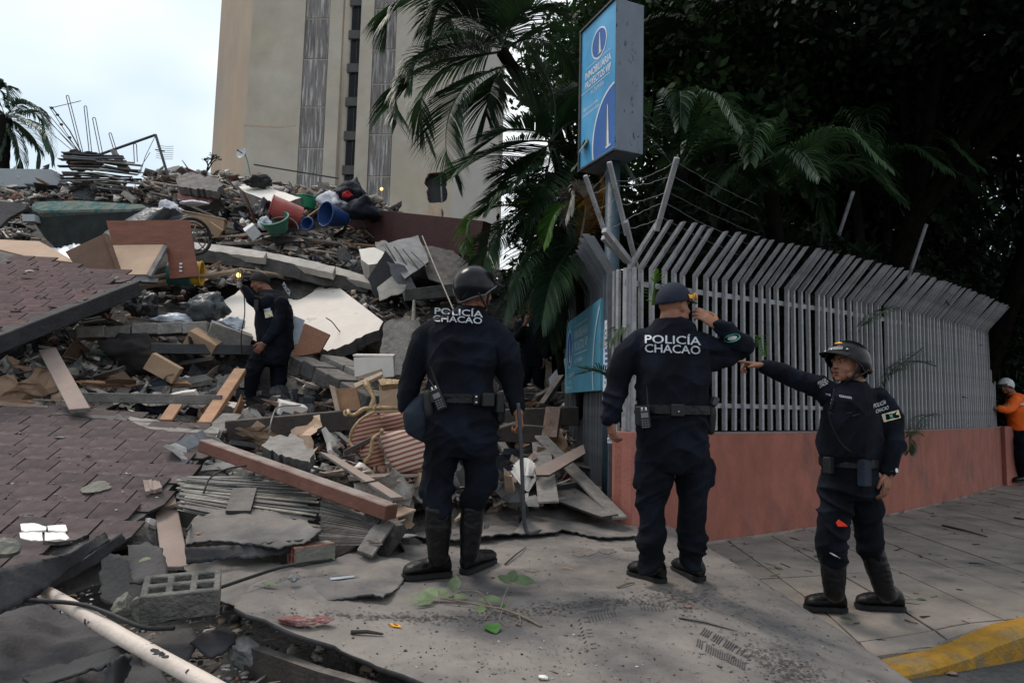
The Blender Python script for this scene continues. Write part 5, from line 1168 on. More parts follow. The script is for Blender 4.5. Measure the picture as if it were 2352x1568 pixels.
g = G(); g.tube([at(951, 690, 10), at(950, 735, 9.8), at(946, 780, 9.6)], [.02, .035, .05], 8); mk('cloth_strip', g, 'concrete', label='pale pipe hanging in the dark gap behind the helmeted officer', cat='pipe')
panel('slab_fragment', [(592, 846), (640, 852), (648, 930), (600, 936), (584, 900)], 9.0, 0, -.006, .1, ['concrete_light', 'concrete'], 'pale slab fragment seen between the legs of the lamp officer', 'slab fragment', rag=3, step=10)
panel('slab_fragment', [(655, 860), (690, 880), (716, 930), (700, 945), (662, 930)], 8.7, 0, -.006, .1, ['concrete', 'concrete_dark'], 'grey slab fragment right of the legs of the lamp officer', 'slab fragment', rag=3, step=10)
panel('slab_fragment', [(620, 1000), (680, 1000), (722, 1040), (712, 1062), (640, 1045), (600, 1022)], 5.7, 0, -.01, .1, ['concrete', 'concrete_dark'], 'ragged concrete slab piece above the middle of the red brown timber', 'slab fragment', rag=5, step=9)
# boards and planks
panel('plank', [(88, 803), (128, 798), (207, 936), (158, 940)], 6.75, 0, -.006, .05, ['wood_pink', 'wood_grey'], 'broad dusty pink board leaning upright at the left', 'plank', bevel=.004)
beam('timber', (552, 852, 7.9), (470, 976, 6.7), .13, .07, 'wood_orange', 'orange brown timber slanting before the officer with the lamp', 'timber', bevel=.005)
beam('timber', (405, 930, 6.9), (380, 966, 6.6), .12, .03, 'wood_orange', 'short tan plank end left of the orange brown timber', 'timber')
beam('timber', (535, 952, 6.9), (492, 992, 6.4), .2, .03, 'wood_grey', 'short dusty grey boards at the edge of the shingled slope', 'timber')
beam('steel_beam', (345, 800, 7.9), (580, 804, 8.5), .12, .12, 'metal_dark', 'dark steel beam behind the legs of the officer with the lamp', 'beam')
beam('long_beam', (520, 990, 6.55), (822, 962, 6.9), .2, .20, 'wood_dark', 'long dark dusty beam behind the striped armchair', 'beam', bevel=.01)
beam('long_beam', (170, 912, 6.9), (510, 918, 7.2), .12, .10, 'wood_grey', 'dusty grey beam lying among the rubble above the lower shingled slope', 'beam', bevel=.006)
beam('timber', (470, 1022, 5.6), (900, 1176, 4.55), .12, .10, 'beam_redbrown', 'long red brown timber slanting down to the membrane', 'timber', bevel=.008)
panel('plank', [(733, 1036), (768, 1044), (926, 1140), (898, 1142)], 5.25, 0, -.010, .025, ['wood_pink', 'wood_grey'], 'narrow pale plank pointing at the boots of the helmeted officer', 'plank', bevel=.003)
beam('plank', (800, 1098, 5.5), (1000, 1085, 5.7), .2, .025, 'wood_pink', 'pale board lying below the striped cushion', 'plank')
panel('plank', [(350, 1132), (398, 1118), (428, 1262), (432, 1300), (372, 1300)], 4.75, 0, -.006, .03, ['wood_pink', 'wood_grey'], 'upright dusty board under the tip of the lower shingled slope', 'plank', bevel=.004)
panel('plank', [(535, 1120), (590, 1118), (575, 1172), (518, 1172)], 4.9, 0, -.008, .03, ['wood_grey', 'wood_dark'], 'short grey board crossing the bundle of thin slats', 'plank')
panel('plank', [(640, 1185), (690, 1205), (670, 1225), (625, 1205)], 4.6, 0, -.008, .02, 'metal_grey', 'small grey tile at the right end of the draped membrane flap', 'plank')
panel('plank', [(850, 1215), (880, 1185), (905, 1200), (855, 1275), (820, 1262)], 4.5, 0, -.004, .02, 'wood_grey', 'grey triangular board left of the membrane edge', 'plank')
beam('plank', (1242, 1002, 7.3), (1424, 1190, 5.75), .14, .03, 'wood_grey', 'long weathered grey plank sliding down to the blue pole', 'plank', bevel=.005)
panel('plank', [(1222, 1015), (1262, 1012), (1284, 1150), (1236, 1152)], 6.3, 0, -.012, .018, ['wood_grey', 'wood_grey'], 'upright pinkish board right of the crowbar', 'plank', bevel=.003)
panel('plank', [(1228, 1075), (1340, 1020), (1345, 1040), (1262, 1090), (1232, 1090)], 6.2, .002, -.01, .02, ['wood_pink', 'wood_dark'], 'short board crossing behind the long weathered plank', 'plank')
panel('plank', [(1262, 1098), (1300, 1108), (1420, 1180), (1380, 1186), (1282, 1150)], 6.1, 0, -.01, .02, ['wood_grey', 'wood_dark'], 'pale warped board low beside the blue pole', 'plank')
beam('timber', (1130, 962, 8.0), (1325, 955, 8.2), .2, .22, 'wood_dark', 'dark stacked timber behind the hand with the crowbar', 'timber', bevel=.01)
beam('timber', (1120, 990, 7.6), (1262, 1000, 7.7), .25, .2, 'wood_dark', 'dark timber lying lower beside the crowbar', 'timber', bevel=.01)
beam('timber', (1262, 1010, 7.5), (1272, 940, 7.8), .17, .1, 'wood_brown', 'upright dark post end beside the stacked timber', 'timber')
beam('timber', (1150, 1020, 7.0), (1215, 1130, 6.3), .09, .06, 'wood_dark', 'dark slanting timber behind the crowbar', 'timber')
beam('timber', (1300, 850, 9.0), (1245, 930, 8.6), .09, .06, 'wood_dark', 'dark stick leaning beside the officer in the shadow', 'timber')
panel('sheet', [(1260, 870), (1300, 820), (1300, 850), (1270, 905)], 9.2, 0, 0, .01, 'cloth_white', 'pale crumpled sheet below the blue notice board', 'sheet', rag=2, step=8)
for i, (a, b, w, h, m, lab) in enumerate([
    ((0, 925, 7.0), (120, 938, 6.9), .1, .04, 'wood_light', 'tan lath along the top edge of the lower shingled slope'),
    ((0, 938, 6.8), (135, 942, 6.8), .05, .03, 'wood_orange', 'thin orange lath at the left edge over the lower slope'),
    ((0, 838, 7.9), (120, 855, 7.6), .06, .05, 'wood_orange', 'rusty orange strip left of the broad pink board'),
    ((300, 662, 9.6), (560, 620, 9.9), .22, .035, 'wood_light', 'long pale board pointing at the raised lamp'),
    ((310, 645, 9.8), (480, 612, 10.1), .12, .03, 'wood_light', 'shorter pale board beside the one pointing at the lamp'),
    ((583, 378, 13.2), (778, 410, 13.4), .025, .025, 'metal_dark', 'thin dark pole sticking out over the crest of the heap'),
    ((870, 470, 13.3), (800, 505, 13.0), .06, .04, 'wood_light', 'pale stick beside the blue basket'),
    ((690, 460, 12.9), (640, 492, 12.6), .03, .03, 'metal_grey', 'thin grey rod crossing before the white topped slab'),
    ((450, 548, 12.0), (640, 535, 12.3), .05, .03, 'wood_light', 'long thin lath across the heap under the green basket'),
    ((640, 538, 12.2), (790, 560, 12.0), .05, .03, 'wood_grey', 'second thin lath running on towards the maroon beam'),
    ((360, 1082, 6), (340, 1085, 6), .05, .03, 'wood_light', 'stub of wood at the tip of the lower slope'),
    ((820, 868, 7.6), (876, 850, 7.7), .12, .04, 'wood_light', 'small table leaf tilted above the carved furniture leg')]):
    beam('lath', a, b, w, h, m, lab, 'lath', bevel=.002)
# -- cabinets and boards at upper left
cb = T_('cabinet', at(345, 600, 9.3), 'broken red brown cabinet panel standing above the upper shingled slope', 'cabinet')
panel('back_panel', [(244, 507), (434, 505), (448, 590), (456, 634), (390, 640), (382, 560), (258, 562)], 9.4, 0, -.001, .03, 'cabinet_red', parent=cb)
panel('inner_board', [(256, 563), (376, 561), (338, 630), (276, 630)], 9.2, 0, -.006, .03, 'board_tan', parent=cb)
panel('edge_strip', [(376, 561), (384, 566), (346, 634), (336, 630)], 9.15, 0, -.006, .04, 'wood_grey', parent=cb)
panel('base_strip', [(276, 630), (352, 632), (360, 648), (290, 645)], 9.0, 0, -.004, .05, 'metal_grey', parent=cb)
panel('door', [(150, 578), (243, 535), (278, 636), (168, 604)], 9.0, .001, 0, .02, 'brown_panel', 'brown hardboard door leaning on the red brown cabinet', 'board')
panel('door', [(238, 540), (247, 538), (282, 640), (275, 640)], 9.0, 0, 0, .04, 'wood_brown', 'narrow brown board on edge beside the hardboard door', 'board')
panel('tan_board', [(0, 550), (90, 554), (112, 566), (178, 604), (60, 588), (4, 574), (-60, 560)], 9.4, 0, -.012, .03, 'board_tan', 'rounded tan board lying above the upper shingled slope', 'board')
tb = T_('tub', at(408, 618, 9.3), 'teal and yellow paint tub lying in the shade under the cabinet', 'tub')
def cone_tub(parent, c, axis, r0, r1, L_, m, name='shell', ribs=0, n=24, wall=.012):
    ax = axis.normalized(); a = ax.orthogonal().normalized(); b = ax.cross(a); g = G()
    def rg(t, r): return [c+ax*(L_*t)+a*math.cos(2*math.pi*k/n)*(r+(.004*math.cos(ribs*2*math.pi*k/n) if ribs else 0))+b*math.sin(2*math.pi*k/n)*r for k in range(n)]
    g.loft([rg(0, r0), rg(1, r1), rg(1.0, r1-wall), rg(.03, r0-wall)], cap=True); mk(name, g, m, parent, smooth=False)
    g = G(); g.tube([c+ax*L_+a*math.cos(t)*(r1)+b*math.sin(t)*(r1) for t in np.linspace(0, 2*math.pi, 25)], wall*1.3, 6); mk('rim', g, m, parent, smooth=True)
cone_tub(tb, at(388, 628, 9.5), V((1, .2, 0)), .16, .17, .30, 'teal'); cone_tub(tb, at(428, 626, 9.55), V((1, .2, 0)), .172, .165, .2, 'yellow', 'lower_shell')
g = G(); 
for k in range(3): g.box(at(415, 606+k*8, 9.33), (.035, .01, .022), jit=.004)
mk('tub_marking', g, 'sign_white', tb)
# baskets and bins on top
def basket(label, cat, c, ax, r0, r1, L_, m, ribs=0):
    t = T_('basket' if cat == 'basket' else 'bin', c, label, cat); cone_tub(t, c, ax, r0, r1, L_, m, ribs=ribs); return t
basket('red plastic laundry tub lying on its side on the crest', 'bin', at(692, 500, 12.4), at(620, 478, 12.2)-at(692, 500, 12.4), .19, .25, .55, 'plastic_red')
basket('mint green woven basket with an open hoop near the crest', 'basket', at(640, 530, 12.1), V((-.1, -.55, .6)), .17, .25, .25, 'plastic_green', 24)
basket('dark green bin half buried right of the white topped slab', 'bin', at(702, 478, 12.9), V((.1, -.1, 1)), .17, .20, .22, 'plastic_dgreen')
basket('large blue basket lying on its side right of the red tub', 'basket', at(795, 505, 12.6), at(742, 490, 12.2)-at(795, 505, 12.6), .12, .23, .46, 'plastic_blue', 20)
basket('small blue basket left of the large blue one', 'basket', at(716, 520, 12.2), at(702, 512, 12.0)-at(716, 520, 12.2), .07, .12, .16, 'plastic_blue', 16)
g = G(); hc = at(645, 518, 12.0); g.tube([hc+V((.30*math.cos(a), 0.05, .22*math.sin(a)-.05)) for a in np.linspace(0, math.pi, 14)], .012, 6); mk('hoop', g, 'metal_grey', label='wire hoop standing over the mint green basket', cat='hoop')
# bags and cloth
def bag(label, c, rad, m, seed, cat='bag', name='bag'):
    vs, fs = chunk_geo(rad, seed, cuts=7, sub=4); g = G(); mr = min(rad); vs = [v+v.normalized()*mr*(.45*noise.noise(v*(1.1/mr)+V((seed, 0, 0)))-.38*abs(noise.noise(V((v.x*2.2/mr, v.y*2.2/mr, v.z*.9/mr+seed))))-.14*abs(noise.noise(v*(5/mr)))+.12) for v in vs]; g.add([v+c for v in vs], fs)
    return mk(name, g, m, label=label, cat=cat, smooth=True)
bag('big navy and red bundle of clothes on top of the crest before the tower', at(808, 440, 12.9), (.36, .3, .28), 'cloth_navy', 3, 'bundle', 'clothes_bundle')
bag('small red cloth tucked in the navy bundle of clothes', at(797, 446, 12.55), (.10, .08, .07), 'cloth_red', 4, 'cloth', 'cloth')
bag('cream and white sack left of the navy clothes bundle', at(768, 462, 12.8), (.3, .2, .2), 'cloth_white', 5, 'sack', 'sack')
bag('dark bag spilling behind the blue basket', at(835, 480, 12.7), (.4, .3, .22), 'cloth_navy', 6)
bag('crumpled grey black bag beside the mouth of the red tub', at(602, 486, 12.1), (.19, .16, .24), 'plastic_black', 7)
bag('black bag on the crest beside the satellite dish', at(588, 416, 13.2), (.35, .2, .14), 'plastic_black', 8)
bag('white cloth bag above the mattress end', at(388, 478, 12.3), (.26, .2, .17), 'cloth_white', 9)
bag('pale folded cloth on the crest right of the white bag', at(450, 466, 12.7), (.3, .15, .06), 'cloth_white', 10, 'cloth', 'cloth')
bag('round black helmet shaped bag in the hollow under the upper slope', at(325, 702, 8.9), (.26, .2, .20), 'plastic_black', 11)
bag('boxy dark rubbish bag left of the raised lamp', at(470, 702, 8.9), (.34, .22, .24), 'tarp', 12)
bag('white crumpled plastic bag on a box left of the officer with the lamp', at(532, 742, 8.6), (.17, .12, .10), 'plastic_clear', 13)
bag('wet looking plastic sheet piled in the dark hollow', at(385, 735, 8.9), (.4, .2, .1), 'plastic_clear', 14)
bag('crumpled silver blue bag beside the green tub', at(610, 512, 11.9), (.14, .1, .12), 'plastic_clear', 15)
bag('black mesh heap in the middle of the rubble', at(305, 818, 8.1), (.55, .35, .25), 'hair', 16, 'netting', 'netting')
bag('greenish cloth with pale pattern by the black mesh heap', at(250, 808, 8.0), (.3, .15, .06), 'mattress', 17, 'cloth', 'cloth')
# mattress
mt = T_('mattress', at(190, 520, 10.8), 'bent patterned mattress with its dark inside turned to the street', 'mattress')
panel('mattress_top', [(70, 470), (80, 462), (180, 459), (330, 468), (345, 478), (300, 482), (90, 485), (74, 480)], 10.8, 0, -.012, .14, 'mattress', parent=mt, bevel=.03)
panel('mattress_inside', [(72, 484), (90, 482), (322, 482), (320, 520), (240, 545), (200, 575), (128, 572), (100, 545), (80, 515)], 10.75, 0, .001, .06, 'mattress_side', parent=mt, bevel=.02)
torn_sheet('dark plastic tarpaulin thrown over the end of the mattress', ([(338, 472), (350, 476), (400, 482), (436, 492)], [(160, 590), (222, 600), (262, 590), (275, 560)]), lambda x, y, u, v: at(x, y, lerp(10.7, 10.0, v)-.2*math.sin(u*5)), 'tarp', seed=21, wr=.06, nx=24, ny=24, cat='tarpaulin', t=.006, name='tarpaulin', base=None)
torn_sheet('bluish tarpaulin gathered under the mattress at the left', ([(130, 570), (170, 560), (220, 560)], [(100, 578), (150, 606), (235, 610)]), lambda x, y, u, v: at(x, y, lerp(10.3, 9.9, v)), 'plastic_clear', seed=22, wr=.05, nx=18, ny=10, cat='tarpaulin', t=.006, name='tarpaulin')
panel('grey_sheet', [(-60, 462), (0, 462), (62, 468), (58, 480), (20, 500), (0, 520), (-60, 530)], 10.8, 0, -.006, .05, ['felt_dark', 'felt_underside'], 'dark grey bent sheet at the left edge beside the mattress', 'sheet')
panel('white_block', [(50, 492), (78, 492), (80, 508), (52, 508)], 10.6, 0, 0, .2, 'house_wall', 'small white block left of the mattress', 'block')
# wheel behind the cabinet
wh = T_('wheel', at(448, 548, 9.7), 'dark spoked wheel rim behind the right end of the cabinet', 'wheel'); wc = at(443, 543, 9.75)
wR = Matrix.Rotation(math.radians(50), 3, 'Z')
def circ(r, n=28): return [wc+wR @ V((r*math.cos(a), 0, r*math.sin(a))) for a in np.linspace(0, 2*math.pi, n)]
g = G(); g.tube(circ(.26), .025, 8); mk('tyre', g, 'nylon_black', wh, smooth=True); g = G(); g.tube(circ(.2), .01, 6); mk('rim', g, 'metal_dark', wh)
for k in range(9):
    a = k*math.pi*2/9; g = G(); g.tube([wc, wc+wR @ V((.25*math.cos(a), 0, .25*math.sin(a)))], .008, 5); mk('spoke', g, 'metal_grey', wh)
# boxes
def box_thing(label, cat, c, dims, rot, m, lid=None, name='box'):
    t = T_(name, c, label, cat); R = Euler(rot).to_matrix(); g = G(); g.box(c, dims, R, jit=.006); mk('box_body', g, m, t, bevel=.004)
    if lid: g = G(); g.box(c+R @ V((0, 0, dims[2]/2+.012)), (dims[0]*1.05, dims[1]*1.05, .02), R @ Matrix.Rotation(.06, 3, 'Y')); mk('lid', g, lid, t)
box_thing('cream drawer box with open lid left of the helmeted officer', 'box', at(862, 842, 8.4), (.46, .35, .26), (.1, -.08, .1), 'plaster_white', 'plaster_white')
box_thing('cardboard box on the heap above the wheel', 'box', at(470, 512, 12.2), (.7, .5, .2), (.1, .05, .3), 'cardboard', 'board_tan')
box_thing('small cardboard carton on its side under the red tub', 'box', at(492, 528, 11.8), (.25, .2, .16), (.3, .5, .5), 'cardboard')
box_thing('red and white carton left of the mint green basket', 'box', at(580, 532, 11.9), (.22, .2, .2), (.5, .7, .9), 'paper')
box_thing('open grey box below the white crumpled bag', 'box', at(525, 775, 8.5), (.5, .3, .25), (.2, .3, .5), 'concrete')
box_thing('tan carton lying open left of the lamp officer', 'box', at(470, 785, 8.3), (.35, .3, .2), (.4, .5, .2), 'cardboard')
box_thing('square orange brown crate end before the steel beam', 'box', at(375, 845, 7.7), (.35, .1, .2), (.1, .5, .2), 'cardboard')
box_thing('white foam block at the feet of the lamp officer', 'box', at(668, 940, 7.6), (.30, .2, .14), (.2, .2, .6), 'plaster_white', name='foam_block')
panel('wicker_panel', [(700, 742), (758, 768), (735, 808), (700, 815), (650, 822), (668, 790)], 8.7, 0, -.003, .03, 'wicker', 'brown woven panel leaning behind the officer with the lamp', 'panel')
panel('clear_sheet', [(668, 722), (700, 735), (684, 790), (664, 792)], 8.6, 0, 0, .01, 'plastic_clear', 'pale blue plastic sheet behind the back of the lamp officer', 'sheet')
panel('black_tray', [(600+260, 700), (601, 701), (640, 700)], 12, 0, 0, .01, 'plastic_black') if False else None
panel('black_tray', [(856-255, 706-160), (640, 542), (690, 546), (700, 553), (640, 556)], 11.9, 0, -.02, .03, 'plastic_black', 'black oval tray lying below the mint green basket', 'tray')
# crushed stack of sheets on the left crest, rebar loops and aerials
st = T_('crushed_stack', at(225, 400, 14.2), 'crushed stack of thin dark sheets on the left crest', 'debris stack'); rnd = random.Random(4)
for k in range(26):
    y = 356+k*2.9; a = (rnd.uniform(135, 175), y+rnd.uniform(-6, 6), 14.2+rnd.uniform(-.3, .3)); b = (rnd.uniform(275, 330), y+rnd.uniform(-3, 10)+6, 14.2+rnd.uniform(-.3, .3))
    m_ = at((a[0]+b[0])/2, (a[1]+b[1])/2+rnd.uniform(-7, 3), 14.0); g = G(); g.tube([at(*a), m_, at(*b)], rnd.uniform(.03, .07), 5, ref=(0, 1, 0), flat=.3); mk('sheet', g, rnd.choice(['metal_dark', 'metal_dark', 'metal_grey', 'wood_dark', 'palm_dry']), st)
bag('round tangle of wire and cloth on the left crest', at(190, 372, 14.4), (.42, .3, .22), 'hair', 19, 'tangle', 'tangle')
panel('roof_sheet', [(253, 345), (262, 342), (300, 388), (292, 400), (270, 385)], 14.1, 0, 0, .03, 'concrete', 'thin pale sheet standing on edge on the left crest', 'sheet')
rb = T_('rebar_loops', at(210, 360, 14.4), 'cluster of bent reinforcing bars rising from the left crest', 'rebar')
for i, (x0, y0, x1, y1, w) in enumerate([(188, 352, 155, 222, 6), (208, 352, 196, 246, 6), (232, 352, 216, 273, 7), (266, 350, 253, 308, 6), (312, 372, 310, 333, 7)]):
    A_, B_ = at(x0, y0, 14.4), at(x1, y1, 14.4); w_ = w/1571*14.4; d = (B_-A_).normalized(); s_ = V((1, 0, 0)); pts = [A_-s_*w_/2, B_-s_*w_/2]+[B_+s_*w_/2*math.cos(a)+V((0, 0, w_/2*math.sin(a))) for a in (2.6, 1.57, .5)]+[B_+s_*w_/2, A_+s_*w_/2]
    g = G(); g.tube(pts, .009, 5); mk('loop', g, 'rebar', rb)
for (x0, y0, x1, y1) in ((186, 352, 116, 268), (180, 352, 104, 268), (178, 345, 113, 245), (175, 342, 110, 277), (165, 345, 125, 312)):
    g = G(); g.tube([at(x0, y0, 14.4), at(x1, y1, 14.5)], .008, 5); mk('bar', g, 'rebar', rb)
an = T_('aerial', at(178, 340, 14.3), 'broken television aerial leaning among the reinforcing bars', 'aerial')
g = G(); g.tube([at(186, 348, 14.3), at(160, 300, 14.3), at(119, 247, 14.3)], .014, 6); mk('mast', g, 'metal_dark', an)
g = G(); g.tube([at(118, 248, 14.3), at(186, 232, 14.3)], .008, 5); mk('boom', g, 'metal_dark', an)
for (x, y) in ((119, 248), (132, 264), (141, 286), (160, 316)): g = G(); g.ell(at(x, y, 14.3), (.04, .03, .03), nu=8, nv=5); mk('clamp', g, 'metal_dark', an)
a2 = T_('antenna_mast', at(386, 405, 14), 'bent pipe mast with a small grid dish aerial over the crest', 'aerial')
g = G(); g.tube([at(215, 360, 14.3), at(357, 310, 14.2), at(357.5, 310, 14.2), at(387, 408, 14)], .028, 8); mk('mast', g, 'metal_dark', a2)
gc_ = at(378, 348, 13.9)
for k in range(7): g = G(); g.tube([gc_+V((-.17+.0*k, 0, .13-.045*k)), gc_+V((.0, .07, .13-.045*k)), gc_+V((.17, .02, .12-.045*k))], .005, 4); mk('grid_bar', g, 'metal_grey', a2)
g = G(); g.tube([gc_, gc_+V((-.12, -.15, -.02))], .012, 5); mk('feed_arm', g, 'metal_dark', a2)
for (p, q_, lab) in (((357, 312, 14.2), (322, 400, 14.2), 'loose'), ((345, 350, 14.1), (318, 402, 14.1), 'second loose')): g = G(); g.tube([at(*p), at((p[0]+q_[0])/2-6, (p[1]+q_[1])/2+4, 14.1), at(*q_)], .006, 4); mk('cable', g, 'cable', a2)
ds = T_('satellite_dish', at(575, 400, 13), 'small round white satellite dish on a bent stalk before the tower', 'satellite dish')
g = G(); dc = at(556, 352, 13); dn = V((-.35, -.9, .15)).normalized(); da = dn.orthogonal().normalized(); db = dn.cross(da)
g.loft([[dc+dn*(.03*(r/.11)**2)+da*r*math.cos(t)+db*r*math.sin(t) for t in np.linspace(0, 2*math.pi, 21)[:-1]] for r in (.005, .05, .08, .11)], cap=False); mk('dish', g, 'helmet_white', ds, smooth=True)
g = G(); g.tube([dc+V((.05, 0, 0)), at(569, 372, 13), at(575, 402, 13)], .011, 6); mk('stalk', g, 'metal_grey', ds)
g = G(); g.tube([dc, dc+dn*.12], .01, 6); g.ell(dc+dn*.12, (.02, .02, .02), nu=6, nv=5); mk('feed_horn', g, 'metal_dark', ds)
panel('plastic_crate', [(0, 0), (1, 0), (1, 1)], 12, 0, 0, .01, 'plastic_blue') if False else None

# -- thin slats bundle
sl = T_('slat_bundle', at(600, 1160, 5.0), 'fanned bundle of thin dusty blind slats under the red brown timber', 'slat bundle'); rnd = random.Random(6)
for k in range(64):
    t = k/63; a = at(lerp(405, 430, rnd.random()), 1092+t*78+rnd.uniform(-5, 5), 5.3-.6*t); b = at(lerp(700, 745, rnd.random()), 1100+t*135+rnd.uniform(-8, 6), 5.25-.6*t)
    g = G(); g.bar(a, b, .022, .004, up=V((rnd.uniform(-.5, .5), rnd.uniform(-.6, .2), 1)).normalized()); mk('slat', g, rnd.choice(['palm_dry', 'wood_grey', 'metal_dark', 'metal_grey', 'palm_dry']), sl)
s2 = T_('slat_bundle', at(820, 1210, 4.7), 'dark bundle of stacked slats under the lower end of the red brown timber', 'slat bundle')
for k in range(34):
    t = k/33; a = at(737+rnd.uniform(-3, 3), 1150+t*100, 4.9-.4*t); b = at(860+rnd.uniform(-15, 20), 1188+t*62, 4.75-.35*t)
    g = G(); g.bar(a, b, .03, .006); mk('slat', g, rnd.choice(['metal_dark', 'wood_dark', 'wood_grey']), s2)
panel('board', [(738, 1140), (742, 1258), (700, 1250), (690, 1150)], 5.1, 0, 0, .02, 'wood_dark', 'dark board on edge between the two slat bundles', 'board')
cr = T_('crumpled_blind', at(1208, 1100, 6.0), 'crumpled cream plastic blind beside the crowbar', 'blind')
for k in range(15):
    a = -.9+k*.13; c_ = at(1212, 1128, 6.0); tip = at(1205+38*math.sin(a), 1128-78*math.cos(a)*.98, 6.1+.05*(k % 3)); mid = c_.lerp(tip, .5)+V((.02*math.sin(k*2), -.03*(k % 2), 0))
    g = G(); g.tube([c_, mid, tip], [.010, .018, .016], 5, ref=(1, 0, 0), flat=.3); mk('blind_slat', g, 'plaster_white', cr)
# -- hollow concrete block in front
hb = T_('hollow_block', at(398, 1405, 3.55), 'hollow grey concrete block with six square holes in its top', 'concrete block')
def hollow_block(parent, corner, ux, uy, uz, nx, ny, m, wall, face='z', web=None):
    """block with nx x ny square cells open through one face; corner + three edge vectors (uz = hole axis)"""
    web = web or wall; g = G(); LX, LY = ux.length, uy.length; X, Y_ = ux.normalized(), uy.normalized()
    cx = (LX-2*wall-(nx-1)*web)/nx; cy = (LY-2*wall-(ny-1)*web)/ny
    xs = [0, wall]; 
    for i in range(nx): xs += [xs[-1]+cx, xs[-1]+cx+(web if i < nx-1 else wall)]
    ys = [0, wall]
    for i in range(ny): ys += [ys[-1]+cy, ys[-1]+cy+(web if i < ny-1 else wall)]
    P = {}
    def vid(i, j, k):
        if (i, j, k) not in P: P[(i, j, k)] = len(g.v); g.v.append(corner+X*xs[i]+Y_*ys[j]+uz*k+V((noise.noise(V((i, j, k*3.))), noise.noise(V((i, j+9, k*3.))), noise.noise(V((i+5, j, k*3.)))))*.004)
        return P[(i, j, k)]
    solid = lambda i, j: 0 <= i < len(xs)-1 and 0 <= j < len(ys)-1 and not (i % 2 == 1 and j % 2 == 1)
    for i in range(len(xs)-1):
        for j in range(len(ys)-1):
            if not solid(i, j): continue
            for k in (0, 1): g.f.append((vid(i, j, k), vid(i+1, j, k), vid(i+1, j+1, k), vid(i, j+1, k))); g.mi.append(0)
            for (di, dj, a, b) in ((1, 0, (i+1, j), (i+1, j+1)), (-1, 0, (i, j), (i, j+1)), (0, 1, (i, j+1), (i+1, j+1)), (0, -1, (i, j), (i+1, j))):
                if not solid(i+di, j+dj): g.f.append((vid(*a, 0), vid(*b, 0), vid(*b, 1), vid(*a, 1))); g.mi.append(0)
    return mk('block_shell', g, m, parent, bevel=.004)
c1, c2 = at(320, 1432, 3.12), at(476, 1412, 3.22)
ux = (c2-c1); ux.z *= .6; ux = ux.normalized()*.325; uyv = V((-ux.y, ux.x, 0)).normalized()*.17+V((0, 0, .055)); uzv = ux.cross(uyv).normalized()*.13
hollow_block(hb, c1+V((0, 0, .0)), ux, uyv, uzv, 3, 2, 'block_grey', .028)
cbk = T_('clay_brick', at(712, 1292, 4.2), 'red hollow clay brick with mortar on its side lying on the membrane', 'brick')
d1, d2 = at(676, 1300, 4.12), at(771, 1288, 4.3); L_ = (d2-d1); L_.z = .0; Lx = L_.normalized()*.26; ny_ = V((-Lx.y, Lx.x, 0)).normalized()
ny_ = -ny_ if ny_.x > 0 else ny_
hollow_block(cbk, d1+V((0, 0, .0)), ny_*.105, V((0, 0, .105)), Lx, 2, 2, 'terracotta', .012)
g = G(); g.box(d1+Lx*.5+V((0, 0, .05))-ny_*.006, (Lx.length*.96, .012, .09), Matrix.Rotation(math.atan2(Lx.y, Lx.x), 3, 'Z'), jit=.006); mk('mortar', g, 'stone_greenish', cbk)
# pipe, rocks, stones
pp = T_('white_pipe', at(280, 1470, 3.4), 'peeling white painted pipe lying across the near left corner', 'pipe')
pts = [atz(100, 1358, .40), atz(190, 1408, .37), atz(280, 1462, .34), atz(345, 1498, .32), atz(480, 1572, .28), atz(620, 1650, .25)]
g = G(); g.tube(bez(pts, 40), .030, 18); mk('pipe_wall', g, 'white_pipe', pp, smooth=True)
for k in range(4):
    g = G(); c_ = atz(356+k*8, 1493+k*5, .362-.004*k); vs, fs = chunk_geo((.03-.004*k, .016, .006), 5+k, sub=1); g.add([Matrix.Rotation(-.5+k, 3, 'Z') @ v+c_ for v in vs], fs); mk('burnt_flake', g, 'felt_underside', pp)
def rock(label, px, py, z, rad, m, seed, name='rock', sub=3, Y=None):
    c = at(px, py, Y) if Y else atz(px, py, z); vs, fs = chunk_geo(rad, seed, cuts=11, sub=sub); g = G(); g.add([v+c+v.normalized()*.05*min(rad)*noise.noise(v*40) for v in vs], fs); return mk(name, g, m, label=label, cat=name.replace('_', ' '))
rock('lumpy grey rock lying on the ground below the membrane edge', 568, 1502, .09, (.105, .09, .075), 'stone_grey', 2)
rock('jagged brown rock leaning on the hollow concrete block', 286, 1392, .33, (.055, .05, .06), 'stone_greenish', 3)
rock('grey green stone piece between the rock and the hollow block', 312, 1400, .31, (.06, .03, .07), 'stone_greenish', 13)
rock('red and white broken stone at the torn front edge of the membrane', 686, 1424, .285, (.105, .06, .022), 'stone_pink', 4)
rock('dark red crust beside the red and white stone', 742, 1422, .28, (.06, .035, .02), 'stone_pink', 14)
rock('small rough cement lump on the membrane below the clay brick', 676, 1328, .32, (.035, .03, .022), 'stone_grey', 5)
rock('small tan stone on the felt scraps left of the grey rock', 545, 1450, .12, (.05, .04, .02), 'stone_greenish', 6)
rock('grey stone at the left edge of the lower shingled slope', 2, 1262, .6, (.08, .07, .05), 'stone_greenish', 7)
c_ = on_low(218, 1132, .018); vs, fs = chunk_geo((.11, .105, .022), 9, cuts=12, sub=3); Rr = Matrix((U_, Vv, n_)).transposed()
U_1 = U_
g = G(); g.add([Matrix((V((1, 0, 0)), V((0, .93, .36)), V((0, -.36, .93)))).transposed() @ v+c_ for v in vs], fs); mk('flat_stone', g, 'stone_greenish', label='flat greenish stone lying on the lower shingled slope', cat='stone')
RL = Matrix((V((1, 0, 0)), V((0, .93, .36)), V((0, -.36, .93)))).transposed()
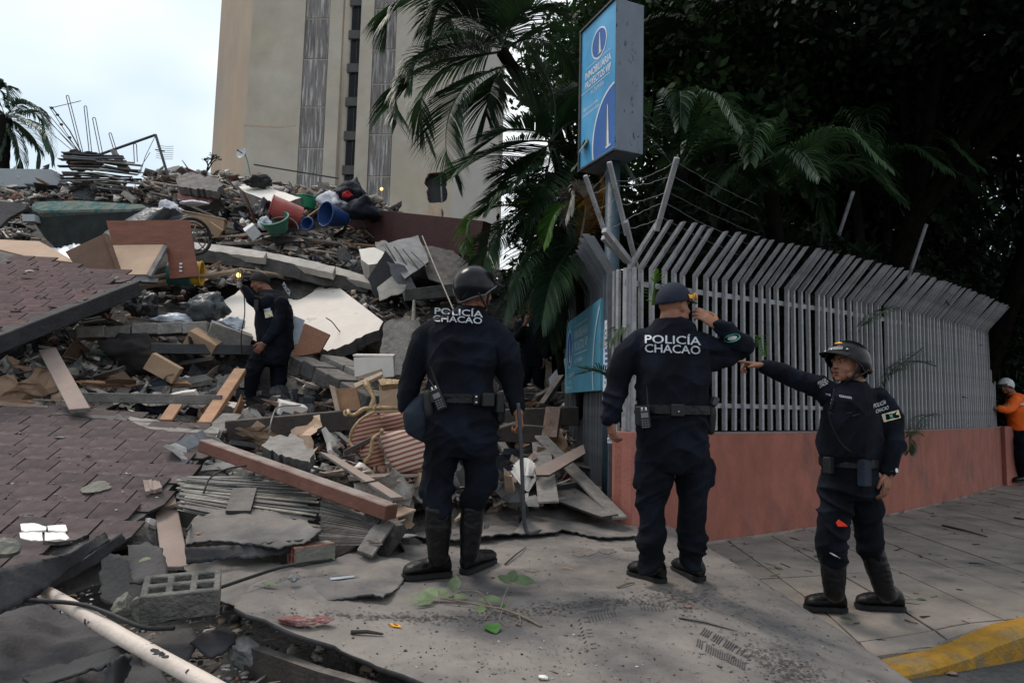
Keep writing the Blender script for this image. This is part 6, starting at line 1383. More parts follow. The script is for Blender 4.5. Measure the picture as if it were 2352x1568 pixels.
g = G(); c_ = on_low(352, 1132, .03); 
for k in range(4): g.box(c_+V((.028*k-.04, 0, .004*(k % 2))), (.028, .19-.02*k, .03), RL @ Matrix.Rotation(.55, 3, 'Z'), jit=.008)
mk('split_timber', g, 'wood_pink', label='split chunk of pale timber at the right edge of the lower shingled slope', cat='wood chunk')
rock('small grey pebble like stone near the top right of the lower shingled slope', 480, 1066-5, 0, (.055, .04, .025), 'stone_grey', 17, Y=5.75)
wt = T_('white_tile', on_low(105, 1235), 'broken white tile in four pieces on the lower shingled slope', 'tile')
for po in ([(48, 1214), (80, 1212), (108, 1220), (107, 1228), (60, 1232), (50, 1228)], [(110, 1218), (152, 1216), (156, 1228), (150, 1232), (112, 1229)], [(46, 1234), (80, 1232), (98, 1233), (100, 1252), (72, 1252), (48, 1246)], [(104, 1233), (150, 1234), (160, 1246), (144, 1256), (104, 1252)]):
    po = ragged(po, 1.0, 8, int(po[0][0])); P = [on_low(*p, .016) for p in po]; g = G(); g.poly_prism(P, n_, .012); mk('tile_piece', g, 'tile_white', wt)
for i, (x, y, m, s_, lab) in enumerate([(203, 1056-3, 'brick_red', .03, 'small orange shard near the top of the lower slope'), (180, 1072, 'terracotta', .02, 'small square orange shard below the first'), (291, 1095, 'tile_white', .014, 'white chip right of the flat stone'), (283, 1138, 'tile_white', .014, 'white chip beside the split timber'), (268, 1180, 'tile_white', .014, 'white chip low on the shingled slope'), (140, 1253-46, 'brick_red', .02, 'orange shard above the white tile'), (455, 1225, 'terracotta', .03, 'curved orange shard on the draped membrane flap')]):
    c_ = on_low(x, y, .012) if i < 6 else atz(x, y, .50); vs, fs = chunk_geo((s_, s_*.6, s_*.35), i+30, sub=1); g = G(); g.add([v+c_ for v in vs], fs); mk('shard', g, m, label=lab, cat='shard')
# cables
for lab, pts in (('black cable sagging across the near left corner over the pipe', [atz(-60, 1372, .45), atz(80, 1378, .43), atz(180, 1386, .41), atz(250, 1408, .40), atz(330, 1440, .36), atz(400, 1442, .33)]),
                 ('black cable running up the membrane to the clay brick', [atz(478, 1358, .34), atz(560, 1330, .345), atz(640, 1304, .345), atz(700, 1292, .35), atz(762, 1285, .33)]),
                 ('thin dark cable looping over the red brown timber', [atz(430, 1218, .52), at(452, 1180, 4.9), at(470, 1125, 5.0), at(485, 1095, 5.1), at(530, 1074, 5.2), at(620, 1064, 5.25), at(650, 1072, 5.1)]),
                 ('dark cable tangle hanging at the end of the red brown timber', [at(905, 1150, 4.6), at(880, 1185, 4.6), at(850, 1225, 4.6), at(820, 1258, 4.5), at(770, 1282, 4.45)]),
                 ('grey cable curling down from the foam block', [at(690, 930, 7.5), at(640, 935, 7.2), at(625, 960, 6.4), at(618, 998, 6.3)])):
    g = G(); g.tube(bez(pts, 30), .007 if 'thin' in lab or 'grey' in lab else .009, 7); mk('cable', g, 'cable' if 'grey' not in lab else 'metal_grey', label=lab, cat='cable', smooth=True)
# jar in the rubble
jr = T_('jar', at(878, 1086, 5.7), 'small orange ceramic jar lying under the striped cushion', 'jar'); g = G(); g.ell(at(877, 1078, 5.7), (.045, .04, .035)); mk('jar_body', g, 'terracotta', jr, smooth=True)
g = G(); g.tube([at(864, 1078, 5.68), at(860, 1079, 5.68)], .028, 12); mk('jar_mouth', g, 'wood_orange', jr)
# -- striped armchair on its side
ch = T_('armchair', at(890, 1010, 5.9), 'overturned gilt armchair with red and cream stripes', 'armchair')
def cushion(name, poly, Y, kx, ky, t, puff, m, nx=14, parent=ch):
    """padded panel: outline filled from centre with a bulge"""
    P, n = plane_pts(ragged(poly, 0, 12), Y, kx, ky); c = sum(P, V((0, 0, 0)))/len(P); g = G(); k = len(P); rings = []
    for s_ in (1.0, .96, .82, .6, .35, .1): rings.append([c+(p-c)*s_+n*(puff*math.sqrt(max(0, 1-s_**2.2))+0) for p in P])
    g.loft([[p-n*t for p in P]]+[[p-n*t*.4+(p-c).normalized()*.008 for p in P]]+rings, cap=True); return mk(name, g, m, parent, smooth=True)
cushion('wing_back', [(862, 948), (873, 955), (876, 985), (868, 1010), (850, 1035), (815, 1040), (803, 1020), (812, 990), (830, 962)], 5.95, .003, 0, .05, .06, 'stripes')
cushion('inner_back', [(874, 950), (925, 948), (968, 950), (962, 985), (940, 992), (885, 990), (874, 975)], 6.15, 0, 0, .04, .04, 'stripes')
cushion('seat_cushion', [(872, 992), (935, 986), (962, 990), (985, 1020), (985, 1078), (912, 1085), (890, 1050), (876, 1015)], 5.6, 0, -.001, .10, .05, 'stripes_cushion')
cushion('arm_pad', [(842, 1012), (862, 1010), (878, 1040), (884, 1075), (868, 1084), (842, 1068), (828, 1050), (828, 1030)], 5.75, 0, 0, .05, .05, 'stripes')
for nm, pts, r in (('crest_rail', [(800, 942, 5.95), (802, 950, 5.9), (815, 952, 5.9), (838, 938, 5.9), (862, 938, 5.95), (890, 936, 6.0), (930, 938, 6.1), (970, 940, 6.2)], .022),
                   ('side_rail', [(862, 945, 5.88), (830, 962, 5.84), (808, 990, 5.83), (804, 1015, 5.83), (812, 1030, 5.8), (790, 1042, 5.8)], .016),
                   ('arm_rail', [(880, 985, 5.6), (872, 996, 5.6), (856, 1010, 5.6), (852, 1040, 5.6), (838, 1062, 5.6)], .02),
                   ('scroll', [(800, 942, 5.95), (792, 944, 5.92), (791, 951, 5.9), (797, 954, 5.9), (801, 949, 5.88)], .013), ('finial', [(858, 940, 5.9), (864, 928, 5.9)], .015)):
    g = G(); C_ = bez([at(*p) for p in pts], 30); g.tube(C_, [r*.8*(1+.10*math.sin(i*.7)) for i in range(31)], 10); mk(nm, g, 'gilt', ch, smooth=True)
beam('timber', (790, 1040, 5.7), (862, 1004, 5.75), .05, .04, 'wood_dark', 'thin dark stick across the arm of the armchair', 'timber')
# gilt side table pieces behind
tb2 = T_('side_table', at(850, 900, 6.6), 'carved pale side table lying broken behind the armchair', 'table')
panel('table_top', [(812, 880), (876, 852), (880, 858), (816, 890)], 6.7, 0, -.004, .04, 'wood_light', parent=tb2, bevel=.004)
g = G(); g.tube(bez([at(838, 876, 6.7), at(848, 895, 6.65), at(858, 915, 6.6), at(852, 945, 6.6)], 16), [.03*(1+.3*math.sin(i*.5)) for i in range(17)], 10); mk('carved_leg', g, 'gilt', tb2, smooth=True)
panel('table_skirt', [(868, 872), (880, 868), (920, 872), (916, 880), (875, 884)], 6.6, 0, -.003, .08, 'gilt', parent=tb2)
panel('side', [(870, 882), (918, 880), (925, 945), (872, 945)], 6.65, 0, 0, .03, 'board_tan', parent=tb2)
dr = T_('drawer_front', at(790, 920, 6.9), 'golden brown cupboard door left of the carved table', 'cupboard door')
panel('door_leaf', [(758, 888), (775, 892), (818, 890), (830, 945), (790, 948), (770, 946)], 6.85, 0, 0, .03, 'wood_orange', parent=dr); panel('door_frame', [(756, 884), (768, 888), (782, 948), (772, 948)], 6.8, 0, 0, .04, 'wood_light', parent=dr)
panel('board', [(838, 950), (905, 900), (912, 945)], 6.5, 0, 0, .02, 'cardboard', 'brown triangular board before the carved table', 'board')
# ================================================================== PEOPLE
def remesh(g, voxel, name, mats, parent, smooth_it=3, wr=0, wscale=(9, 9, 3), seed=0, limb_fn=None):
    """weld overlapping closed volumes into one continuous skin, smooth it and press cloth folds into it"""
    me = bpy.data.meshes.new('tmp'); me.from_pydata([tuple(p) for p in g.v], [], g.f)
    bm = bmesh.new(); bm.from_mesh(me); bmesh.ops.recalc_face_normals(bm, faces=bm.faces); bm.to_mesh(me); bm.free()
    o = bpy.data.objects.new('tmp', me); COL.objects.link(o)
    r = o.modifiers.new('r', 'REMESH'); r.mode = 'VOXEL'; r.voxel_size = voxel; r.adaptivity = 0
    s_ = o.modifiers.new('s', 'SMOOTH'); s_.factor = .5; s_.iterations = smooth_it
    dg = bpy.context.evaluated_depsgraph_get(); ev = o.evaluated_get(dg); m2 = bpy.data.meshes.new_from_object(ev)
    bpy.data.objects.remove(o)
    n = len(m2.vertices); co = np.empty(n*3, np.float32); m2.vertices.foreach_get('co', co); co = co.reshape(-1, 3)
    no = np.empty(n*3, np.float32); m2.vertices.foreach_get('normal', no); no = no.reshape(-1, 3)
    if wr:
        sx, sy, sz = wscale; d = np.empty(n, np.float32); nf = noise.noise; so_ = seed*3.7
        for i in range(n):
            x, y, z = co[i]; w = nf(V((x*3+so_, y*3, z*3)))*.8
            a = 1-abs(nf(V((x*sx*.5+z*sz*.35+w, y*sy*.5+so_, z*sz+w*1.5))))*2.2; b = 1-abs(nf(V((x*sx*1.5-z*sz, y*sy, z*sz*1.4+so_))))*2
            d[i] = (max(0, a)**2*.9+max(0, b)**2*.35-.35)*wr
        co = co+no*d[:, None]
    m2.vertices.foreach_set('co', (co-np.array(WORLD[parent])).astype(np.float32).ravel()); m2.name = name
    m2.materials.clear()
    for m in mats: m2.materials.append(M[m])
    m2.update(); finish(m2, True)
    q_ = bpy.data.objects.new(name, m2); COL.objects.link(q_); q_.parent = parent; WORLD[q_] = WORLD[parent]; return q_, co
class Fig:
    """a figure placed at depth Y0; joints given where they stand, radii in metres"""
    def __init__(s, Y0, base, label, hb=1.0): s.Y0 = Y0; s.k = Y0/FPX; s.t = thing('person', base, label, 'person'); s.body = G(); s.shirt = G(); s.trs = G(); s.parts = []
    def J(s, x, y, dy=0): return at(x, y, s.Y0+dy)
    def R(s, px): return px*s.k
def limb(g, pts, n=16, ref=None, flat=1.0):
    """tapering limb through (point, radius) stations, resampled smoothly, closed with round ends"""
    P = [p for p, r in pts]; rr = [r for p, r in pts]; N = 6*(len(P)-1); C_ = bez(P, N) if len(P) > 2 else [P[0].lerp(P[1], i/N) for i in range(N+1)]
    rs = [float(np.interp(i/N*(len(P)-1), range(len(P)), rr)) for i in range(N+1)]
    d0 = (C_[0]-C_[1]).normalized(); d1 = (C_[-1]-C_[-2]).normalized()
    C2 = [C_[0]+d0*rs[0]*.8, C_[0]+d0*rs[0]*.5]+C_+[C_[-1]+d1*rs[-1]*.5, C_[-1]+d1*rs[-1]*.8]; r2 = [rs[0]*.35, rs[0]*.8]+rs+[rs[-1]*.8, rs[-1]*.35]
    g.tube(C2, r2, n, ref=ref, flat=flat)
def torso(g, rings, n=24):
    """rings: (centre, half width, half depth, side direction[, tilt dir])"""
    out = []
    for r in rings:
        c, a, b, S = r[:4]; S = S.normalized(); up = r[4].normalized() if len(r) > 4 else V((0, 0, 1)); F = up.cross(S).normalized(); pts = []
        for k in range(n):
            t = 2*math.pi*k/n; cx, sy = math.cos(t), math.sin(t); e = .82
            pts.append(c+S*a*math.copysign(abs(cx)**e, cx)+F*b*math.copysign(abs(sy)**e, sy))
        out.append(pts)
    g.loft(out)
def hand(g, W, d, nrm, s=1.0, curl=.3, thumb=1, fingers=None, thumb_out=.7):
    """palm, four unequal bent fingers and a thumb leaving the side of the palm; nrm = direction of the back of the hand"""
    d = d.normalized(); nrm = (nrm-d*nrm.dot(d)).normalized(); S = d.cross(nrm).normalized()*thumb; k = .9*s
    rings = []
    for t, w, h in ((-.03, .026, .021), (0, .028, .02), (.03, .036, .018), (.065, .041, .016), (.092, .040, .013)):
        c = W+d*t*k; rings.append([c+S*w*k*math.cos(a)+nrm*h*k*math.sin(a) for a in np.linspace(0, 2*math.pi, 15)[:-1]])
    g.loft(rings)
    for i, (off, L_, r) in enumerate(((.030, .088, .0098), (.010, .098, .0102), (-.011, .090, .0098), (-.030, .070, .0085))):
        c = curl if fingers is None else fingers[i]; p = W+d*.085*k+S*off*k; a = c*.5; pts = [(W+d*.06*k+S*off*k*.9, r*k)]; dd = (d+S*off*2.2).normalized(); pts.append((p, r*k*1.05))
        for f in (.46, .30, .24):
            q_ = p+(dd*math.cos(a)-nrm*math.sin(a))*L_*f*k; pts.append((q_, r*k*(.98 if f > .4 else .88))); p = q_; a += c*1.0
        for j in range(len(pts)-1): g.tube([pts[j][0], pts[j+1][0]], [pts[j][1], pts[j+1][1]], 8); g.ell(pts[j+1][0], (pts[j+1][1],)*3, nu=8, nv=6)
    p = W+d*.018*k+S*.026*k; t1 = (d*.75+S*thumb_out-nrm*.25).normalized(); q_ = p+t1*.042*k; t2 = (d*.95+S*thumb_out*.25-nrm*.3).normalized(); e = q_+t2*.032*k; e2 = e+(d-nrm*.35).normalized()*.022*k
    for a, b, r0, r1 in ((p-t1*.01, q_, .015, .0125), (q_, e, .0125, .011), (e, e2, .011, .009)): g.tube([a, b], [r0*k, r1*k], 8); g.ell(b, (r1*k,)*3, nu=8, nv=6)
def axes(F, up=V((0, 0, 1))):
    F = F.normalized(); S = F.cross(up).normalized(); U3 = S.cross(F).normalized(); return F, S, U3
def head(g, C_, F, up=V((0, 0, 1)), s=1.0, fat=1.0):
    F, S, U3 = axes(F, up); Rm = Matrix((S, F, U3)).transposed()
    def e(o, r): g.ell(C_+(S*o[0]+F*o[1]+U3*o[2])*s, tuple(x*s for x in r), Rm, 20, 13)
    e((0, -.012, .022), (.077, .098, .098)); e((0, .022, -.030), (.064*fat, .070, .080)); e((0, .048, -.078), (.040*fat, .042, .036)); e((0, .070, -.100), (.024, .020, .018))
    for sg_ in (-1, 1):
        e((sg_*.040*fat, .052, -.038), (.026, .026, .026)); e((sg_*.032, .078, .018), (.026, .014, .009)); e((sg_*.076, -.012, -.012), (.009, .020, .032)); e((sg_*.080, -.018, -.004), (.006, .014, .020))
        e((sg_*.050*fat, .020, -.075), (.020, .040, .026)); e((sg_*.012, .101, -.030), (.009, .012, .008)); e((sg_*.031, .076, -.001), (.015, .012, .007))
    e((0, .086, .005), (.011, .018, .020)); e((0, .098, -.014), (.0105, .018, .022)); e((0, .104, -.027), (.013, .015, .011))
    e((0, .088, -.058), (.023, .011, .0065)); e((0, .085, -.072), (.020, .011, .007))
    return Rm
def face_bits(fig, C_, F, up=V((0, 0, 1)), s=1.0, mouth=True):
    F, S, U3 = axes(F, up); Rm = Matrix((S, F, U3)).transposed()
    for sg_ in (-1, 1):
        ce = C_+(S*sg_*.031+F*.0835+U3*.0035)*s; g = G(); g.ell(ce, (.0115*s, .010*s, .0055*s), Rm, 12, 8); ey = mk('eye', g, 'eye_white', fig.t, smooth=True)
        g = G(); g.ell(ce+F*.0085*s, (.0055*s, .003*s, .0058*s), Rm, 10, 6); mk('iris', g, 'eye_dark', ey, smooth=True)
        g = G(); g.tube([C_+(S*sg_*x+F*y+U3*z)*s for x, y, z in ((.014, .092, .019), (.030, .092, .026), (.047, .080, .022))], [.003*s, .0042*s, .002*s], 6); mk('eyebrow', g, 'hair', fig.t)
        g = G(); g.tube([C_+(S*sg_*x+F*y+U3*z)*s for x, y, z in ((.017, .091, .008), (.031, .0945, .0125), (.045, .084, .007))], .0022*s, 5); mk('eyelid', g, 'skin_dark', fig.t)
    if mouth:
        for z, w, r in ((-.057, .022, .0045), (-.0735, .018, .0055)):
            g = G(); g.tube([C_+(S*x+F*y+U3*z2)*s for x, y, z2 in ((-w, .086, z), (-w*.5, .0965, z+.002), (0, .0985, z), (w*.5, .0965, z+.002), (w, .086, z))], [.001, r*s*.8, r*s, r*s*.8, .001], 8); mk('lip', g, 'lips', fig.t, smooth=True)
        g = G(); g.ell(C_+(F*.091+U3*-.065)*s, (.015*s, .009*s, .006*s), Rm, 10, 6); mk('mouth', g, 'eye_dark', fig.t)
def shell(C_, F, up, rx, ry, rz, low, n=40, rows=16, thick=.008):
    """dome whose lower rim follows low(azimuth) measured from straight ahead; returns geometry and the rim points"""
    F, S, U3 = axes(F, up); g = G(); rings = []; 
    for j in range(rows+1):
        row = []
        for k in range(n):
            a = 2*math.pi*k/n; zl = low(a); th0 = math.asin(max(-.98, min(.98, zl/rz))); th = math.pi/2-(math.pi/2-th0)*(j/rows)*(1 if j else 0) if j else math.pi/2-.02
            c = math.cos(th); row.append(C_+S*rx*c*math.sin(a)+F*ry*c*math.cos(a)+U3*rz*math.sin(th))
        rings.append(row)
    inner = [[C_+(p-C_)*(1-thick/rx) for p in r] for r in reversed(rings)]
    g.loft(rings+inner); return g, rings[-1]
def helmet(fig, C_, F, up=V((0, 0, 1)), s=1.0, m='helmet_black', visor=True, strap=True, trim='chrome'):
    F, S, U3 = axes(F, up); hc = C_+U3*.015*s-F*.005*s
    def low(a):
        c = math.cos(a)
        return (-.055-.045*max(0, -c)**1.2+.095*max(0, c)**.8)*s
    g, rim = shell(hc, F, U3, .118*s, .136*s, .128*s, low); h = mk('helmet', g, m, fig.t, smooth=True)
    g = G(); g.tube(rim+[rim[0]], .0045*s, 6); mk('helmet_trim', g, trim, h, smooth=True)
    if visor:
        g = G(); rows = []
        for j in range(5):
            t = j/4; rows.append([hc+F*(math.cos(a)*(.128+.075*t)*s)+S*(math.sin(a)*(.114-.012*t)*s)+U3*(.052-.014*t-.018*abs(a)**2)*s for a in np.linspace(-1.0, 1.0, 15)])
        rows2 = [[p-U3*.005*s for p in r] for r in reversed(rows)]; g.loft(rows+rows2, cap=False, closed=False); mk('visor', g, 'nylon_black', h, smooth=True)
        for a in (-.75, 0, .75): g = G(); g.ell(hc+F*(math.cos(a)*.133*s)+S*(math.sin(a)*.118*s)+U3*.058*s, (.007*s,)*3, nu=8, nv=5); mk('snap', g, 'chrome', h, smooth=True)
    if strap:
        for sg_ in (-1, 1):
            g = G(); g.tube(bez([hc+(S*sg_*.104+F*.030-U3*.03)*s, hc+(S*sg_*.085+F*.036-U3*.075)*s, hc+(S*sg_*.058+F*.050-U3*.115)*s, hc+(S*sg_*.020+F*.056-U3*.140)*s, hc+(F*.060-U3*.141)*s], 14), .0095*s, 6, ref=tuple(F), flat=.45); mk('chin_strap', g, 'nylon_black', fig.t, smooth=True)
            g = G(); g.tube(bez([hc+(S*sg_*.104-F*.045-U3*.05)*s, hc+(S*sg_*.088-F*.0-U3*.085)*s, hc+(S*sg_*.060+F*.045-U3*.113)*s], 8), .007*s, 6); mk('chin_strap', g, 'nylon_black', fig.t, smooth=True)
    return h
def boot(fig, shin, ankle, heel, toe, rs, ra, name='boot', shaft=True, top=None, w=.047):
    """leather boot: shaft, bulky foot shaped from heel to toe, and a separate sole"""
    g = G(); d = (toe-heel); d.z = 0; L_ = d.length; d.normalize(); Sx = V((-d.y, d.x, 0)); z0 = min(heel.z, toe.z)
    if shaft: limb(g, [(shin, rs), (shin.lerp(ankle, .45), rs*.98), (ankle, ra)], 16)
    hb = V((heel.x, heel.y, z0))
    def ring(t, ww, h, dz=0): c = hb+d*L_*t; return [c+Sx*ww*math.cos(a)*(1 if math.sin(a) > 0 else 1.04)+V((0, 0, .018+dz+h/2+(h/2)*math.sin(a))) for a in np.linspace(0, 2*math.pi, 19)[:-1]]
    g.loft([ring(.0, w*.45, .06), ring(.05, w*.78, .10), ring(.18, w*.92, .125), ring(.34, w*.92, .118), ring(.50, w*.95, .088), ring(.66, w*1.05, .080), ring(.82, w*1.06, .070), ring(.94, w*.84, .054), ring(1.0, w*.35, .026)])
    limb(g, [(ankle, ra), (hb+d*L_*.24+V((0, 0, .10)), w*.95)], 14)
    b, _ = remesh(g, .007, name, ['boot_leather'], fig.t, 3, .003, (20, 20, 14), 3)
    g = G(); out = [hb+d*L_*t+Sx*ww*.93*sg_+V((0, 0, 0)) for sg_, seq in ((1, ((-.01, .5), (.08, .95), (.35, .88), (.6, 1.02), (.8, 1.1), (.95, .85), (1.02, .3))), (-1, ((1.02, .3), (.95, .85), (.8, 1.1), (.6, 1.02), (.35, .88), (.08, .95), (-.01, .5)))) for t, ww in [(a, b2*w*1.08) for a, b2 in seq]]
    g.poly_prism([p+V((0, 0, .024)) for p in out], V((0, 0, 1)), .027); mk('sole', g, 'sole', b)
    return b
def project_text(fig, s, co_faces_obj, O, U, W, m, name='lettering', off=.011, skew=0.0, d=None, parent=None, bold=.012, arc=0.0):
    """lettering lying on cloth: drawn on a plane before the body and pressed back on to it"""
    vs, fs = text_geo(s, bold=bold); ob = co_faces_obj; me = ob.data; bv = BVHTree.FromPolygons([v.co+WORLD[fig.t] for v in me.vertices], [tuple(p.vertices) for p in me.polygons])
    n = U.cross(W).normalized(); dr = -n if d is None else d; g = G(); pts = []
    bm = bmesh.new(); vv = [bm.verts.new((x, y, 0)) for x, y in vs]
    for f in fs:
        try: bm.faces.new([vv[i] for i in f])
        except ValueError: pass
    bmesh.ops.subdivide_edges(bm, edges=[e for e in bm.edges if (V(((e.verts[0].co.x-e.verts[1].co.x)*U.length, (e.verts[0].co.y-e.verts[1].co.y)*W.length, 0))).length > .02], cuts=2, use_grid_fill=True); bmesh.ops.triangulate(bm, faces=bm.faces)
    bm.verts.index_update()
    for v in bm.verts:
        x, y = v.co.x, v.co.y; p = O+U*x+W*(y+skew*x+arc*(1-(2*x-1)**2)); dr = (p-CAMPOS).normalized(); h, nn, _, _ = bv.ray_cast(p, dr)
        pts.append(h-dr*off if h is not None else p+dr*.1)
    g.add(pts, [tuple(v.index for v in f.verts) for f in bm.faces]); bm.free(); return mk(name, g, m, parent or fig.t, fixn=False)
def box_part(fig, name, c, size, R, m, parent=None, bevel=.006): g = G(); g.box(c, size, R); return mk(name, g, m, parent or fig.t, bevel=bevel)
def radio(fig, c, R, h=.115, name='radio'):
    r = box_part(fig, name, c, (.056, .034, h), R, 'nylon_black'); 
    g = G(); g.box(c+R @ V((0, -.019, .022)), (.040, .004, .028), R); mk('screen', g, 'metal_grey', r)
    for i in range(3):
        for j in range(4): g = G(); g.box(c+R @ V((-.014+.014*i, -.0185, -.006-.013*j)), (.009, .004, .006), R); mk('key', g, 'metal_grey', r)
    for x in (-.014, .008): g = G(); g.tube([c+R @ V((x, 0, h/2)), c+R @ V((x, 0, h/2+.016))], .007, 8); mk('knob', g, 'chrome', r)
    g = G(); g.tube([c+R @ V((.022, 0, h/2)), c+R @ V((.024, 0, h/2+.13))], [.0055, .003], 7); mk('antenna', g, 'nylon_black', r); return r
VOX = .0075
# ---------------------------------------------------------------- A: helmeted officer, back to us
A_ = Fig(3.98, atz(1045, 1325, .235), 'helmeted police officer seen from behind resting a crowbar on the membrane'); J = A_.J; k = A_.k
X = V((1, .12, 0)); gb = A_.body
hC = J(1092, 668, .02); hF = V((.78, .62, -.05))
head(gb, hC, hF, s=1.0, fat=1.1); limb(gb, [(J(1088, 690, .03), .058), (J(1080, 728, .02), .064)])
torso(gb, [(J(1070, 735, .03), .13, .08, X), (J(1064, 800, .02), .17, .1, X), (J(1060, 900, .02), .165, .1, X), (J(1060, 985, .02), .175, .11, X)])
for sgn, pts in ((-1, [(995, 785, .02, .04), (950, 850, .03, .045), (935, 925, -.02, .036), (932, 945, -.03, .03)]), (1, [(1132, 785, .03, .04), (1172, 850, .06, .045), (1186, 925, -.02, .036), (1191, 950, -.05, .03)])):
    limb(gb, [(J(x, y, d), r) for x, y, d, r in pts])
hand(gb, J(931, 938, -.03), V((.12, .15, -1)), V((-1, .2, 0)), 1.08, curl=.55, thumb=1); hand(gb, J(1191, 946, -.05), V((.12, -.15, -1)), V((.9, -.5, .1)), 1.05, curl=1.35, thumb=-1, thumb_out=.3)
limb(gb, [(J(1018, 1000, .02), .07), (J(1010, 1110, .0), .045), (J(1007, 1180, 0), .04), (J(1006, 1280, .03), .032)]); limb(gb, [(J(1098, 1000, .02), .07), (J(1099, 1110, .02), .045), (J(1084, 1180, .03), .038), (J(1078, 1275, .06), .03)])
remesh(gb, .006, 'body', ['skin'], A_.t, 2)
g = A_.shirt
torso(g, [(J(1084, 702, .02), .075, .072, X), (J(1078, 716, .02), .105, .082, X), (J(1068, 736, .02), .165, .10, X), (J(1063, 762, .02), .205, .118, X), (J(1060, 800, .01), .212, .130, X), (J(1058, 845, .0), .200, .135, X), (J(1058, 885, .0), .190, .135, X), (J(1060, 912, .0), .200, .142, X), (J(1061, 921, .0), .196, .138, X)])
limb(g, [(J(1005, 755, .02), .075), (J(972, 790, .03), .086), (J(950, 850, .03), .073), (J(937, 900, .0), .066), (J(931, 935, -.02), .054)]); limb(g, [(J(1124, 760, .02), .075), (J(1152, 795, .04), .083), (J(1170, 850, .05), .073), (J(1181, 900, .02), .062), (J(1188, 940, -.03), .050)])
shA, _ = remesh(g, VOX, 'shirt', ['uniform'], A_.t, 3, .021, (7, 7, 5), 1)
g = A_.trs
torso(g, [(J(1060, 905, .0), .192, .135, X), (J(1060, 945, .0), .202, .145, X), (J(1060, 990, .0), .212, .152, X), (J(1060, 1025, .0), .205, .14, X), (J(1059, 1050, .0), .17, .11, X)])
limb(g, [(J(1018, 1000, 0), .108), (J(1010, 1070, 0), .103), (J(1006, 1115, .0), .092), (J(1008, 1150, 0), .076), (J(1007, 1172, 0), .070)]); limb(g, [(J(1101, 1000, .01), .108), (J(1103, 1070, .02), .100), (J(1099, 1120, .02), .086), (J(1090, 1150, .02), .074), (J(1086, 1172, .03), .066)])
limb(g, [(J(985, 1090, 0), .045), (J(982, 1125, 0), .05)]); limb(g, [(J(1133, 1085, .02), .035), (J(1130, 1115, .02), .038)])
trA, _ = remesh(g, VOX, 'trousers', ['trousers'], A_.t, 3, .025, (6, 6, 7), 2)
boot(A_, J(1008, 1165, 0), J(1006, 1276, .03), atz(1035, 1318, .245), atz(925, 1328, .245), .077, .060, w=.052)
boot(A_, J(1085, 1165, .03), J(1078, 1272, .06), atz(1064, 1316, .245), atz(1132, 1287, .245), .068, .055, w=.050)
helmet(A_, hC+V((0, 0, .006)), hF, V((.02, 0, 1)), 1.01, trim='metal_grey')
# belt and what hangs on it
def belt(fig, c, a, b, S, m='boot_leather', h=.05, buckle=None):
    g = G(); F = V((0, 0, 1)).cross(S.normalized()); rr_ = []
    for z, e in ((-h/2, .004), (-h/2, .012), (h/2, .012), (h/2, .004)): rr_.append([c+S.normalized()*(a+e)*math.copysign(abs(math.cos(t))**.82, math.cos(t))+F*(b+e)*math.copysign(abs(math.sin(t))**.82, math.sin(t))+V((0, 0, z)) for t in np.linspace(0, 2*math.pi, 41)[:-1]])
    g.loft(rr_, cap=False); return mk('belt', g, m, fig.t, smooth=False)
bl = belt(A_, J(1060, 915, 0), .200, .142, X)
IR = Matrix.Identity(3); RZ = lambda a: Matrix.Rotation(a, 3, 'Z')
box_part(A_, 'belt_loop', J(1094, 918, -.155), (.034, .014, .062), RZ(.1), 'boot_leather', bl)
for y in (911, 924): g = G(); g.ell(J(1094, y, -.166), (.0065, .004, .0065), nu=10, nv=6); mk('snap', g, 'chrome', bl, smooth=True)
box_part(A_, 'pouch', J(1120, 918, -.13), (.07, .05, .075), RZ(.35), 'nylon_black'); box_part(A_, 'pouch', J(1142, 925, -.07), (.05, .08, .11), RZ(.6), 'nylon_black')
radio(A_, J(1008, 917, -.165), RZ(-.15) @ Matrix.Rotation(-.42, 3, 'Y'), .125)
g = G(); limb(g, [(J(985, 905, -.08), .035), (J(988, 945, -.09), .033), (J(990, 975, -.08), .02)]); remesh(g, .008, 'torch_holster', ['nylon_black'], A_.t, 2)
g = G(); limb(g, [(J(972, 912, -.04), .030), (J(955, 950, -.06), .075), (J(958, 980, -.05), .070), (J(975, 1005, -.04), .03)], flat=.6, ref=(1, 0, 0)); remesh(g, .008, 'thigh_bag', ['nylon_navy'], A_.t, 3, .006, (6, 6, 6), 5)
g = G(); limb(g, [(J(1148, 930, .0), .035), (J(1148, 965, 0), .03)]); remesh(g, .008, 'holster', ['nylon_black'], A_.t, 2)
g = G(); g.tube([J(1048, 875, -.14), J(1010, 850, -.15), J(998, 870, -.15)], .003, 5) if False else g.tube([J(985, 870, -.12), J(1000, 893, -.17)], .003, 5); mk('radio_cord', g, 'nylon_black', A_.t)
Wt = V((0, 0, 1))
def back_text(fig, ob, s_, x0, y0, x1, y1, hpx, arc=.04): project_text(fig, s_, ob, at(x0, y0, 3.6), at(x1, y1, 3.6)-at(x0, y0, 3.6), Wt*(hpx*3.6/FPX), 'letter_silver', 'back_lettering', arc=arc)
back_text(A_, shA, 'POLICÍA', 998, 721, 1109, 729, 19); back_text(A_, shA, 'CHACAO', 994, 738, 1107, 744, 15)
# crowbar held in his right hand
g = G(); cbp = bez([J(1190, 925, -.09), J(1194, 975, -.09), J(1199, 1080, -.08), J(1203, 1180, -.07), J(1206, 1208, -.06), J(1213, 1223, -.06), J(1228, 1222, -.03), J(1242, 1217, .02)], 40)
g.tube(cbp, [.0115]*34+[.0115, .0115, .011, .010, .009, .008, .006], 10); mk('crowbar', g, 'metal_dark', label='dark blue crowbar held upright with its hooked end on the membrane', cat='crowbar', smooth=True)

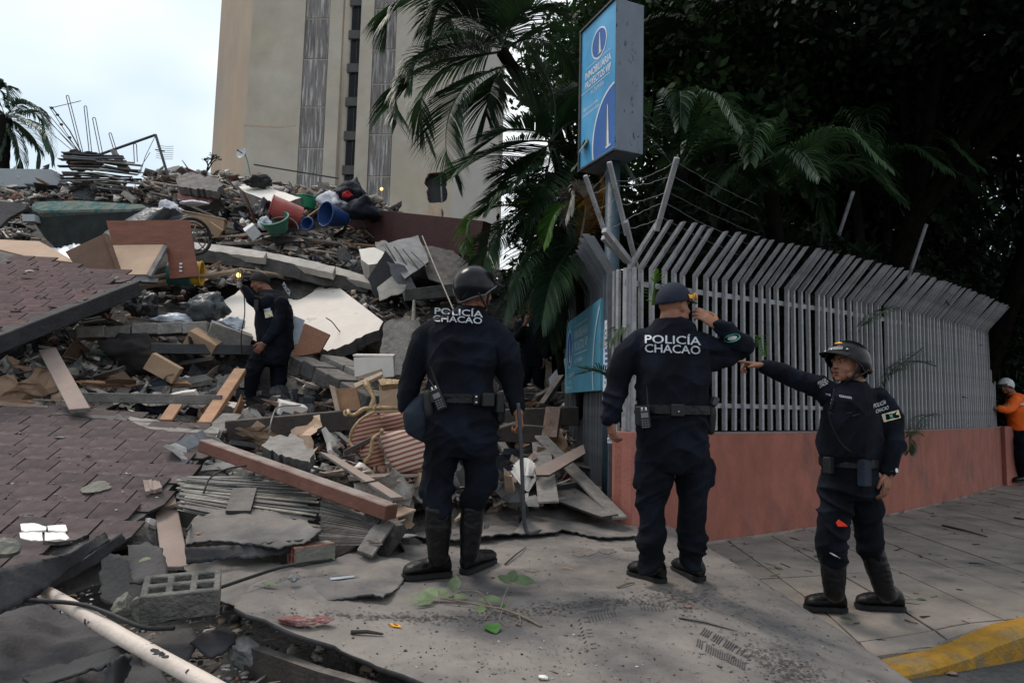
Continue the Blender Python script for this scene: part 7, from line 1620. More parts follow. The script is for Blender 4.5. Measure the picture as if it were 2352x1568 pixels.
# ---------------------------------------------------------------- B: officer in the cap
B_ = Fig(4.05, atz(1540, 1340, .225), 'police officer in a navy cap shading his eyes with his raised hand'); J = B_.J; X = V((1, .05, 0)); gb = B_.body
hC = J(1548, 702, .02); hF = V((.80, .60, .05)); head(gb, hC, hF, s=.98, fat=1.15); limb(gb, [(J(1543, 722, .0), .066), (J(1540, 745, .02), .072)])
torso(gb, [(J(1542, 760, .02), .14, .08, X), (J(1540, 830, .02), .17, .1, X), (J(1540, 920, .02), .16, .1, X), (J(1540, 1010, .02), .17, .11, X)])
limb(gb, [(J(1470, 812, .02), .04), (J(1418, 880, .03), .045), (J(1404, 950, 0), .035), (J(1404, 968, -.01), .03)]); hand(gb, J(1404, 962, -.01), V((.06, -.05, -1)), V((-.9, -.4, 0)), 1.05, curl=.75, thumb=1)
limb(gb, [(J(1640, 800, .03), .045), (J(1698, 802, .05), .04), (J(1680, 775, -.01), .034), (J(1650, 752, -.05), .030)]); hand(gb, J(1648, 750, -.06), V((-.72, .12, .62)), V((.25, -.9, .35)), 1.12, curl=.45, thumb=1, fingers=[.35, .45, .55, .7], thumb_out=.9)
limb(gb, [(J(1503, 1040, .0), .07), (J(1498, 1155, .0), .045), (J(1494, 1300, .02), .035)]); limb(gb, [(J(1588, 1040, .01), .07), (J(1592, 1160, .02), .045), (J(1589, 1290, .05), .035)])
remesh(gb, .006, 'body', ['skin'], B_.t, 2)
g = B_.shirt
torso(g, [(J(1540, 733, .02), .085, .078, X), (J(1541, 745, .02), .115, .09, X), (J(1541, 764, .02), .175, .108, X), (J(1542, 790, .01), .215, .128, X), (J(1543, 840, .0), .218, .142, X), (J(1544, 890, .0), .208, .148, X), (J(1544, 930, .0), .205, .15, X), (J(1544, 948, .0), .207, .15, X)])
limb(g, [(J(1480, 780, .02), .080), (J(1446, 815, .03), .080), (J(1420, 880, .03), .068), (J(1408, 925, .0), .060), (J(1403, 962, .0), .048)])
limb(g, [(J(1610, 790, .03), .082), (J(1655, 806, .05), .078), (J(1694, 803, .05), .070), (J(1706, 792, .02), .058), (J(1688, 776, -.02), .056), (J(1660, 756, -.05), .048), (J(1652, 751, -.055), .046)])
limb(g, [(J(1620, 830, .03), .07), (J(1680, 822, .05), .055)])
shB, _ = remesh(g, VOX, 'shirt', ['uniform'], B_.t, 3, .021, (7, 7, 5), 11)
g = B_.trs
torso(g, [(J(1544, 935, .0), .200, .145, X), (J(1544, 975, .0), .208, .15, X), (J(1545, 1020, .0), .21, .15, X), (J(1545, 1060, .0), .20, .135, X), (J(1545, 1080, .0), .17, .11, X)])
limb(g, [(J(1503, 1040, 0), .108), (J(1502, 1110, 0), .098), (J(1498, 1160, .0), .082), (J(1497, 1230, 0), .080), (J(1494, 1275, .02), .068), (J(1492, 1300, .02), .066)]); limb(g, [(J(1588, 1040, .01), .108), (J(1594, 1110, .02), .094), (J(1592, 1170, .02), .082), (J(1590, 1240, .03), .076), (J(1588, 1285, .04), .066)])
limb(g, [(J(1630, 1060, .02), .035), (J(1630, 1110, .02), .04)]); limb(g, [(J(1468, 1060, .0), .035), (J(1468, 1110, .0), .036)])
remesh(g, VOX, 'trousers', ['trousers'], B_.t, 3, .025, (6, 6, 7), 12)
boot(B_, None, J(1494, 1300, .03), atz(1525, 1338, .226), atz(1447, 1316, .226), .05, .05, 'shoe', False, w=.055); boot(B_, None, J(1588, 1290, .06), atz(1612, 1334, .205), atz(1550, 1306, .205), .05, .05, 'shoe', False, w=.052)
# cap
F, S, U3 = axes(hF, V((0, -.03, 1))); cc_ = hC+U3*.018
def lowc(a): return .006-.022*max(0, -math.cos(a))+.018*max(0, math.cos(a))
g, rim = shell(cc_, hF, U3, .101, .122, .124, lowc); cap = mk('cap', g, 'cap_navy', B_.t, smooth=True)
g = G(); rows = []
for j in range(6):
    t = j/5; rows.append([cc_+F*(math.cos(a)*(.108+.088*t))+S*(math.sin(a)*(.088-.004*t))+U3*(.034-.022*t-.02*abs(a)**2) for a in np.linspace(-.95, .95, 15)])
g.loft(rows+[[p-U3*.004 for p in r] for r in reversed(rows)], cap=False, closed=False); mk('cap_brim', g, 'cap_navy', cap, smooth=True)
g = G(); g.ell(cc_+U3*.108, (.008, .008, .004)); mk('cap_button', g, 'cap_navy', cap)
g = G(); g.ell(cc_-F*.098+U3*.0, (.032, .022, .018), Matrix((S, F, U3)).transposed()); mk('cap_gap', g, 'hair', cap)
rnd = random.Random(2)
for (az, zz, n_e, r_) in ((.62, .036, 9, .027), (1.12, .034, 6, .014), (1.38, .030, 6, .014)):
    c_ = cc_+F*math.cos(az)*(.120 if az > .7 else .155)+S*math.sin(az)*.103+U3*zz; nn_ = (F*math.cos(az)+S*math.sin(az)+U3*.25).normalized(); g = G(); a1 = nn_.orthogonal().normalized(); b1 = nn_.cross(a1)
    for q2 in range(n_e*2):
        an_ = 2*math.pi*q2/(n_e*2); g.tube([c_, c_+(a1*math.cos(an_)+b1*math.sin(an_))*r_*rnd.uniform(.7, 1.1)+nn_*.003], [.006, .003], 5)
    mk('gold_emblem', g, 'gold', cap)
g = G()
for q2 in range(7): az = .95+.08*q2; g.ell(cc_+F*math.cos(az)*.109+S*math.sin(az)*.092+U3*.012, (.0025, .0025, .004), nu=5, nv=4)
mk('gold_lettering', g, 'gold', cap)
bl = belt(B_, J(1544, 940, 0), .206, .152, X)
box_part(B_, 'pouch', J(1472, 955, -.13), (.06, .05, .11), RZ(-.4), 'nylon_black'); box_part(B_, 'pouch', J(1556, 942, -.17), (.075, .035, .07), RZ(.05), 'nylon_black')
g = G(); g.ell(J(1559, 945, -.19), (.005, .004, .005), nu=8, nv=5); mk('snap', g, 'chrome', bl)
g = G(); limb(g, [(J(1632, 925, -.03), .022), (J(1634, 950, -.03), .03), (J(1632, 990, -.02), .026)]); remesh(g, .008, 'holster', ['nylon_black'], B_.t, 2)
box_part(B_, 'pistol_grip', J(1640, 922, -.05), (.035, .05, .055), RZ(.3) @ Matrix.Rotation(.5, 3, 'Y'), 'metal_dark')
radio(B_, J(1482, 962, -.165), RZ(-.25) @ Matrix.Rotation(-.1, 3, 'Y'), .10)
back_text(B_, shB, 'POLICÍA', 1481, 788, 1610, 793, 24, .05); back_text(B_, shB, 'CHACAO', 1481, 809, 1609, 814, 19.5, .05)
def patch(fig, ob, c_px, w, h, m, rot=0, Y=3.4, n=24, name='sleeve_patch', ell=False, off=.004):
    bv = BVHTree.FromPolygons([v.co+WORLD[fig.t] for v in ob.data.vertices], [tuple(p.vertices) for p in ob.data.polygons]); o = at(c_px[0], c_px[1], Y); pts = []
    sh = [(math.cos(t)*w/2, math.sin(t)*h/2) for t in np.linspace(0, 2*math.pi, n+1)[:-1]] if ell else [(x*w/2, y*h/2) for x, y in ((-1, -1), (-.3, -1), (.3, -1), (1, -1), (1, 0), (1, 1), (.3, 1), (-.3, 1), (-1, 1), (-1, 0))]
    for x, y in sh:
        p = o+V((x*math.cos(rot)-y*math.sin(rot), 0, x*math.sin(rot)+y*math.cos(rot))); h_, _, _, _ = bv.ray_cast(p, (p-CAMPOS).normalized()); pts.append((h_ if h_ is not None else p+V((0, .6, 0)))-(p-CAMPOS).normalized()*off)
    g = G(); c_ = sum(pts, V((0, 0, 0)))/len(pts)-V((0, .002, 0)); g.add(pts+[c_], [(i, (i+1) % len(pts), len(pts)) for i in range(len(pts))]); return mk(name, g, m, fig.t, fixn=False)
patch(B_, shB, (1682, 776), .085, .042, 'patch_green', .25, ell=True); patch(B_, shB, (1682, 776), .05, .02, 'letter_white', .25, ell=True, off=.007, name='patch_centre')

# ---------------------------------------------------------------- C: pointing officer
C3 = Fig(4.30, atz(1960, 1405, 0), 'helmeted police officer stepping forward and pointing left'); J = C3.J; gb = C3.body; X = V((.80, .60, 0))
hC = J(1947, 836, -.02); hF = V((-.93, -.36, .06)); head(gb, hC, hF, s=1.0, fat=1.12); limb(gb, [(J(1957, 858, .0), .060), (J(1962, 882, .02), .068)])
torso(gb, [(J(1958, 890, .02), .13, .08, X), (J(1955, 950, .02), .16, .1, X), (J(1950, 1040, .02), .16, .11, X), (J(1952, 1090, .02), .16, .11, X)])
limb(gb, [(J(1905, 895, .0), .05), (J(1828, 868, .0), .042), (J(1762, 845, -.02), .034), (J(1748, 840, -.02), .027)]); hand(gb, J(1752, 840, -.02), V((-1, -.05, .12)), V((0, .1, 1)), 1.1, thumb=-1, fingers=[.02, .75, 1.1, 1.2], thumb_out=.25)
limb(gb, [(J(2025, 920, -.02), .05), (J(2052, 1000, -.05), .045), (J(2042, 1075, -.1), .034), (J(2038, 1090, -.1), .03)]); hand(gb, J(2038, 1086, -.1), V((-.1, -.1, -1)), V((.6, -.8, 0)), 1.1, curl=.5, thumb=1)
limb(gb, [(J(1925, 1120, -.02), .07), (J(1909, 1235, -.05), .045), (J(1913, 1285, -.02), .04), (J(1916, 1360, .0), .03)]); limb(gb, [(J(1980, 1120, .03), .07), (J(1995, 1235, .05), .045), (J(2006, 1275, .06), .038), (J(2034, 1362, .08), .03)])
remesh(gb, .0055, 'body', ['skin'], C3.t, 2); face_bits(C3, hC, hF)
g = C3.shirt
torso(g, [(J(1958, 877, .0), .080, .075, X), (J(1960, 890, .0), .12, .09, X), (J(1962, 906, .0), .19, .115, X), (J(1962, 935, -.01), .21, .14, X), (J(1957, 975, -.02), .198, .155, X), (J(1951, 1015, -.02), .188, .17, X), (J(1949, 1045, -.02), .178, .165, X), (J(1952, 1062, -.01), .172, .15, X)])
limb(g, [(J(1915, 912, .0), .080), (J(1885, 892, .0), .073), (J(1828, 868, .0), .060), (J(1778, 850, -.02), .048), (J(1757, 843, -.02), .040)])
limb(g, [(J(2008, 915, .0), .080), (J(2034, 950, -.03), .080), (J(2052, 1005, -.05), .070), (J(2048, 1045, -.08), .060), (J(2042, 1078, -.1), .048)])
shC, _ = remesh(g, VOX, 'shirt', ['uniform'], C3.t, 3, .020, (7, 7, 5), 21)
g = C3.trs
torso(g, [(J(1953, 1050, .0), .168, .145, X), (J(1952, 1080, .0), .172, .15, X), (J(1950, 1115, .0), .172, .15, X), (J(1948, 1145, .0), .15, .13, X)])
limb(g, [(J(1925, 1120, -.02), .102), (J(1918, 1180, -.04), .098), (J(1908, 1235, -.05), .090), (J(1912, 1268, -.03), .080), (J(1912, 1285, -.02), .074)]); limb(g, [(J(1980, 1120, .03), .104), (J(1990, 1180, .05), .094), (J(1996, 1235, .05), .086), (J(2003, 1265, .06), .078), (J(2006, 1278, .06), .074)])
remesh(g, VOX, 'trousers', ['trousers'], C3.t, 3, .025, (6, 6, 7), 22)
boot(C3, J(1913, 1275, -.02), J(1916, 1360, .0), atz(1945, 1402, 0), atz(1848, 1396, 0), .075, .060, w=.050); boot(C3, J(2003, 1262, .06), J(2034, 1362, .08), atz(2078, 1400, 0), atz(1965, 1392, 0), .072, .058, w=.050)
hm = helmet(C3, hC, hF, V((-.06, 0, 1)), 1.05, trim='nylon_black')
F, S, U3 = axes(hF); hh_ = hC+U3*.015
g = G(); g.tube([hh_+F*.082+S*.03*x+U3*(.108+.003*(1-abs(x))) for x in (-1, 0, 1)], [.002, .009, .002], 6, flat=.4); mk('gold_emblem', g, 'gold', hm)
g = G(); vv_ = []
for a in np.linspace(-.55, .55, 8): vv_ += [hh_+F*(math.cos(a)*.128)+S*(math.sin(a)*.112)+U3*.062, hh_+F*(math.cos(a)*.117)+S*(math.sin(a)*.105)+U3*.082]
g.add(vv_, [(2*i, 2*i+1, 2*i+3, 2*i+2) for i in range(7)]); mk('helmet_plate', g, 'metal_grey', hm, fixn=False)
g = G(); g.ell(hh_-F*.085-S*.085+U3*-.045, (.02, .03, .03)); mk('red_reflector', g, 'helmet_red', hm)
bl = belt(C3, J(1953, 1060, 0), .176, .155, X); box_part(C3, 'pouch', J(1903, 1068, -.12), (.05, .05, .10), RZ(.6), 'nylon_black'); box_part(C3, 'holster', J(1985, 1085, -.18), (.08, .05, .16), RZ(.6), 'nylon_navy')
# shirt front: placket, name tapes, patches, coil cord
Vd = V((0, 1, 0))
def tx(fig, ob, s_, x0, y0, x1, y1, h, m='letter_white', nm='name_tape', bold=-.005): U1 = at(x1, y1, 3.5)-at(x0, y0, 3.5); project_text(fig, s_, ob, at(x0, y0, 3.5), U1, V((0, 0, h)), m, nm, bold=bold)
tx(C3, shC, 'POLICÍA MUNICIPAL', 1928, 911, 1957, 916, .014); tx(C3, shC, 'M. RAEZ', 1897, 907, 1908, 909, .010)
tx(C3, shC, 'POLICÍA', 2007, 937, 2035, 927, .026, nm='sleeve_lettering'); tx(C3, shC, 'CHACAO', 2012, 949, 2041, 939, .019, nm='sleeve_lettering')
tx(C3, shC, 'POLICÍA', 1879, 884, 1898, 875, .022, nm='sleeve_lettering'); tx(C3, shC, 'CHACAO', 1883, 891, 1902, 881, .018, nm='sleeve_lettering')
patch(C3, shC, (2047, 955), .088, .040, 'patch_cream', .28); patch(C3, shC, (2047, 955), .015, .018, 'patch_green', .28, off=.007, name='patch_crest')
for (x, y) in ((1913, 918), (1911, 926)): g = G(); p = at(x, y, 3.5); h_ = BVHTree.FromPolygons([v.co+WORLD[C3.t] for v in shC.data.vertices], [tuple(q2.vertices) for q2 in shC.data.polygons]).ray_cast(p, (p-CAMPOS).normalized())[0]; g.ell((h_ or p), (.009, .009, .009), nu=10, nv=6); mk('badge_stud', g, 'letter_white', C3.t, smooth=True)
bvC = BVHTree.FromPolygons([v.co+WORLD[C3.t] for v in shC.data.vertices], [tuple(q2.vertices) for q2 in shC.data.polygons])
def onC(x, y, off=.006): p = at(x, y, 3.4); d = (p-CAMPOS).normalized(); h_ = bvC.ray_cast(p, d)[0]; return (h_ if h_ is not None else at(x, y, 4.1))-d*off
cl = [onC(*p) for p in ((1902, 938), (1906, 960), (1915, 985), (1925, 1005), (1940, 1025), (1955, 1037))]; C_ = bez(cl, 160); g = G()
g.tube([p+V((.005*math.cos(i*.9), 0, .005*math.sin(i*.9))) for i, p in enumerate(C_)], .0018, 4); mk('coil_cord', g, 'nylon_black', C3.t)
g = G(); g.tube([onC(1917, 893), onC(1913, 920), onC(1907, 940)], .012, 6, flat=.5); mk('shirt_placket', g, 'nylon_navy', C3.t)
g = G(); g.bar(onC(1903, 945, .004), onC(1955, 948, .004), .006, .006); mk('pocket_edge', g, 'nylon_navy', C3.t)
for p in ([(1905, 945), (1906, 950), (1960, 955), (1975, 950)],): g = G(); g.tube([onC(*q2, .003) for q2 in p], .004, 5); mk('pocket_edge', g, 'nylon_navy', C3.t)
g = G(); wc_ = J(2041, 1080, -.1); g.tube([wc_+V((.034*math.cos(t), .034*math.sin(t), .006*math.cos(t))) for t in np.linspace(0, 2*math.pi, 21)], .010, 6); wt_ = mk('watch', g, 'nylon_black', C3.t)
g = G(); wf = V((.5, -.85, .1)).normalized(); g.tube([wc_+wf*.034, wc_+wf*.050], .018, 16); mk('watch_case', g, 'nylon_black', wt_); g = G(); g.tube([wc_+wf*.050, wc_+wf*.0515], .0135, 16); mk('watch_face', g, 'sign_white', wt_)
g = G(); g.add([J(1920, 1200, -.158), J(1926, 1192, -.160), J(1942, 1203, -.158), J(1946, 1208, -.154), J(1924, 1208, -.158)], [(0, 1, 2, 3, 4)]); o = mk('red_cloth', g, 'red_cloth', C3.t, fixn=False); sl_ = o.modifiers.new('t', 'SOLIDIFY'); sl_.thickness = .006
g = G(); g.add([J(1904, 1268, -.12), J(1915, 1270, -.125), J(1930, 1274, -.12), J(1929, 1282, -.12), J(1925, 1279, -.12), J(1915, 1275, -.125)], [(0, 1, 2, 3, 4, 5)]); o = mk('white_paper', g, 'paper', C3.t, fixn=False); sl_ = o.modifiers.new('t', 'SOLIDIFY'); sl_.thickness = .004

# ---------------------------------------------------------------- D: officer with the lamp on the rubble
D4 = Fig(8.4, at(605, 932, 8.4), 'bareheaded police officer on the rubble raising a lit lamp'); J = D4.J; X = V((.45, .9, 0)); gb = D4.body
hC = J(597, 646, 0); hF = V((-.88, -.25, -.42)); head(gb, hC, hF, V((-.35, 0, 1)), 1.05, 1.05); limb(gb, [(J(606, 658, 0), .060), (J(622, 680, 0), .070)])
torso(gb, [(J(628, 690, 0), .14, .09, X), (J(628, 740, 0), .15, .12, X), (J(630, 800, 0), .16, .12, X)])
limb(gb, [(J(612, 690, -.15), .05), (J(580, 690, -.25), .04), (J(560, 668, -.28), .034), (J(552, 655, -.28), .03)]); hand(gb, J(552, 655, -.28), V((-.25, 0, 1)), V((.5, .8, 0)), 1.15, curl=1.1)
limb(gb, [(J(645, 700, -.2), .05), (J(630, 755, -.25), .042), (J(606, 790, -.3), .034)]); hand(gb, J(606, 788, -.3), V((-.55, -.1, -.8)), V((.4, -.8, 0)), 1.2, curl=.8)
limb(gb, [(J(602, 825, -.1), .06), (J(580, 860, -.1), .05), (J(568, 920, -.1), .04)]); limb(gb, [(J(641, 825, .1), .06), (J(640, 870, .1), .05), (J(637, 920, .1), .04)])
remesh(gb, .009, 'body', ['skin_dark'], D4.t, 2); face_bits(D4, hC, hF, V((-.35, 0, 1)), 1.05)
g = G(); F, S, U3 = axes(hF, V((-.35, 0, 1))); sh_, _r = shell(hC, hF, U3, .094, .118, .128, lambda a: -.02-.05*max(0, -math.cos(a))+.075*max(0, math.cos(a))); mk('hair', sh_, 'hair', D4.t, smooth=True)
g = D4.shirt
torso(g, [(J(620, 668, 0), .09, .08, X), (J(628, 682, 0), .19, .13, X), (J(630, 710, 0), .215, .20, X), (J(629, 745, 0), .21, .225, X), (J(632, 780, 0), .21, .20, X), (J(634, 800, 0), .205, .19, X)])
limb(g, [(J(620, 690, -.15), .085), (J(600, 700, -.22), .075), (J(580, 688, -.26), .068), (J(566, 668, -.28), .052), (J(561, 662, -.28), .048)]); limb(g, [(J(646, 695, -.2), .09), (J(646, 720, -.22), .085), (J(632, 756, -.26), .070), (J(611, 782, -.3), .052)])
shD, _ = remesh(g, .011, 'shirt', ['uniform'], D4.t, 3, .012, (5, 5, 4), 31)
g = D4.trs
torso(g, [(J(633, 790, 0), .20, .185, X), (J(625, 820, 0), .20, .21, X), (J(618, 840, 0), .17, .2, X)])
limb(g, [(J(600, 815, -.1), .115), (J(580, 855, -.1), .105), (J(572, 900, -.1), .088), (J(567, 925, -.1), .085)]); limb(g, [(J(642, 820, .1), .115), (J(640, 860, .1), .105), (J(638, 900, .1), .090), (J(636, 922, .1), .085)])
remesh(g, .011, 'trousers', ['trousers'], D4.t, 3, .015, (5, 5, 6), 32)
boot(D4, None, J(566, 922, -.1), J(583, 938, -.1), J(535, 935, -.15), .06, .06, 'boot', False, w=.06); boot(D4, None, J(637, 922, .1), J(655, 936, .1), J(615, 938, 0), .06, .06, 'boot', False, w=.06)
tx2 = lambda s_, x0, y0, x1, y1, h, sk=0: project_text(D4, s_, shD, at(x0, y0, 7.7), at(x1, y1, 7.7)-at(x0, y0, 7.7), V((h*.5, 0, h)), 'letter_silver', 'back_lettering', d=V((0, 1, 0)), skew=sk)
tx2('POLICÍA', 648, 655, 664, 680, .05, -.0)
patch(D4, shD, (614, 713), .075, .045, 'letter_silver', .3, Y=7.6); patch(D4, shD, (617, 722), .085, .065, 'patch_cream', .25, Y=7.6)
g = G(); g.box(J(590, 700, -.3), (.05, .05, .12)); mk('chest_radio', g, 'nylon_black', D4.t); g = G(); g.tube([J(590, 697, -.3), J(578, 690, -.32)], .008, 6); mk('antenna', g, 'nylon_black', D4.t)
lp = thing('hand_lamp', J(550, 645, -.33), 'glowing hand lamp with a wire guard held up on the rubble', 'lamp'); lc = J(548, 632, -.36)
g = G(); g.ell(lc, (.026, .026, .03)); mk('bulb', g, 'glass_bulb', lp, smooth=True); g = G(); g.tube([J(550, 660, -.34), J(549, 640, -.35)], [.03, .025], 10); mk('lamp_grip', g, 'metal_grey', lp)
for a in (0, 1.05, 2.1): g = G(); g.tube([lc+V((.06*math.cos(a)*math.cos(t), .06*math.sin(a)*math.cos(t), .075*math.sin(t))) for t in np.linspace(0, 2*math.pi, 17)], .005, 5); mk('guard_wire', g, 'metal_dark', lp)
ld = bpy.data.lights.new('lamp_light', 'POINT'); ld.energy = .6; ld.color = (1, .75, .38); ld.shadow_soft_size = .03; lo_ = bpy.data.objects.new('lamp_light', ld); COL.objects.link(lo_); lo_.parent = lp; lo_.location = lc-WORLD[lp]+V((-.05, -.09, 0))
g = G(); g.tube(bez([J(560, 665, -.3), J(562, 720, -.3), J(554, 770, -.3), J(556, 815, -.2)], 16), .007, 5); mk('lamp_cord', g, 'cable', lp)

# ---------------------------------------------------------------- E: officer in the shadow
E5 = Fig(11.2, at(1220, 918, 11.2), 'dark figure in the shadow under the palms with one hand at the mouth'); J = E5.J; X = V((.95, -.2, 0)); gb = E5.body
hC = J(1222, 706, 0); hF = V((-.55, -.8, -.1)); head(gb, hC, hF, s=1.05); limb(gb, [(J(1222, 718, 0), .06), (J(1222, 732, 0), .07)]); torso(gb, [(J(1222, 745, 0), .14, .09, X), (J(1222, 800, 0), .15, .1, X)])
limb(gb, [(J(1192, 750, -.05), .05), (J(1188, 775, -.2), .042), (J(1208, 740, -.3), .03)]); hand(gb, J(1208, 742, -.3), V((.2, .1, 1)), V((0, -1, .2)), 1.15, curl=.8); limb(gb, [(J(1252, 752, 0), .05), (J(1258, 790, -.1), .042), (J(1250, 825, -.15), .03)]); hand(gb, J(1250, 825, -.15), V((0, 0, -1)), V((1, 0, 0)), 1.1, curl=.6)
limb(gb, [(J(1208, 830, 0), .08), (J(1206, 905, 0), .045)]); limb(gb, [(J(1236, 830, 0), .08), (J(1236, 905, 0), .045)])
remesh(gb, .011, 'body', ['skin_dark'], E5.t, 2)
g = E5.shirt; torso(g, [(J(1222, 726, 0), .09, .08, X), (J(1222, 738, 0), .20, .13, X), (J(1222, 765, 0), .22, .15, X), (J(1222, 800, 0), .2, .15, X), (J(1223, 822, 0), .2, .15, X)])
limb(g, [(J(1194, 748, 0), .085), (J(1186, 776, -.18), .068), (J(1203, 752, -.28), .05)]); limb(g, [(J(1250, 748, 0), .085), (J(1258, 790, -.1), .068), (J(1251, 818, -.15), .05)]); shE, _ = remesh(g, .013, 'shirt', ['uniform'], E5.t, 3, .012, (5, 5, 4), 41)
g = E5.trs; torso(g, [(J(1223, 815, 0), .195, .15, X), (J(1222, 842, 0), .2, .15, X)]); limb(g, [(J(1208, 840, 0), .11), (J(1206, 875, 0), .095), (J(1205, 905, 0), .08)]); limb(g, [(J(1237, 840, 0), .11), (J(1238, 875, 0), .095), (J(1238, 905, 0), .08)]); remesh(g, .013, 'trousers', ['trousers'], E5.t, 3, .014, (5, 5, 6), 42)
boot(E5, None, J(1205, 906, 0), J(1206, 918, .05), J(1200, 922, -.2), .06, .06, 'boot', False, w=.06); boot(E5, None, J(1238, 906, 0), J(1238, 917, .05), J(1244, 921, -.2), .06, .06, 'boot', False, w=.06)
sh_, _r = shell(hC+V((0, 0, .02)), hF, V((0, 0, 1)), .095, .112, .105, lambda a: .01+.02*math.cos(a)); mk('cap', sh_, 'cap_navy', E5.t, smooth=True)
patch(E5, shE, (1212, 744), .03, .06, 'letter_white', 0, Y=10.2, name='badge'); patch(E5, shE, (1250, 740), .07, .03, 'letter_silver', .2, Y=10.2)

# ---------------------------------------------------------------- F: worker in orange at the right edge
F6 = Fig(12.6, at(2338, 1104, 12.6), 'worker in an orange high visibility jacket and white helmet at the right edge'); J = F6.J; X = V((.2, .98, 0)); gb = F6.body
hC = J(2311, 886, 0); hF = V((-.9, -.3, -.3)); head(gb, hC, hF, s=1.1); limb(gb, [(J(2318, 896, 0), .07), (J(2330, 912, 0), .08)]); torso(gb, [(J(2335, 925, 0), .14, .1, X), (J(2345, 985, 0), .15, .12, X), (J(2350, 1020, 0), .16, .13, X)])
limb(gb, [(J(2322, 925, -.15), .055), (J(2300, 938, -.2), .045), (J(2285, 937, -.2), .035)]); hand(gb, J(2288, 937, -.2), V((-1, 0, 0)), V((0, 0, 1)), 1.2, curl=.4); limb(gb, [(J(2350, 1010, -.05), .1), (J(2352, 1090, 0), .05)]); limb(gb, [(J(2362, 1010, .1), .1), (J(2368, 1090, .1), .05)])
remesh(gb, .013, 'body', ['skin_dark'], F6.t, 2)
g = F6.shirt; torso(g, [(J(2326, 902, 0), .1, .09, X), (J(2336, 912, 0), .20, .15, X), (J(2343, 940, 0), .22, .24, X), (J(2350, 970, 0), .22, .23, X), (J(2350, 988, 0), .21, .21, X)])
limb(g, [(J(2332, 918, -.18), .1), (J(2315, 940, -.22), .075), (J(2296, 938, -.22), .055)]); shF, _ = remesh(g, .014, 'jacket', ['orange_vest'], F6.t, 3, .014, (5, 5, 4), 51)
patch(F6, shF, (2336, 929), .30, .045, 'letter_silver', .12, Y=11.8, name='reflective_band'); patch(F6, shF, (2322, 916), .12, .12, 'metal_dark', .3, Y=11.8, name='shoulder_patch')
g = F6.trs; torso(g, [(J(2350, 980, 0), .2, .19, X), (J(2352, 1010, 0), .2, .2, X)]); limb(g, [(J(2348, 1010, -.1), .13), (J(2348, 1060, -.08), .11), (J(2350, 1092, 0), .09)]); limb(g, [(J(2362, 1010, .1), .13), (J(2368, 1060, .1), .11), (J(2372, 1092, .1), .09)]); remesh(g, .014, 'trousers', ['trousers'], F6.t, 3, .014, (5, 5, 6), 52)
boot(F6, None, J(2350, 1094, 0), J(2362, 1106, 0), J(2328, 1106, -.1), .07, .07, 'boot', False, w=.06)
helmet(F6, hC, hF, V((-.2, 0, 1)), 1.05, 'helmet_white', True, False, 'helmet_white')
G7 = Fig(15.0, at(2336, 1060, 15), 'second person in a white helmet half hidden behind the orange worker'); J = G7.J; X = V((1, 0, 0)); gb = G7.body
hC = J(2338, 905, 0); head(gb, hC, V((-.8, -.5, -.1)), s=1.05); torso(gb, [(J(2338, 918, 0), .06, .06, X), (J(2338, 930, 0), .18, .11, X), (J(2338, 1000, 0), .19, .12, X)]); limb(gb, [(J(2328, 1000, 0), .10), (J(2328, 1065, 0), .06)]); limb(gb, [(J(2348, 1000, 0), .10), (J(2348, 1065, 0), .06)])
remesh(gb, .014, 'body', ['uniform'], G7.t, 2); helmet(G7, hC, V((-.8, -.5, -.1)), V((0, 0, 1)), 1.05, 'helmet_white', True, False, 'helmet_white')
# ================================================================== SMALL THINGS ON THE MEMBRANE AND PAVEMENT
def leaf_geo(g, base, d, nrm, L_, w, fold=.25, curl=.2):
    d = d.normalized(); nrm = (nrm-d*nrm.dot(d)).normalized(); S = d.cross(nrm); N = 7; vs = []; fs = []
    for i in range(N+1):
        t = i/N; c = base+d*L_*t+nrm*(curl*L_*(t*t)*-1); ww = w*math.sin(math.pi*min(1, t*.97+.015))**.75*(1.12-.35*t)/2
        vs += [c-S*ww+nrm*ww*fold, c, c+S*ww+nrm*ww*fold]
    for i in range(N): fs += [(3*i, 3*i+1, 3*i+4, 3*i+3), (3*i+1, 3*i+2, 3*i+5, 3*i+4)]
    g.add(vs, fs)
br = thing('leafy_branch', slab_pt(1090, 1390), 'broken twig with pale green leaves lying on the membrane between the officers', 'branch')
def sp(x, y, h=0): return slab_pt(x, y, h)
main = bez([sp(1010, 1388, .03), sp(1060, 1392, .025), sp(1120, 1402, .02), sp(1160, 1410, .02), sp(1210, 1424, .012), sp(1243, 1440, .006)], 24)
g = G(); g.tube(main, [.004+.003*i/24 for i in range(25)], 7); mk('stem', g, 'twig', br, smooth=True)
for pts, r in (([(1130, 1403, .02), (1100, 1382, .05), (1060, 1378, .04), (1030, 1386, .03)], .004), ([(1150, 1408, .02), (1160, 1385, .05), (1175, 1368, .07)], .004), ([(1140, 1405, .02), (1122, 1415, .01), (1112, 1426, .004)], .003), ([(1155, 1408, .02), (1148, 1425, .01), (1160, 1437, .003), (1168, 1441, .003)], .003), ([(1190, 1416, .015), (1196, 1428, .006), (1190, 1436, .004)], .003)):
    g = G(); g.tube(bez([sp(*p) for p in pts], 12), r, 6); mk('side_twig', g, 'twig', br, smooth=True)
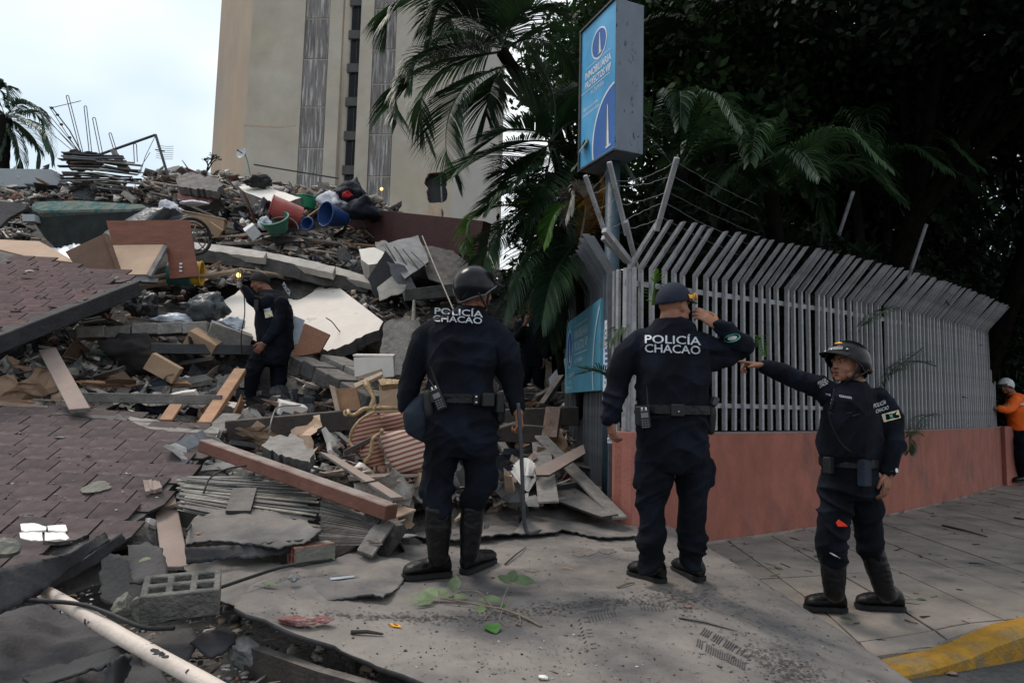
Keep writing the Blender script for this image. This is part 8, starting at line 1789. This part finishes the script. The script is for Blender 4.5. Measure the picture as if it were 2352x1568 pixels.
for (x, y, h, dx, dy, dz, L_, w, m) in ((1000, 1388, .03, -1, -.1, .15, .13, .055, 'leaf_fallen'), (1005, 1386, .035, -.7, .6, .25, .11, .06, 'leaf_fallen'), (995, 1392, .02, -.8, -.45, .05, .10, .04, 'leaf_fallen'), (1040, 1380, .04, .1, .6, .8, .10, .07, 'leaf_fallen'),
                                 (1030, 1386, .03, -.5, .3, .3, .09, .05, 'leaf_fallen'), (1075, 1386, .03, -.8, .1, .1, .12, .04, 'leaf_fallen'), (1175, 1368, .07, .9, .2, .1, .135, .085, 'leaf_fallen'), (1172, 1368, .07, .2, .7, .6, .09, .06, 'leaf_fallen'),
                                 (1170, 1370, .065, -.7, .3, .5, .08, .06, 'leaf_fallen'), (1150, 1390, .03, -.9, -.1, .15, .11, .05, 'leaf_fallen'), (1155, 1396, .02, .05, -.8, .1, .06, .03, 'leaf_vivid'), (1112, 1402, .02, -.4, -.8, -.15, .07, .045, 'leaf_fallen')):
    g = G(); leaf_geo(g, sp(x, y, h), V((dx, dy, dz)), V((random.uniform(-.3, .3), -.5, 1)), L_, w); mk('leaf', g, m, br, smooth=True, fixn=False)
g = G()
for (x, y) in ((1187, 1436), (1194, 1438), (1190, 1432)): g.ell(sp(x, y, .008), (.008, .007, .007), nu=8, nv=6)
mk('bud_cluster', g, 'twig', br, smooth=True)
def loose_leaf(label, p, d, L_, w, m='leaf_fallen'):
    g = G(); leaf_geo(g, p, V(d), V((0, -.2, 1)), L_, w, .3, .05); mk('leaf', g, m, label=label, cat='leaf', smooth=True, fixn=False)
loose_leaf('vivid green leaf lying alone below the leafy branch', sp(1122, 1440, .012), (.35, -1, 0), .11, .085, 'leaf_vivid')
loose_leaf('pale green leaf left of the cracked membrane near the clay brick', sp(600, 1347, .02), (1, -.1, 0), .085, .04)
loose_leaf('yellow green leaf on the pavement by the front boot of the pointing officer', V(atz(1930, 1418, .01)), (.9, -.6, 0), .07, .05)
loose_leaf('small green leaf on the shingles near the top of the lower slope', on_low(125, 1012, .01), (1, .2, 0), .10, .05)
loose_leaf('small green leaf low on the lower shingled slope by the black felt', atz(318, 1290, .42), (1, .3, .3), .06, .05)
loose_leaf('dull leaf on the pavement right of the pointing officer', V(atz(2105, 1375, .008)), (1, -.1, 0), .07, .03)
loose_leaf('olive leaf lying behind the knee of the pointing officer', V(atz(1870, 1277, .008)), (1, .1, 0), .07, .05)
def stick(label, a, b, r=.006, m='stick_dark', cat='stick', name='stick'):
    g = G(); mid = a.lerp(b, .5)+V((0, 0, .006)); g.tube([a, mid, b], [r, r*.9, r*.5], 6); mk(name, g, m, label=label, cat=cat)
stick('thin dark stick on the membrane right of the helmeted officer', sp(1160, 1298, .008), sp(1208, 1262, .008))
stick('dark metal rod lying on the membrane in front of the cap officer', sp(1560, 1424, .008), sp(1692, 1456, .008), .007, 'metal_dark', 'rod', 'rod')
stick('short twig before the shoes of the cap officer', sp(1418, 1350, .008), sp(1458, 1338, .008), .007, 'twig')
stick('charred stick on the front left of the membrane', sp(806, 1458, .01), sp(880, 1462, .01), .010)
stick('long dark stick lying on the pavement near the wall', V(atz(2165, 1206, .008)), V(atz(2268, 1232, .008)), .012)
stick('twig at the right edge of the pavement', V(atz(2330, 1189, .008)), V(atz(2360, 1194, .008)), .012)
stick('thin twig lying far right on the pavement', V(atz(2225, 1292, .006)), V(atz(2262, 1296, .006)), .006)
stick('small reddish stick near the centre of the membrane', sp(1290, 1305, .006), sp(1318, 1308, .006), .005, 'wood_orange')
for i, (x, y, m, lab) in enumerate([(1853, 1370, 'terracotta', 'orange brick shard before the toe of the pointing officer'), (1580, 1396, 'brick_red', 'red shard on the membrane below the cap officer'), (1250, 1558, 'tile_white', 'white chip at the bottom of the membrane'), (1714, 1247, 'terracotta', 'small orange shard beside the membrane edge near the wall'), (2160, 1530, 'brick_red', 'dull red shard on the road below the kerb')]):
    p = sp(x, y, .008) if i in (1, 2) else V(atz(x, y, .01 if i != 4 else -.12)); vs, fs = chunk_geo((.028, .022, .012), i+50, sub=1); g = G(); g.add([v+p for v in vs], fs); mk('shard', g, m, label=lab, cat='shard')
vs, fs = chunk_geo((.045, .03, .01), 77, sub=1); g = G(); p = V(atz(2185, 1545, -.115)); g.add([v+p for v in vs], fs); mk('shard', g, 'brick_red', label='flat second red shard on the road below the kerb', cat='shard')
tg = thing('yellow_tag', sp(908, 1440, .006), 'small yellow plastic tag on the membrane near its front edge', 'tag'); g = G(); g.poly_prism([sp(x, y, .010) for x, y in ((895, 1436), (915, 1438), (922, 1444), (902, 1442))], V((0, 0, 1)), .004); mk('tag_body', g, 'gold', tg); g = G(); g.poly_prism([sp(x, y, .0115) for x, y in ((904, 1438), (914, 1440), (912, 1442), (904, 1440))], V((0, 0, 1)), .001); mk('tag_slot', g, 'nylon_black', tg)
g = G(); g.poly_prism([sp(x, y, .012) for x, y in ((757, 1334), (812, 1328), (815, 1331), (760, 1338))], V((0, 0, 1)), .003); mk('glass_strip', g, 'plastic_clear', label='clear plastic strip lying on the membrane', cat='strip')
# boot prints and scuffs: grime lying on the sheet, each a cluster of tiny flakes
rnd = random.Random(17)
def scuff(label, cx, cy, lx, ly, rot, n, m, smin=.004, smax=.014):
    g = G()
    for _ in range(n):
        u, v = rnd.gauss(0, .38), rnd.gauss(0, .38); x = cx+(u*lx*math.cos(rot)-v*ly*math.sin(rot)); y = cy+(u*lx*math.sin(rot)+v*ly*math.cos(rot)); p = sp(x, y, .0035); s_ = rnd.uniform(smin, smax); a = rnd.uniform(0, 6.3); po = [p+V((math.cos(a+k*2.1)*s_*rnd.uniform(.5, 1.3), math.sin(a+k*2.1)*s_*rnd.uniform(.3, .8), rnd.uniform(0, .002))) for k in range(3)]; g.add(po, [(0, 1, 2)])
    mk('grime', g, m, label=label, cat='grime', kind='stuff', fixn=False)
def tread(cx, cy, L_, w, rot, n):
    """boot print: rows of short bars pressed in dust"""
    g = G()
    for i in range(n):
        t = i/(n-1)-.5
        for sd_ in (-1, 1):
            x = cx+math.cos(rot)*t*L_; y = cy+math.sin(rot)*t*L_; nx_, ny_2 = -math.sin(rot), math.cos(rot); a = sp(x+nx_*w*.12*sd_, y+ny_2*w*.12*sd_, .003); b = sp(x+nx_*w*.5*sd_+4, y+ny_2*w*.5*sd_+2, .003)
            if rnd.random() < .15: continue
            g.bar(a, b, .0035, .0015)
    mk('boot_print', g, 'felt_dark', label='grime', cat='grime', kind='stuff')
tread(1660, 1490, 120, 44, .45, 22); tread(1380, 1412, 60, 24, -.15, 9); tread(1345, 1455, 70, 26, 1.3, 9); tread(1500, 1395, 60, 20, .1, 8)
scuff('dark scuffed grime line along the middle of the membrane', 1330, 1392, 420, 22, -.10, 900, 'felt_dark'); scuff('dark grime line on the front left of the membrane', 930, 1418, 300, 14, .02, 450, 'felt_dark'); scuff('sooty patch by the cap officer', 1560, 1375, 120, 40, .1, 500, 'felt_dark')
scuff('grime by the crack near the crowbar', 1330, 1195, 140, 40, .1, 420, 'felt_dark', .005, .018); scuff('wet looking grime streak at the lower right of the membrane', 1820, 1535, 150, 50, .45, 700, 'felt_dark'); scuff('speckled grime near the right edge of the membrane', 1700, 1400, 300, 160, .6, 420, 'felt_dark'); scuff('specks scattered over the front of the membrane', 1350, 1500, 700, 120, .05, 500, 'felt_dark', .003, .008)
stains = [q_ for q_ in [(1255+140, 1262+5, 22, 7), (1480, 1310+3, 30, 10), (1515, 1298, 20, 9), (1340, 1270, 26, 8), (1455, 1262, 24, 6), (1545, 1418, 18, 10), (1525, 1455, 26, 14), (1800, 1500, 22, 10), (1220, 1310, 18, 5)] if q_[1] < 1320]
for i, (x, y, a, b) in enumerate(stains):
    po = [(x+a*math.cos(t)*(1+1.1*noise.noise(V((math.cos(t)*2, math.sin(t)*2, i)))), y+b*math.sin(t)*(1+.9*noise.noise(V((math.cos(t)*2, math.sin(t)*2, i+5))))) for t in np.linspace(0, 2*math.pi, 19)[:-1]]; g = G(); g.add([sp(*p, .0028) for p in po]+[sp(x, y, .003)], [(k_, (k_+1) % 18, 18) for k_ in range(18)]); mk('stain', g, 'stain', label='faint damp brownish stain on the membrane', cat='stain', kind='stuff', fixn=False)
